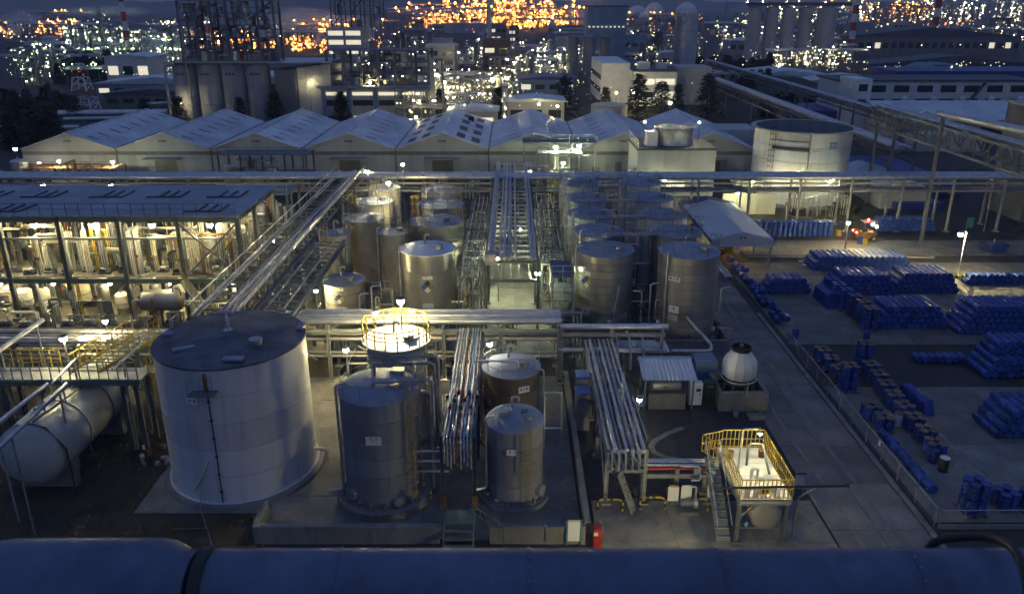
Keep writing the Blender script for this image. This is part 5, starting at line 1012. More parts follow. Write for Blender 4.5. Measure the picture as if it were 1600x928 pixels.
# ================================================================ warehouses and what stands behind
WX = [-74.7, -60.2, -45.8, -31.9, -17.7, -3.5, 10.2, 23.6, 36.9]; WY0, WY1, ZE, ZA = 119.0, 147.0, 4.1, 6.5
nth = ('first', 'second', 'third', 'fourth', 'fifth', 'sixth', 'seventh', 'eighth')
for i in range(8):
    xa, xb = WX[i]+.03, WX[i+1]-.03; xm = (xa+xb)/2; t = thing('warehouse', '%s gable roofed warehouse of the pale row counted from the left' % nth[i], 'warehouse', (xm, (WY0+WY1)/2, 0), 'row of warehouses')
    n = 10
    for k in range(n):   # front wall in sheets
        ua, ub = xa+(xb-xa)*k/n+.01, xa+(xb-xa)*(k+1)/n-.01; B().box(ua, WY0, 0, ub, WY0+.2, ZE-.9).obj('wall_sheet', 'cladding', t)
    B().box(xa, WY0-.03, ZE-.9, xb, WY0+.17, ZE-.35).obj('wall_band', 'cladding_dark', t)
    B().prism([(xa, ZE-.35), (xb, ZE-.35), (xb, ZE-.02), (xm, ZA-.06), (xa, ZE-.02)], WY0, WY0+.2).obj('gable', 'cladding', t)
    B().prism([(xa, 0), (xb, 0), (xb, ZE-.02), (xm, ZA-.06), (xa, ZE-.02)], WY1-.2, WY1).obj('rear_wall', 'cladding', t)
    for x in (xa+.1, xb-.1): B().box(x-.1, WY0+.21, 0, x+.1, WY1-.21, ZE-.1).obj('side_wall', 'cladding', t)
    for s_, xe in ((0, xa), (1, xb)):
        for k in range(4):
            ya, yb = WY0-.4+(WY1-WY0+.8)*k/4+.012, WY0-.4+(WY1-WY0+.8)*(k+1)/4-.012
            B().add([(xe, ya, ZE), (xm, ya, ZA), (xm, yb, ZA), (xe, yb, ZE), (xe, ya, ZE+.1), (xm, ya, ZA+.1), (xm, yb, ZA+.1), (xe, yb, ZE+.1)], [(0,1,2,3), (7,6,5,4), (0,4,5,1), (1,5,6,2), (2,6,7,3), (3,7,4,0)]).obj('roof_sheet', 'sheet', t)
            if i == 4:
                for d in (.3, .62):
                    cx = xe+(xm-xe)*d; cz = ZE+(ZA-ZE)*d+.12; h_ = (xm-xe)*.09; hz = (ZA-ZE)*.09; yy = (ya+yb)/2
                    B().add([(cx-h_, yy-2, cz-hz), (cx+h_, yy-2, cz+hz), (cx+h_, yy+2, cz+hz), (cx-h_, yy+2, cz-hz)], [(0, 1, 2, 3)]).obj('skylight', 'roof_dark', t)
            elif s_ == 1 or i in (0, 5, 6):
                cx = xe+(xm-xe)*.55; cz = ZE+(ZA-ZE)*.55+.14; h_ = (xm-xe)*.12; hz = (ZA-ZE)*.12
                for e in (-1.7, 1.7): yy = (ya+yb)/2+e; B().add([(cx-h_, yy-.2, cz-hz), (cx+h_, yy-.2, cz+hz), (cx+h_, yy+.2, cz+hz), (cx-h_, yy+.2, cz-hz)], [(0, 1, 2, 3)]).obj('roof_vent', 'roof_dark', t)
    B().bar((xm, WY0-.4, ZA+.12), (xm, WY1+.4, ZA+.12), .4, .08).obj('ridge_cap', 'sheet', t)
    B().tube((xb, WY0-.45, ZE+.1), (xb, WY1, ZE+.1), .14, 6).obj('valley_gutter', 'cladding_dark', t); B().tube((xb, WY0-.12, 0), (xb, WY0-.12, ZE), .1, 6).obj('downpipe', 'steel', t)
    B().box(xm-.6, WY0-.06, ZA-1.35, xm+.6, WY0-.002, ZA-1.05).obj('louvre', 'cladding_dark', t)
    if i in (1, 2, 3, 4, 7):
        B().box(xm-1.6, WY0-.06, 0, xm+1.6, WY0-.004, 2.5).obj('door', 'cladding_dark', t); B().box(xm-2.7, WY0-2.0, 2.75, xm+2.7, WY0-.035, 2.9).obj('door_canopy', 'steel_pale', t)
    else: B().box(xm-1.1, WY0-.05, 0, xm-.2, WY0-.004, 2.1).obj('door', 'cladding_dark', t)
    if i == 4: B().cb(xm+3.4, WY1-7, ZA-.9, 1.0, 1.0, 1.1).obj('roof_hatch', 'black', t)
# equipment standing before the warehouses
gr = 'equipment before the warehouses'
for xr, n, wh in (((-72, -56), 13, 'first'), ((-41, -30), 10, 'third'), ((-22, -2), 12, 'fifth'), ((2, 14), 17, 'sixth')):
    for k in range(n): prun(gr, 'standing before the %s warehouse' % wh, xr[0], xr[1], 100, 112, .02, R.choice((2.4, 3.6, 5.2)), .14)
for k in range(16): vessel('vessels before the warehouses', 'upright vessel standing before the %s warehouse' % 'pale' if 0 else 'upright vessel standing before the warehouses', R.choice((-70, -64, -60, -38, -34, -16, -9, 4, 9))+R.uniform(-2, 2), R.uniform(103, 112), .02, R.uniform(.6, 1.2), R.uniform(2.4, 4.0), R.choice(('cream', 'galv', 'tank_steel')))
for k, (x0, x1, y, h, m) in enumerate(((-71, -57, 112.5, 2.8, 'rust'), (-40, -28, 108, 5.6, 'steel'), (3.5, 9.5, 108, 5.8, 'steel_pale'))):
    t = thing('equipment_frame', ('rusty low pipe frame before the first warehouse', 'dark open frame before the third warehouse', 'tall lit open frame left of the cooling building')[k], 'structure', ((x0+x1)/2, y, 0))
    for j in range(5):
        x = x0+(x1-x0)*j/4
        for yy in (y-2, y+2): B().ibeam((x, yy, 0), (x, yy, h), .2, .2).obj('column', m, t)
    for z in (h*.5, h): B().box(x0, y-2, z-.08, x1, y+2, z).obj('deck', m, t); rail(t, (x0, y-2, z), (x1, y-2, z), 1, 1.4, m, .03)
t = thing('cooler_roof', 'grey roofed open equipment deck in front of the sixth warehouse', 'structure', (5.6, 114, 0)); B().box(1.5, 112, 6.0, 12.2, 116.5, 6.25).obj('roof', 'roof_dark', t)
for x in (1.7, 5.2, 8.6, 12.0): B().bar((x, 112.1, 0), (x, 112.1, 6), .25).obj('column', 'steel_pale', t)
rail(t, (1.5, 112, 6.25), (12.2, 112, 6.25), 1.1, 1.4, 'steel_pale', .03)
for lb, u, v, Y, bl, r in (('starry lamp before the first warehouse', 92, 252, 112, 'bulb_warm', .13), ('starry greenish lamp at the gap of the first two warehouses', 176, 253, 112, 'bulb_green', .13), ('lamp on a mast at the far upper left', 24, 233, 105, 'bulb_small', .16), ('pale lamp on the first warehouse front', 61, 255, 116, 'bulb_small', .14),
                    ('lamp low before the first warehouse', 110, 275, 103, 'bulb_small', .14), ('lamp in the gear before the fourth warehouse', 573, 268, 105, 'bulb_small', .14), ('lamp in the tall lit frame', 868, 230, 107, 'bulb_green', .16), ('second lamp in the tall lit frame', 905, 228, 108, 'bulb_green', .18), ('third lamp low in the tall lit frame', 880, 255, 106, 'bulb_green', .15)):
    lamp(lb, Yp(u, v, Y), bl, r, 0)
# ---- cooling building with a round fan stack
t = thing('cooling_building', 'white box building with a round corrugated fan stack on its roof', 'building', (22, 110, 0)); x0, x1, y0, y1, h = 17.0, 27.6, 105.5, 114.0, 6.3
for k in range(6): B().box(x0+(x1-x0)*k/6+.01, y0, 0, x0+(x1-x0)*(k+1)/6-.01, y0+.25, h).obj('wall_panel', 'cladding', t)
B().box(x0, y0+.26, 0, x0+.25, y1, h).obj('wall_panel', 'cladding', t); B().box(x1-.25, y0+.26, 0, x1, y1, h).obj('wall_panel', 'cladding', t); B().box(x0+.26, y1-.25, 0, x1-.26, y1, h).obj('wall_panel', 'cladding', t)
B().box(x0-.15, y0-.15, h, x1+.15, y1+.15, h+.25).obj('roof', 'roof_dark', t)
for a, b_ in ((17.3, 19.7), (21.2, 23.6)): B().box(a, y0-.05, .6, b_, y0-.004, 2.0).obj('window', 'window_lit', t)
cx, cy = 22.6, 110; n = 40; b = B()
pr = [(2.75, h+.25), (2.55, h+1.2), (2.6, h+2.3), (2.7, h+2.5)]
vs = [((r_+.05*(j % 2))*cos(2*pi*j/n)+cx, (r_+.05*(j % 2))*sin(2*pi*j/n)+cy, z_) for r_, z_ in pr for j in range(n)]
b.add(vs, [(i*n+j, i*n+(j+1) % n, (i+1)*n+(j+1) % n, (i+1)*n+j) for i in range(3) for j in range(n)]); b.obj('fan_stack', 'galv', t)
B().lathe([(2.5, h+1.6), (.001, h+1.7)], cx, cy, 24).obj('fan', 'black', t); B().ring(cx, cy, h+2.5, 2.72, .08, 40).obj('stack_rim', 'galv_dull', t)
B().box(18.4, 107.3, h+.25, 19.9, 109.2, h+2.2).obj('plenum', 'white', t); rail(t, (17, 105.4, h+.25), (17, 114, h+.25), 1.0, 1.2, 'white', .04)
B().pipe([(16.6, 106, .3), (16.6, 106, 4.0), (16.0, 106, 4.0), (16.0, 106, 2)], .22, 8).obj('duct_pipe', 'white', t); B().pipe([(15.6, 104, .2), (15.4, 104.5, 3.2), (14.8, 104.5, 3.2)], .2, 8).obj('duct_pipe', 'galv', t)
lamp('left lamp on the cooling building roof', (18.2, 108.4, h+3.4), 'bulb_hot', .07, h+.25); lamp('right lamp on the cooling building roof', (26.4, 111.5, h+2.9), 'bulb_hot', .07, h+.25); lamp('lamp lighting the cooling building front', (20.5, 103.6, 2.6), 'bulb_green', .09, 0)
# ---- small lit house
t = thing('pump_house', 'small cream house with a projecting flat roof and a row of windows', 'building', (33.5, 104, 0)); B().box(30.5, 102.5, 0, 36.0, 106.5, 2.5).obj('wall', 'cream', t); B().box(29.4, 101.4, 2.5, 36.6, 107, 2.9).obj('roof', 'cream', t); B().box(29.8, 101.9, 2.9, 36.2, 106.6, 3.05).obj('roof_deck', 'roof_dark', t)
for k in range(7): w = B().box(31.6+.55*k, 102.44, 1.1, 32.02+.55*k, 102.495, 2.0).obj('window', 'window_dark', t)
lamp('lamp at the left corner of the small cream house', (29.9, 100.9, 2.2), 'bulb_green', .09, 0); lamp('lamp behind the canopy lighting the cream yard wall', (27.5, 93.5, 3.2), 'bulb_green', .085, 0)
wall('lit cream wall panels under the far rack behind the canopy', (26.3, 95.6, 0), (33, 95.6, 0), .2, 2.6, m='cream', name='yard_wall')
# ---- large open topped tank
tx_, ty_, tr_, th_ = 38.6, 104.5, 6.15, 9.6
t = thing('open_tank', 'largest open topped floating roof tank at upper right', 'tank', (tx_, ty_, 0)); B().lathe([(tr_+.6, 0), (tr_+.5, .3)], tx_, ty_, 56).obj('foundation', 'wall', t)
for k in range(5): z0, z1 = .3+(th_-.3)*k/5, .3+(th_-.3)*(k+1)/5; B().lathe([(tr_-.06, z0), (tr_-.012*(k % 2), z0+.012), (tr_-.012*(k % 2), z1-.012), (tr_-.06, z1)], tx_, ty_, 64, 0, False).obj('shell_course', 'tank_grey', t)
B().lathe([(tr_-.07, .4), (tr_-.07, th_)], tx_, ty_, 64, 0, False).obj('inner_shell', 'tank_dark', t); B().lathe([(tr_-.08, th_-1.6), (.001, th_-1.4)], tx_, ty_, 56, 0, False).obj('floating_roof', 'roof_blue', t)
B().lathe([(tr_-.02, th_), (tr_+.55, th_+.02), (tr_+.55, th_+.1), (tr_-.02, th_+.1)], tx_, ty_, 64, 0, False).obj('wind_girder', 'cream', t)
a0, _ = hit(tx_, ty_, tr_, 1207, 250); a1, _ = hit(tx_, ty_, tr_, 1262, 250)
for zz in (th_-1.0, th_-1.9): B().path([(tx_+(tr_+.5)*cos(a0+(a1-a0)*k/8), ty_+(tr_+.5)*sin(a0+(a1-a0)*k/8), zz) for k in range(9)], .06, 6).obj('landing_rail', 'rust', t)
B().path([(tx_+(tr_+.3)*cos(a0+(a1-a0)*k/8), ty_+(tr_+.3)*sin(a0+(a1-a0)*k/8), th_-2.0) for k in range(9)], .22, 4).obj('landing', 'steel', t)
ladder(t, tx_+tr_*cos(a0), ty_+tr_*sin(a0), a0, .3, th_+.6, 'rust'); B().tube((tx_+(tr_+.15)*cos(a1), ty_+(tr_+.15)*sin(a1), .3), (tx_+(tr_+.15)*cos(a1), ty_+(tr_+.15)*sin(a1), th_), .12, 8).obj('riser', 'galv', t)
a, z = hit(tx_, ty_, tr_, 1302, 228); plate(t, tx_, ty_, tr_, a, z, 1.1, .9, 2, m='pale_blue', ink='white'); a, z = hit(tx_, ty_, tr_, 1276, 237); plate(t, tx_, ty_, tr_, a, z, 1.1, .3, 3, m='tank_grey')
lamp('floodlight washing the left of the open tank shell', (36.0, 97.4, 4.6), 'bulb_hot', .05, 0); lamp('floodlight washing the right of the open tank shell', (40.6, 97.6, 4.0), 'bulb_green', .075, 0); lamp('small wall lamp at the left of the open tank', (32.6, 99.5, 4.0), 'bulb_small', .14, 0)
for k in range(8): prun('pipes at the open tank', 'at the foot of the open tank', 33, 45, 94, 97.6, .05, 2.4, .14)
t = thing('pump_cover', 'black covered pump at the foot of the open tank', 'pump', (35.5, 94.5, 0)); B().prism([(34.8, 0), (36.4, 0), (36.2, 1.2), (35.0, .9)], 94, 95).obj('cover', 'black', t); B().cb(35.6, 94.5, .1, 2.0, 1.3, .12).obj('base', 'wall', t)
for k in range(40):
    pass
# bushes on the strip before the tank
def leafy(b, cx, cy, cz, rx, rz, n, s):
    for k in range(n):
        u = R.gauss(0, 1), R.gauss(0, 1), R.gauss(0, 1); L = math.sqrt(sum(q*q for q in u)) or 1; f = R.random()**.33
        c_ = Vector((cx+u[0]/L*rx*f, cy+u[1]/L*rx*f, cz+u[2]/L*rz*f)); d = Vector((R.uniform(-1, 1), R.uniform(-1, 1), R.uniform(-.6, .6)))*s; e = Vector((R.uniform(-1, 1), R.uniform(-1, 1), R.uniform(-1, 1)))*s*.6
        b.add([c_-d*.5-e*.3, c_+e*.5, c_+d*.5], [(0, 1, 2)])
for k, (x, y, r_) in enumerate(((30.5, 96.8, .8), (40.5, 95.4, .9), (43.0, 95.2, .7), (10.8, 101, 1.0))):
    t = thing('shrub', ('round shrub below the cream wall', 'shrub left of the tank foot pipes', 'shrub at the right foot of the open tank', 'lit shrub by the cooling building')[k], 'shrub', (x, y, 0)); b = B(); leafy(b, x, y, r_, r_, r_*.9, 260, .35); b.obj('foliage', 'foliage', t); B().tube((x, y, 0), (x, y, r_), .06, 5).obj('stem', 'bark', t)
# ---- white shed and road right of the tank
t = thing('white_shed', 'low pale gabled shed right of the open tank', 'shed', (51, 106, 0)); x0, x1, y0, y1 = 47.5, 53.5, 98.5, 113
B().prism([(x0, 0), (x1, 0), (x1, 2.6), ((x0+x1)/2, 3.5), (x0, 2.6)], y0, y0+.15).obj('gable', 'cladding', t); B().prism([(x0, 0), (x1, 0), (x1, 2.6), ((x0+x1)/2, 3.5), (x0, 2.6)], y1-.15, y1).obj('gable', 'cladding', t)
for xe, xo in ((x0, -.2), (x1, .2)):
    B().box(xe-.08, y0+.16, 0, xe+.08, y1-.16, 2.58).obj('side_wall', 'cladding', t); xm = (x0+x1)/2
    for k in range(5): ya, yb = y0-.2+(y1-y0+.4)*k/5+.01, y0-.2+(y1-y0+.4)*(k+1)/5-.01; B().add([(xe+xo, ya, 2.56), (xm, ya, 3.52), (xm, yb, 3.52), (xe+xo, yb, 2.56), (xe+xo, ya, 2.64), (xm, ya, 3.6), (xm, yb, 3.6), (xe+xo, yb, 2.64)], [(0,1,2,3), (7,6,5,4), (0,4,5,1), (1,5,6,2), (2,6,7,3), (3,7,4,0)]).obj('roof_sheet', 'sheet', t)
tag(B().box(30, 131, 0, 41, 138, 5.2).obj('block_house', 'cladding'), 'plain pale flat building behind the eighth warehouse', 'building')
# ---- long pipe bridges at right
def truss(name, lb, x, y0, y1, z0, z1, w, n, m='steel', legs=None, pm=(('galv', .2), ('galv_dull', .16), ('galv', .12))):
    t = thing(name, lb, 'pipe bridge', (x, (y0+y1)/2, 0))
    for s_ in (-w/2, w/2):
        for z in (z0, z1): B().bar((x+s_, y0, z), (x+s_, y1, z), .22, .26).obj('chord', m, t)
        for k in range(n):
            ya, yb = y0+(y1-y0)*k/n, y0+(y1-y0)*(k+1)/n; B().bar((x+s_, ya, z0), (x+s_, ya, z1), .13).obj('upright', m, t)
            B().bar((x+s_, ya, z0 if k % 2 else z1), (x+s_, yb, z1 if k % 2 else z0), .11).obj('diagonal', m, t)
    for k in range(n+1): ya = y0+(y1-y0)*k/n; B().bar((x-w/2, ya, z1), (x+w/2, ya, z1), .12).obj('crossbeam', m, t)
    for k in legs or range(0, n+1, 4):
        ya = y0+(y1-y0)*k/n
        for s_ in (-w/2, w/2): B().bar((x+s_, ya, 0), (x+s_, ya, z0), .3).obj('leg', m, t)
    for k, (q, r_) in enumerate(pm): B().tube((x-w/2+.5+k*(w-1)/max(1, len(pm)-1), y0, z1+r_+.15), (x-w/2+.5+k*(w-1)/max(1, len(pm)-1), y1, z1+r_+.15), r_, 8).obj('pipe', q, t)
    return t
truss('pipe_bridge', 'long high truss pipe bridge entering at the right edge', 48.2, 55, 104, 10.0, 12.2, 2.4, 20, legs=(0, 19)); 
t = thing('conveyor_pipe', 'long pale duct above the truss bridge at the right edge', 'duct', (46, 75, 14)); B().tube((46.0, 50, 14.6), (44.6, 83, 14.2), .4, 14).obj('duct', 'galv', t); B().bar((44.6, 82, 0), (44.6, 82, 13.9), .3).obj('leg', 'steel', t); B().bar((46, 58, 0), (46, 58, 14.2), .3).obj('leg', 'steel', t)
truss('pipe_bridge', 'long low pipe bridge running back past the rail yard', 52.0, 104, 230, 5.0, 6.4, 3.2, 24, pm=(('galv', .5), ('galv', .35), ('galv_dull', .3), ('galv', .25)))
truss('pipe_bridge', 'second pipe bridge running back far right of the open tank', 63.0, 125, 260, 6.5, 7.6, 2.6, 22)
# ---- long office and workshop at right
def windows(t, x0, x1, y, zs, n, h, lit=.0, w=.66, m='window_dark'):
    d = (x1-x0)/n
    for z in zs:
        for k in range(n): B().box(x0+d*(k+.5-w/2), y-.05, z, x0+d*(k+.5+w/2), y-.004, z+h).obj('window', 'window_lit' if R.random() < lit else m, t)
t = thing('workshop', 'long two storey white building at upper right', 'building', (88, 165, 0)); B().box(70, 172, 0, 112, 184, 9.2).obj('wall', 'white', t); B().box(69.5, 171.6, 9.2, 112.5, 184.4, 9.6).obj('roof', 'roof_dark', t); windows(t, 76, 111, 172, (4.2, 7.0), 7, 1.4); B().box(70, 164, 0, 73.5, 171.99, 10.4).obj('stair_tower', 'white', t)
windows(t, 70.4, 73.1, 164, (5, 8), 1, 1.4); B().bar((97, 171.5, 3.5), (101, 171.5, 9), 1.0, .2).obj('roof_ramp', 'steel', t)
for k in range(5): B().ball((84+6.2*k, 171.2, 5.6), .7, 10, 6).obj('vent_cowl', 'white', t)
t = thing('workshop', 'long single storey hall with a pale sloped roof at right', 'building', (92, 160, 0)); B().box(73, 150, 0, 118, 164, 4.0).obj('wall', 'cladding', t)
for k in range(11): xa = 72.5+4.2*k; B().add([(xa+.02, 149, 4.1), (xa+4.18, 149, 4.1), (xa+4.18, 164, 6.0), (xa+.02, 164, 6.0), (xa+.02, 149, 4.3), (xa+4.18, 149, 4.3), (xa+4.18, 164, 6.2), (xa+.02, 164, 6.2)], [(3,2,1,0), (4,5,6,7), (0,1,5,4), (1,2,6,5), (2,3,7,6), (3,0,4,7)]).obj('roof_sheet', 'sheet', t)
B().box(89, 149.93, 0, 94, 149.99, 3.4).obj('door', 'black', t); windows(t, 94.5, 116, 150, (1.6,), 6, 1.2); B().prism([(73, 4.02), (77, 6.2), (81, 4.02)], 147.5, 148.9).obj('porch_gable', 'white', t)
tag(B().box(72, 140, 0, 84, 144, 3.0).obj('annex', 'cladding'), 'low cluttered annex below the long hall at right', 'building')
for k, (x, y, w, d, h) in enumerate(((66, 178, 10, 14, 3.2), (52, 100, 6, 5, 1.0), (57, 116, 9, 22, 1.6), (150, 262, 60, 20, 5))):
    tag(B().cb(x, y, h/2, w, d, h).obj('tarp_stack', 'blue_tarp'), ('blue covered stack left of the long white building', 'small blue covered stack before the truss bridge', 'blue covered stack beside the low pipe bridge', 'broad blue covered stack far at the right edge')[k], 'covered stack')
t = thing('edge_tower', 'plain grey tower wall cut off by the right edge', 'building', (66, 96, 0)); B().box(61.6, 92, 0, 69, 99, 13.4).obj('wall', 'cladding_dark', t); B().box(61.4, 91.8, 13.4, 69.2, 99.2, 13.7).obj('parapet', 'cladding', t)
# ---- silos at left
for k in range(4):
    t = thing('silo', ('leftmost', 'second', 'third', 'rightmost')[k]+' of the four grey concrete silos at upper left', 'silo', (-71.3+5.35*k, 176, 0), 'four silos at left'); x = -71.3+5.35*k
    for j in range(3): B().lathe([(2.45, 4.2*j+.03), (2.5, 4.2*j+.06), (2.5, 4.2*j+4.15), (2.45, 4.2*j+4.19)], x, 176, 28, 0, j == 0).obj('shell_ring', 'silo_grey', t)
    B().lathe([(2.6, 12.6), (2.6, 12.9), (.001, 13.2)], x, 176, 28).obj('cap', 'roof_dark', t)
    for j in range(3): B().cb(x-.8+.7*j, 173.45, 10.6, .45, .05, .5).obj('print_mark', 'blue_tarp', t)
BULB = {}
def bulb(p, r, m, t):
    if m not in BULB: BULB[m] = B().ball((0, 0, 0), 1, 6, 4).mesh(m)
    return inst('lamp_bulb', BULB[m], p, t, (0, 0, 0), r)
def steel_tower(lb, x0, x1, y0, y1, z0, z1, nx, nz, m='steel', clutter=20, cat='structure', name='steel_tower', lamps=None):
    t = thing(name, lb, cat, ((x0+x1)/2, (y0+y1)/2, z0)); s = max(.18, (x1-x0)*.018)
    for i in range(nx+1):
        x = x0+(x1-x0)*i/nx
        for y in (y0, y1): B().bar((x, y, z0), (x, y, z1), s*1.3).obj('column', m, t)
    for k in range(1, nz+1):
        z = z0+(z1-z0)*k/nz; B().box(x0, y0, z-s*.5, x1, y1, z).obj('deck', m, t); b = B().tube((x0, y0, z+1), (x1, y0, z+1), .05, 4); b.obj('handrail', m, t)
    for k in range(nz): i = R.randrange(nx); xa, xb = x0+(x1-x0)*i/nx, x0+(x1-x0)*(i+1)/nx; z = z0+(z1-z0)*k/nz; B().bar((xa, y0, z), (xb, y0, z+(z1-z0)/nz), s).obj('brace', m, t)
    for k in range(clutter):
        i = R.randrange(nz); z = z0+(z1-z0)*i/nz; h = (z1-z0)/nz*R.uniform(.4, .95); x, y = R.uniform(x0+.5, x1-.5), R.uniform(y0+.4, y1-.4); r = R.uniform(.12, .5)*max(1, min(2.4, (x1-x0)/9))
        if R.random() < .5: B().lathe([(r, 0), (r, h*.9), (r*.3, h)], x, y, 8, z).obj('vessel', R.choice(('galv', 'galv_dull', 'steel_pale', 'cream')), t)
        else: B().pipe([(x, y, z), (x, y, z+h), (min(x1, max(x0, x+R.uniform(-3, 3))), y, z+h)], r*.4, 5).obj('pipe', R.choice(('galv', 'galv_dull', 'rust')), t)
    if lamps:
        bl, n, rr = lamps; n = int(n*1.5)
        for k in range(n): i = R.randrange(1, nz+1); dm = k % 4 and bl+'_dim' in MAT; bulb((R.uniform(x0, x1), y0-.3 if k % 3 else (y0+y1)/2, z0+(z1-z0)*i/nz-.6), rr*(R.uniform(.35, .85) if dm else R.uniform(.2, .4)), bl+'_dim' if dm else bl, t)
    return t
t = steel_tower('dark open steel headhouse on top of the four silos', -70, -50, 173.5, 178, 13.3, 25.5, 6, 5, 'steel', 110)
B().pipe([(-69.5, 173, 0), (-69.5, 173, 25), (-66, 173, 25)], .35, 8).obj('dust_duct', 'galv_dull', t); B().box(-74.5, 172.6, 12.9, -49, 173.4, 13.25).obj('gallery', 'steel_pale', t); B().pipe([(-74.2, 172.8, 0), (-74.2, 172.8, 12.6), (-72, 172.8, 12.9)], .3, 8).obj('dust_duct', 'galv', t)
t = thing('silo_hall', 'tall pale hall with a sloped roof beside the silos', 'building', (-47, 178, 0)); B().box(-51, 173, 0, -46.5, 186, 11.5).obj('wall', 'cladding_dark', t)
for k in range(4): B().box(-46.4+1.8*k, 174.5, 0, -44.65+1.8*k, 186, 11.9+.25*k).obj('wall_bay', 'cladding', t)
B().box(-52, 172.5, 12.95, -38.6, 186.5, 13.2).obj('roof', 'sheet', t)
t = thing('control_building', 'blue framed building with lit strip windows behind the warehouses', 'building', (-29, 172, 0)); B().box(-41.5, 174, 0, -18, 184, 7.6).obj('wall', 'cladding', t); B().box(-42.2, 173.2, 7.6, -17.4, 184.5, 8.1).obj('roof', 'roof_blue', t)
for k in range(5): B().box(-41.4+5.7*k, 173.6, 0, -40.7+5.7*k, 173.98, 7.59).obj('pier', 'pale_blue', t)
for k in range(4):
    B().box(-40.4+5.7*k, 173.92, 6.1, -36.0+5.7*k, 173.99, 6.8).obj('window', 'window_lit', t); B().box(-40.4+5.7*k, 173.92, 3.9, -36.0+5.7*k, 173.99, 5.1).obj('window', 'window_dark', t); B().box(-40.4+5.7*k, 173.92, .9, -36.0+5.7*k, 173.99, 1.7).obj('window', 'window_lit' if k % 2 else 'window_dark', t)
steel_tower('dark pipe deck on the roof of the blue framed building', -40, -18, 175, 183, 8.1, 15.5, 6, 3, 'steel', 44, lamps=('far_white', 6, .25))
t = thing('pylon_frame', 'tall dark frame post at the right of the blue framed building', 'structure', (-16, 170, 0)); B().bar((-16.8, 170, 0), (-16.8, 170, 14), .9).obj('post', 'steel_pale', t); B().bar((-14.6, 170, 0), (-14.6, 170, 14), .5).obj('post', 'steel', t); B().bar((-16.8, 170, 13.8), (-14.6, 170, 13.8), .4).obj('beam', 'steel', t)
for lb, u, v, Y, bl, r in (('lamp on the corner of the leftmost silo', 283, 162, 170, 'bulb_warm', .11), ('lamp at the left of the dark pipe deck', 483, 130, 173, 'bulb_warm', .08), ('lamp in the middle of the dark pipe deck', 578, 129, 174, 'bulb_warm', .15), ('orange starry lamp behind the fourth warehouse', 650, 183, 153, 'bulb_hot', .11),
                    ('starry lamp in the lit plant, left', 650, 129, 190, 'bulb_warm', .26), ('starry lamp in the lit plant, centre', 694, 129, 190, 'bulb_warm', .26), ('starry lamp high in the lit plant', 682, 117, 200, 'bulb_warm', .26), ('starry lamp behind the sixth warehouse between trees', 871, 166, 158, 'bulb_hot', .1),
                    ('lamp left of the stepped white office', 842, 163, 160, 'bulb_warm', .13), ('lamp before the stepped white office', 963, 145, 192, 'bulb_warm', .15), ('second lamp before the stepped white office', 990, 145, 192, 'bulb_hot', .12), ('third lamp before the stepped white office', 987, 140, 196, 'bulb_warm', .14), ('lamp near the trees right of the office', 1047, 161, 170, 'bulb_warm', .2), ('lamp at the right of the lit plant', 770, 124, 195, 'bulb_warm', .28), ('lamp at the far right of the lit plant', 792, 122, 195, 'bulb_warm', .28)):
    lamp(lb, Yp(u, v, Y), bl, r, 0, m='steel')
# ---- stepped white office and neighbours
t = thing('office', 'white stepped office building with strip windows', 'building', (32, 200, 0)); B().box(31, 205, 0, 42, 222, 8.6).obj('wall', 'white', t); B().box(23.5, 212, 0, 30.99, 240, 10.2).obj('wing', 'white', t); windows(t, 31.3, 41.7, 205, (2.2, 5.4), 2, 1.4, .25, .9)
for z in (2.4, 5.8): B().box(23.43, 213, z, 23.49, 239, z+1.3).obj('window', 'window_dark', t)
B().box(30.8, 204.8, 8.6, 42.2, 222.2, 8.9).obj('roof', 'roof_dark', t); B().cb(34, 210, 9.8, 3, 3, 1.8).obj('roof_hut', 'white', t); B().cb(39, 212, 9.6, 2.5, 3, 1.4).obj('roof_hut', 'white', t)
tag(B().box(42.6, 208, 0, 51.4, 218, 9.5).box(44, 207.7, 6, 50, 207.99, 7).obj('annex', 'cladding'), 'plain block with a slot window right of the stepped office', 'building')
t = thing('tall_silo', 'single tall grey silo behind the stepped office', 'silo', (58, 270, 0)); B().lathe([(2.9, 0), (2.9, 22), (2.5, 22.4), (.001, 22.8)], 58, 270, 28).obj('shell', 'tank_grey', t); B().bar((54.3, 270, 0), (54.3, 270, 21), 1.6).obj('stair_shaft', 'steel_pale', t)
for j in range(7): B().ring(58, 270, 3*j+1.5, 2.93, .08, 28, 4).obj('hoop', 'galv_dull', t)
for k in range(5):
    x = 108.5+7.6*k; t = thing('storage_silo', ('first', 'second', 'third', 'fourth', 'fifth')[k]+' of the five tall pale silos at upper right', 'silo', (x, 370, 0), 'five silos at right'); r_ = 3.0 if k < 4 else 4.4; B().lathe([(r_, 0), (r_, 23), (.001, 23.6)], x+(2 if k == 4 else 0), 370, 24).obj('shell', 'cladding', t)
    for j in range(3): B().ring(x+(2 if k == 4 else 0), 370, 6*j+5, r_+.03, .1, 24, 4).obj('hoop', 'galv_dull', t)
t = thing('silo_gallery', 'dark gallery on top of the five tall silos', 'structure', (125, 370, 23)); B().box(105, 367, 23.8, 150, 372, 25.2).obj('deck', 'roof_dark', t); rail(t, (105, 367, 25.2), (150, 367, 25.2), 1.4, 4, 'steel_pale', .1)
for k in range(3): t = thing('dark_silo', ('left', 'middle', 'right')[k]+' one of three slim dark silos behind the office', 'silo', (19+5.6*k, 262, 0), 'three slim silos'); B().lathe([(1.9, 0), (1.9, 15), (.001, 15.6)], 19.5+5.2*k, 262, 20).obj('shell', 'tank_dark', t); B().ring(19.5+5.2*k, 262, 8, 1.95, .08, 20, 4).obj('hoop', 'galv_dull', t)
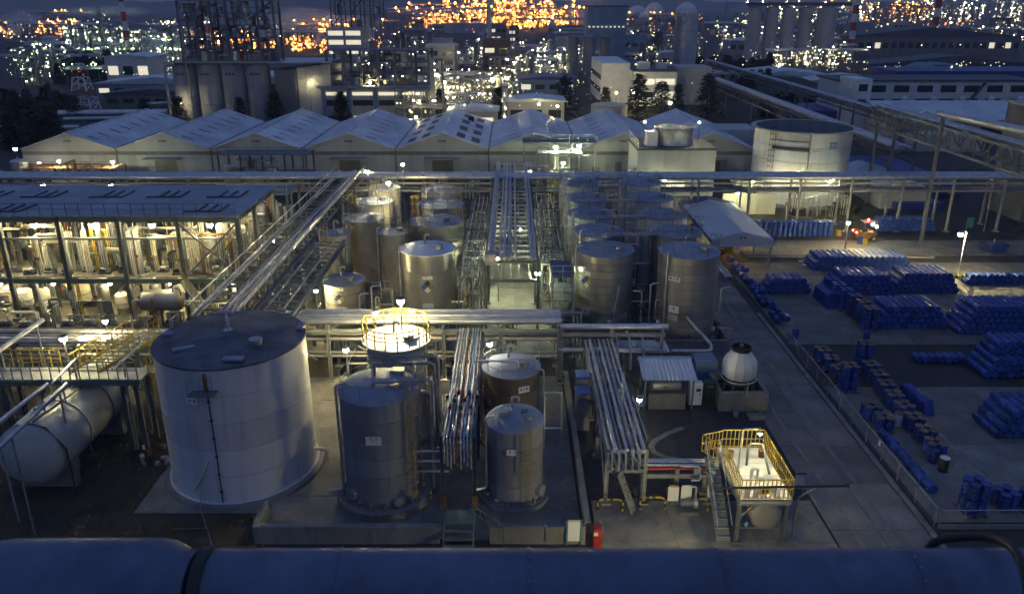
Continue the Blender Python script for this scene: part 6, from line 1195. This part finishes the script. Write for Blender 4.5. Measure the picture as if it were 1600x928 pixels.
t = thing('process_block', 'blue grey tower block with a line of small lights', 'building', (36, 330, 0)); B().box(30, 330, 0, 46, 342, 23.5).obj('wall', 'pale_blue', t)
for k in range(9): B().cb(31+1.7*k, 329.8, 16, .7, .2, .5).obj('window', 'window_lit', t)
B().box(29.5, 329.7, 23.5, 46.5, 342.3, 24).obj('roof', 'roof_dark', t)
t = thing('lab_block', 'pale five storey block with lit window bands at centre left', 'building', (-56, 330, 0)); B().box(-68, 300, 0, -54.5, 312, 16.5).obj('wall', 'cladding', t)
for j in range(4):
    for k in range(2): B().box(-67.2+6.4*k, 299.9, 4.2+3.2*j, -61.8+6.4*k, 299.99, 5.8+3.2*j).obj('window', 'window_lit', t)
steel_tower('dark pipe tower on and beside the five storey block', -66, -48, 302, 310, 16.6, 30, 5, 3, 'steel', 30); 
for k, (x, y, w, d, h) in enumerate(((-31, 262, 9, 12, 9), (-22, 255, 9, 12, 13), (-5, 270, 9, 10, 14), (3, 262, 9, 12, 11))):
    t = thing('plant_block', ('pale', 'windowed', 'brown', 'low grey')[k]+' concrete plant block in the lit plant', 'building', (x, y, 0)); B().cb(x, y, h/2, w, d, h).obj('wall', ('cladding', 'cream', 'brick', 'wall')[k], t); windows(t, x-w/2, x+w/2, y-d/2, [2+2.6*j for j in range(int(h/3))], 2, 1.4, .12)
t = thing('round_tank', 'low pale round tank behind the seventh warehouse', 'tank', (20, 163, 0)); B().lathe([(3.8, 0), (3.8, 4.8), (3.4, 5.0), (.001, 5.5)], 20.5, 168, 32).obj('shell', 'cream', t); B().ring(20.5, 168, 4.8, 3.82, .08, 32, 4).obj('rim', 'steel_pale', t)
for k, (x, y, w, d, h, m, lb) in enumerate(((-8, 166, 10, 8, 4.2, 'cladding', 'low shed behind the fifth warehouse'), (5, 172, 12, 9, 5.5, 'cladding', 'pale shed behind the sixth warehouse'), (10, 235, 16, 12, 4.5, 'pale_blue', 'blue roofed shed in front of the slim silos'), (62, 245, 9, 10, 5, 'cladding', 'boxy pale house on the wooded slope'), (66, 330, 14, 10, 6, 'cladding', 'house with a light roof beyond the slope'), (-98, 230, 34, 16, 4, 'roof_blue', 'long low shed at far left'), (-90, 205, 24, 10, 3.5, 'cladding_dark', 'dark low shed at far left'), (-70, 225, 14, 12, 6, 'cladding', 'lit gable shed left of the silos'),
                                            (-121, 262, 14, 14, 9, 'white', 'white block at the left edge'), (-95, 250, 20, 10, 5, 'cladding_dark', 'dark hall beside the white block'), (84, 255, 26, 18, 4.2, 'sheet', 'white shed below the five tall silos'), (100, 240, 30, 12, 3.4, 'sheet', 'long pale roof right of the wooded slope'), (128, 232, 40, 12, 3.0, 'roof_dark', 'dark long roof behind the white building'), (160, 300, 60, 14, 4, 'roof_dark', 'dark hall at the far right'), (210, 420, 90, 20, 9, 'cladding_dark', 'long dark hall on the right horizon'), (130, 420, 40, 14, 7, 'roof_blue', 'blue grey hall right of the tall silos'))):
    t = thing('shed_building', lb, 'building', (x, y, 0)); B().cb(x, y, h/2, w, d, h).obj('wall', m if m not in ('sheet',) else 'cladding', t); B().prism([(x-w/2-.4, h+.01), (x+w/2+.4, h+.01), (x+w/2+.4, h+.2), (x, h+.2+w*.05), (x-w/2-.4, h+.2)], y-d/2-.4, y+d/2+.4).obj('roof', {'cladding_dark': 'roof_dark', 'pale_blue': 'blue_tarp', 'roof_dark': 'roof_dark'}.get(m, 'sheet'), t)
    n = max(2, int(w/4)); windows(t, x-w/2, x+w/2, y-d/2, (h*.4,), n, h*.3, .15)
t = thing('tent_hall', 'teal tent roof far at right', 'building', (150, 300, 0)); B().prism([(136, 0), (160, 0), (160, 2.6), (152, 5.2), (144, 5.2), (136, 2.0)], 276, 290).obj('roof', 'teal', t); B().box(135.5, 275.7, 0, 160.5, 275.99, 1.4).obj('wall', 'cladding', t)
for k in range(4): tag(B().lathe([(2.3, 0), (2.3, 1.9), (1.2, 2.6), (.001, 2.8)], 96+5.0*k, 216+.6*k, 20).obj('white_dome_tank', 'white'), ('first', 'second', 'third', 'fourth')[k]+' of the white domed tanks behind the long white building', 'tank', 'white domed tanks')
# ---- lattice mast with red and white paint
def mast(lb, x, y, h, w):
    t = thing('lattice_mast', lb, 'mast', (x, y, 0)); n = 8
    for k in range(n):
        za, zb = h*k/n, h*(k+1)/n; wa, wb = w*(1-.7*k/n), w*(1-.7*(k+1)/n); b = B(); C4 = ((-1, -1), (1, -1), (1, 1), (-1, 1))
        for i in range(4):
            a, c_ = C4[i], C4[(i+1) % 4]; pa = (x+a[0]*wa, y+a[1]*wa, za); pb = (x+a[0]*wb, y+a[1]*wb, zb); b.bar(pa, pb, .2); b.bar(pa, (x+c_[0]*wb, y+c_[1]*wb, zb), .12); b.bar(pb, (x+c_[0]*wb, y+c_[1]*wb, zb), .12)
        b.obj('lattice_section', 'white' if k % 3 else 'red', t)
mast('white lattice mast with red bands at left behind the trees', -99, 185, 12, 2.6)
def stack_(lb, x, y, h, r, bands=True, m='white'):
    t = thing('chimney', lb, 'chimney', (x, y, 0)); n = 8
    for k in range(n): B().lathe([(r*(1-.04*k), h*k/n), (r*(1-.04*(k+1)), h*(k+1)/n)], x, y, 14).obj('band', ('red' if k % 2 else 'white') if bands else m, t)
    B().lathe([(r*.75, h), (r*.75, h+.3), (r*.5, h+.3)], x, y, 14).obj('rim', 'steel', t)
stack_('red and white striped chimney at far right', 170, 410, 32, 1.7); stack_('second striped chimney nearer the right edge', 226, 440, 36, 2.0); stack_('red and white chimney at left among green lights', -155, 330, 29, 1.3); stack_('dark thin chimney with steam at left', -172, 345, 23, 1.5, False, 'tank_dark'); stack_('slim pale stack in the lit plant', -8, 290, 26, 1.0, False, 'galv'); stack_('slim striped stack in front of the orange glow at left', -148, 400, 30, .9)
# ================================================================ the far plants, their lights, trees, hills
def column_plant(lb, x, y, h, r, bl, n, rr, m='galv_dull', grp=None):
    """slim process column with ring platforms and lamps"""
    t = thing('process_column', lb, 'column', (x, y, 0), grp); B().lathe([(r, 0), (r, h*.94), (r*.4, h)], x, y, 10).obj('shell', m, t)
    for k in range(3): z = h*(.3+.3*k); B().lathe([(r*2.0, z-.1), (r*2.0, z+.1)], x, y, 10).obj('platform', 'steel', t)
    B().tube((x+r*1.4, y-r, 0), (x+r*1.4, y-r, h*.9), r*.25, 5).obj('riser', 'galv_dull', t)
    for k in range(int(n*1.6)):
        a = R.uniform(pi, 2*pi); dm = k % 4; bulb((x+r*2.3*cos(a), y+r*2.3*sin(a), h*R.uniform(.08, 1.02)), rr*(R.uniform(.28, .62) if dm else R.uniform(.14, .32)), bl+'_dim' if dm else bl, t)
OB = 1.0
def plant(lb, grp, u0, u1, v0, v1, Y0, Y1, nt, bl, rr, lamps=5, frames=2, m='galv_dull', rcol=(.6, 1.6)):
    for k in range(nt):
        u = R.uniform(u0, u1); Y = R.uniform(Y0, Y1); top = Yp(u, R.uniform(v0, v0+(v1-v0)*.75), Y); h = max(4, top.z)
        column_plant(lb, top.x, Y, h, R.uniform(*rcol), bl, lamps, rr, R.choice((m, 'steel', 'galv_dull')), grp)
    for k in range(int(frames*1.6)):
        u = R.uniform(u0, u1); Y = R.uniform(Y0, Y1); top = Yp(u, R.uniform(v0+(v1-v0)*.25, v0+(v1-v0)*.8), Y); h = max(5, top.z); w = R.uniform(6, 13)*Y/300
        t = steel_tower(lb.replace('column', 'open frame'), top.x-w/2, top.x+w/2, Y, Y+w*.6, 0, h, 4, 4, 'steel_pale', 16, lamps=(bl, lamps*2, rr*.7)); t['group'] = grp+' frames'
    for k in range(max(2, frames)):
        u = R.uniform(u0, u1); Y = R.uniform(Y0, Y1); p = G(u, 200); p = Yp(u, 20, Y); w = R.uniform(16, 40)*Y/300; h = R.uniform(4, 8)*Y/300; b = R.choice(('galv_dull', 'galv', 'cladding'))
        t = thing('pipe_way', lb.replace('process column', 'level pipe way').replace('tall ', ''), 'pipe rack', (p.x, Y, 0), grp+' pipe ways')
        for j in range(3): B().tube((p.x-w/2, Y+j, h+.3*j), (p.x+w/2, Y+j, h+.3*j), .3*Y/300, 6).obj('pipe', b, t)
        for j in range(5): B().bar((p.x-w/2+w*j/4, Y+1, 0), (p.x-w/2+w*j/4, Y+1, h), .3*Y/300).obj('post', 'steel', t)
        for j in range(4): bulb((p.x-w/2+w*R.random(), Y-1, h+1.5), rr*R.uniform(.2, .4), bl, t)
plant('process column with greenish lamps in the far left plant', 'far left green plant', 105, 285, 22, 112, 290, 430, 26, 'far_green', .62, 7, 9)
plant('process column with greenish lamps near the left edge', 'left edge plant', 20, 120, 60, 118, 255, 330, 7, 'far_green', .5, 5, 3)
plant('process column glowing orange behind the left plant', 'left orange plant', 0, 130, 28, 50, 600, 760, 8, 'far_orange', 1.5, 5, 3)
plant('process column glowing orange behind the silo headhouse', 'headhouse orange plant', 290, 425, 48, 74, 430, 560, 14, 'far_orange', 1.3, 7, 6)
plant('process column glowing orange left of the five storey block', 'orange row', 455, 555, 55, 76, 430, 560, 9, 'far_orange', 1.3, 8, 4)
plant('process column with pale lamps above the steam', 'pale lamp plant', 405, 520, 30, 66, 520, 640, 9, 'far_white', .7, 5, 3)
plant('tall process column in the big orange refinery', 'big orange refinery', 690, 905, -8, 38, 760, 980, 40, 'far_orange', 2.4, 12, 9)
plant('process column at the left of the big orange refinery', 'orange refinery west', 655, 730, 15, 40, 760, 900, 8, 'far_orange', 2.0, 8, 4)
plant('process column in the lit central plant', 'lit central plant', 640, 800, 100, 172, 168, 250, 20, 'far_white', .36, 8, 9, 'galv', (.4, 1.0))
plant('process column in the plant under the orange refinery', 'dim middle plant', 780, 900, 50, 118, 240, 360, 18, 'far_white', .46, 8, 8, 'galv')
plant('process column in the dim plant right of the five storey block', 'dim left plant', 600, 760, 45, 95, 280, 420, 16, 'far_white', .45, 3, 6)
plant('process column behind the slim dark silos', 'silo back plant', 900, 1120, 30, 80, 330, 480, 20, 'far_white', .5, 3, 5)
plant('process column with orange lamps by the storage spheres', 'sphere plant', 960, 1090, 20, 42, 620, 760, 7, 'far_orange', 1.0, 3, 2)
plant('process column in the bright plant right of the tall silos', 'right bright plant', 1200, 1310, 72, 104, 330, 420, 14, 'far_white', .6, 8, 4, 'galv')
plant('process column in the plant at the right horizon', 'right horizon plant', 1190, 1600, -4, 18, 1000, 1400, 34, 'far_white', 1.6, 7, 8)
plant('process column with orange lamps at the right horizon', 'right orange plant', 1340, 1450, 0, 18, 1000, 1200, 10, 'far_orange', 1.6, 5, 3)
plant('process column between the striped chimneys', 'chimney plant', 1440, 1600, 22, 66, 420, 560, 10, 'far_white', .7, 4, 4)
plant('process column behind the tall silos', 'tall silo back plant', 1120, 1300, 5, 60, 430, 700, 14, 'far_white', .8, 4, 4)
# scattered street and yard lights nobody could count
def sprinkle(name, lb, spots, bl):
    b = B()
    for u0, u1, v0, v1, n, rr in spots:
        for k in range(int(n*2.2)): p = G(R.uniform(u0, u1), R.uniform(v0, v1), R.uniform(2, 6)); b.ball(p, rr*(.3+.5*R.random()**4)*p.y/300, 5, 4)
    b.obj(name, bl, None, lb, 'stuff')
sprinkle('scattered_lights', 'small pale lights scattered over the far plants', ((0, 300, 40, 118, 70, .45), (560, 900, 60, 120, 70, .42), (900, 1130, 40, 110, 50, .42), (1130, 1600, 62, 75, 60, .5), (1120, 1600, 24, 60, 70, .45), (900, 1130, 80, 140, 30, .35), (1200, 1600, 8, 22, 90, .5), (1290, 1420, 95, 112, 14, .35), (0, 600, 24, 60, 50, .45), (640, 1000, 120, 170, 40, .3), (1480, 1570, 96, 106, 22, .5), (1150, 1330, 78, 104, 40, .45)), 'far_white_dim')
sprinkle('scattered_lights', 'small orange lights scattered in the distance', ((0, 130, 32, 48, 26, .5), (650, 935, 8, 42, 150, .6), (300, 600, 50, 76, 50, .42), (1440, 1520, 26, 40, 16, .5), (1340, 1480, 6, 20, 40, .5), (1350, 1370, 46, 72, 4, .5), (55, 75, 74, 84, 4, .5)), 'far_orange_dim')
sprinkle('scattered_lights', 'small greenish lights scattered at left', ((90, 290, 30, 118, 110, .4),), 'far_green_dim')
sprinkle('scattered_lights', 'few red lights in the distance', ((1290, 1480, 2, 20, 7, .5), (180, 260, 55, 75, 4, .4), (600, 760, 46, 60, 4, .4)), 'far_red')
# storage spheres
for k, (u, v, d, Y) in enumerate(((1072, 22, 30, 640), (1022, 20, 26, 760), (995, 27, 30, 800), (1006, 29, 16, 620), (955, 22, 14, 900), (862, 40, 10, 520))):
    p = Yp(u, v, Y); r_ = d*Y/F/2*1.06; z = max(r_*1.05, p.z); t = thing('storage_sphere', ('right', 'middle', 'left', 'small front', 'far small', 'tiny')[k]+' pale spherical gas holder on the horizon', 'sphere tank', (p.x, Y, 0), 'spherical gas holders'); B().ball((p.x, Y, z), r_, 24, 12).obj('shell', 'white', t)
    for j in range(6): a = j*pi/3; B().bar((p.x+r_*.9*cos(a), Y+r_*.9*sin(a), 0), (p.x+r_*.9*cos(a), Y+r_*.9*sin(a), z), r_*.06).obj('leg', 'galv', t)
    B().ring(p.x, Y, z, r_*1.02, r_*.03, 24, 4).obj('walkway', 'steel', t)
# storage tanks and blocks filling the ground between the far plants
for k in range(46):
    u = R.uniform(0, 1600); v = R.uniform(42, 112)
    if (1080 < u and v > 78) or (270 < u < 600 and v > 84): continue
    p = G(u, v); r_ = R.uniform(3, 6.5); h = R.uniform(4, 9); t = thing('distant_tank', '%s distant storage tank from the left side on the far plain' % 'pale' if 0 else 'pale distant storage tank standing between the far plants', 'tank', p, 'distant storage tanks'); B().lathe([(r_, 0), (r_, h), (.01, h+r_*.2)], p.x, p.y, 16).obj('shell', R.choice(('tank_grey', 'white', 'wall')), t)
for k in range(40):
    u = R.uniform(0, 1600); v = R.uniform(40, 105)
    if (1080 < u and v > 80) or (270 < u < 600 and v > 84): continue
    p = G(u, v); w = R.uniform(6, 14); h = R.uniform(6, 14); t = thing('distant_block', 'distant plant block with small windows between the far plants', 'building', p, 'distant plant blocks'); B().cb(p.x, p.y, h/2, w, w*.8, h).obj('wall', R.choice(('wall', 'cladding_dark', 'cladding', 'pale_blue')), t); windows(t, p.x-w/2, p.x+w/2, p.y-w*.4, [h*.25, h*.6], 3, h*.14, .3)
# buildings of the far left plain
for k in range(26):
    u = R.uniform(0, 1600); v = R.uniform(34, 66); p = G(u, v); w = R.uniform(10, 34)*p.y/400; h = R.uniform(3, 8)
    tag(B().cb(p.x, p.y, h/2, w, w*.6, h).prism([(p.x-w/2-.3, h+.02), (p.x+w/2+.3, h+.02), (p.x, h+1.4)], p.y-w*.3-.3, p.y+w*.3+.3).obj('distant_hall', R.choice(('roof_dark', 'roof_blue', 'cladding_dark', 'cladding'))), 'low distant hall among the far plants', 'building', 'low distant halls')
# ---- trees
def conifer(seed, h=7.0, w=1.7):
    q = R.getstate(); R.seed(seed); b = B(); n = 11
    for k in range(n):
        z = h*(.12+.86*k/n); rr = w*(1-.9*k/n)**.8*R.uniform(.82, 1.15)
        for j in range(80):
            a = R.uniform(0, 2*pi); f = R.random()**.6; x, y = cos(a)*rr*f, sin(a)*rr*f; zz = z-.3*f+R.uniform(-.3, .3); L = R.uniform(.4, .8); d = Vector((cos(a+R.uniform(-.6, .6)), sin(a+R.uniform(-.6, .6)), R.uniform(-.5, .35)))*L; s = Vector((-sin(a), cos(a), R.uniform(-.4, .4)))*L*.45
            b.add([(x-s.x, y-s.y, zz-s.z), (x+s.x, y+s.y, zz+s.z), (x+d.x, y+d.y, zz+d.z)], [(0, 1, 2)])
    me = b.mesh('foliage_dark'); tr = B().lathe([(.2, 0), (.14, h*.4), (.03, h*.92)], 0, 0, 6); 
    for k in range(8): a = k*2.4; z = h*(.2+.08*k); tr.tube((0, 0, z), (cos(a)*w*.6*(1-z/h), sin(a)*w*.6*(1-z/h), z+.2), .04, 4)
    tm = tr.mesh('bark'); R.setstate(q); return me, tm
TR = [conifer(s, 7.0, wd) for s, wd in ((1, 2.0), (2, 2.5), (3, 2.2), (4, 2.9))]
def tree(lb, x, y, s, k, grp=None):
    t = thing('conifer_tree', lb, 'tree', (x, y, 0), grp); inst('crown', TR[k % 4][0], (x, y, 0), t, (0, 0, R.uniform(0, 6)), (s*R.uniform(.9, 1.1), s*R.uniform(.9, 1.1), s)); inst('trunk', TR[k % 4][1], (x, y, 0), t, (0, 0, 0), s)
nb = ('behind the second warehouse in front of the leftmost silo', 'in front of the third silo', 'between the silos and the tall hall', 'in front of the tall hall', 'in front of the blue framed building', 'behind the fifth warehouse ridge', 'right of the fifth warehouse ridge', 'largest of those behind the sixth warehouse', 'left of the largest one', 'beside the low round tank', 'before the stepped office, left', 'before the stepped office, right', 'right of the office lamps', 'near the plain block, left', 'near the plain block, right', 'at the end of the warehouse row')
for k, (u, v, s) in enumerate(((284, 198, 1.0), (378, 196, .95), (433, 193, 1.1), (470, 190, 1.0), (535, 193, 1.1), (690, 182, 1.0), (780, 188, 1.15), (882, 184, 1.45), (826, 180, .8), (945, 176, .95), (996, 182, 1.5), (1032, 178, 1.2), (1058, 172, 1.0), (1103, 182, 1.5), (1235, 185, .9), (231, 196, .9))):
    p = G(u, v+2); tree('dark conifer '+nb[k], p.x, p.y, s, k, 'conifers behind the warehouses')
for k in range(14): p = G(40+R.uniform(0, 75), 236-R.uniform(0, 22)); tree('dark conifer in the clump at left beside the first warehouse', p.x-4, p.y+2, R.uniform(.8, 1.15), k, 'conifer clump at left')
for k in range(12): p = G(1205+R.uniform(0, 85), 178+R.uniform(0, 12)); tree('dark conifer in the clump behind the open tank', p.x, p.y+6, R.uniform(.6, .85), k, 'conifer clump behind the open tank')
for k in range(60): p = G(1085+R.uniform(0, 120), 110+R.uniform(0, 45)); tree('dark tree of the wooded slope right of the office', p.x, p.y, R.uniform(.7, 1.1), k, 'wooded slope')
for k in range(26): p = G(R.uniform(0, 130), 168+R.uniform(0, 20)); tree('dark tree in the band behind the lattice mast', p.x, p.y, R.uniform(.6, .9), k, 'tree band at far left')
for k in range(30): p = G(R.uniform(90, 260), 112+R.uniform(0, 22)); tree('dark tree on the rise before the green plant', p.x, p.y, R.uniform(.9, 1.4), k, 'trees before the green plant')
B().add([(52, 215, 0), (98, 215, 0), (100, 262, 0), (56, 262, 0), (62, 232, 4.2), (84, 235, 4.6), (76, 252, 3.5)], [(0, 1, 5, 4), (1, 2, 6, 5), (2, 3, 4, 6), (3, 0, 4), (4, 5, 6)]).obj('hill', 'foliage_dark', None, None, 'structure')
# pipes and roads on the ground at far left
for k, (u0, v0, u1, v1, r_, lb) in enumerate(((0, 203, 125, 201, .7, 'fat pale pipe crossing the far left'), (92, 178, 262, 176, .8, 'pale pipe behind the first warehouse'), (100, 187, 270, 184, .5, 'second pale pipe behind the first warehouse'), (215, 165, 275, 160, .5, 'short pale pipe left of the silos'), (0, 150, 60, 156, .7, 'pale pipe at the left edge'))):
    p, q = G(u0, v0, 1.5), G(u1, v1, 1.5); t = thing('ground_pipe', lb, 'pipe', p); B().tube(p, q, r_, 12).obj('pipe', 'galv', t)
    for f_ in (.2, .5, .8): c_ = p.lerp(q, f_); B().cb(c_.x, c_.y, .5, .4, r_*2, 1.0).obj('sleeper', 'wall', t)
# ---- hills on the horizon
def ridge(pts, Y, name='hills'):
    b = B(); vs = []; fs = []; n = len(pts)
    for u, v in pts:
        p = Yp(u, v, Y); vs += [(p.x, Y-260, -2), (p.x, Y, max(3, p.z)), (p.x, Y+500, -2)]
    for i in range(n-1): a = i*3; fs += [(a, a+3, a+4, a+1), (a+1, a+4, a+5, a+2)]
    b.add(vs, fs).obj(name, 'hill', None, None, 'structure')
def wob(pts, n=8):
    out = []
    for (u0, v0), (u1, v1) in zip(pts, pts[1:]):
        for k in range(n): f_ = k/n; out.append((u0+(u1-u0)*f_, v0+(v1-v0)*f_+R.uniform(-.7, .7)))
    return out+[pts[-1]]
ridge(wob([(-700, -4), (-100, 2), (40, -2), (110, -4), (190, 1), (235, 4), (280, 2), (330, -8), (460, -16), (580, -12), (690, -3), (790, 2), (930, 3)]), 3000)
ridge(wob([(900, 3.5), (975, 0), (1030, -3), (1090, 0), (1120, 4), (1300, 3), (1700, 2), (2400, 0)]), 3600)

# ---- dry grass on the soil at lower left
b = B()
for k in range(2600):
    x, y = R.uniform(-34, -13.2), R.uniform(28, 47)
    if x > -19.9 and y > 34: continue
    if math.sin(x*1.3)+math.sin(y*.9+x*.4)+R.uniform(-.8, .8) < .25: continue
    a = R.uniform(0, 6.3); h = R.uniform(.08, .28); d = R.uniform(.03, .08)
    b.add([(x-d*cos(a), y-d*sin(a), .015), (x+d*cos(a), y+d*sin(a), .015), (x+R.uniform(-.1, .1), y+R.uniform(-.1, .1), h)], [(0, 1, 2)])
b.obj('dry_grass', 'dry_grass', None, 'sparse dry grass on the soil at lower left', 'stuff')
# ================================================================ steam
def steam(lb, p, rx, ry, rz, dens, seed):
    m = bpy.data.materials.new('steam'); m.use_nodes = True; t = m.node_tree; n = t.nodes; n.remove(n['Principled BSDF'])
    v = n.new('ShaderNodeVolumePrincipled'); v.inputs['Color'].default_value = (.9, .9, .9, 1); tc = n.new('ShaderNodeTexCoord'); nz = n.new('ShaderNodeTexNoise'); nz.inputs['Scale'].default_value = 2.2; nz.inputs['Detail'].default_value = 5
    mp = n.new('ShaderNodeMapping'); mp.inputs['Location'].default_value = (seed*3.1, seed, 0); t.links.new(tc.outputs['Object'], mp.inputs[0]); t.links.new(mp.outputs[0], nz.inputs[0])
    ln = n.new('ShaderNodeVectorMath'); ln.operation = 'LENGTH'; t.links.new(tc.outputs['Object'], ln.inputs[0])
    a = n.new('ShaderNodeMath'); a.operation = 'SUBTRACT'; a.inputs[0].default_value = 1.0; t.links.new(ln.outputs['Value'], a.inputs[1])
    b = n.new('ShaderNodeMath'); b.operation = 'MULTIPLY_ADD'; b.inputs[1].default_value = 1.5; b.inputs[2].default_value = -.72; t.links.new(nz.outputs[0], b.inputs[0])
    s = n.new('ShaderNodeMath'); s.operation = 'MULTIPLY_ADD'; s.use_clamp = True; s.inputs[1].default_value = .9; t.links.new(a.outputs[0], s.inputs[0]); t.links.new(b.outputs[0], s.inputs[2])
    d = n.new('ShaderNodeMath'); d.operation = 'MULTIPLY'; d.inputs[1].default_value = dens; t.links.new(s.outputs[0], d.inputs[0]); t.links.new(d.outputs[0], v.inputs['Density']); t.links.new(v.outputs[0], n['Material Output'].inputs['Volume'])
    me = B().ball((0, 0, 0), 1, 16, 10).mesh(m); o = inst('steam', me, p, None, (0, 0, 0), (rx, ry, rz)); o['label'] = lb; o['kind'] = 'stuff'
steam('white steam drifting over the far plant left of centre', Yp(470, 32, 520), 34, 12, 9, .15, 1)
steam('second puff of steam right of the first', Yp(540, 38, 560), 26, 12, 7, .15, 2)
steam('steam trail leaving the thin dark chimney', Yp(160, 18, 345), 22, 5, 2.6, .25, 3)
steam('pale greenish vapour low in the left plant', Yp(262, 78, 330), 16, 8, 7, .12, 4)
steam('orange lit smoke at the right of the big refinery', Yp(915, 25, 800), 26, 14, 18, .1, 5)
steam('orange lit smoke at the far left', Yp(30, 32, 700), 22, 12, 9, .12, 6)
HAZE = 0.00025
if HAZE:
    m = bpy.data.materials.new('haze'); m.use_nodes = True; n = m.node_tree.nodes; n.remove(n['Principled BSDF']); v = n.new('ShaderNodeVolumePrincipled'); v.inputs['Color'].default_value = (.8, .85, .95, 1); v.inputs['Density'].default_value = HAZE; m.node_tree.links.new(v.outputs[0], n['Material Output'].inputs['Volume'])
    o = B().box(-5900, -150, -2, 5900, 8900, 130).obj('haze', m, None, 'thin evening haze over the whole site', 'stuff')
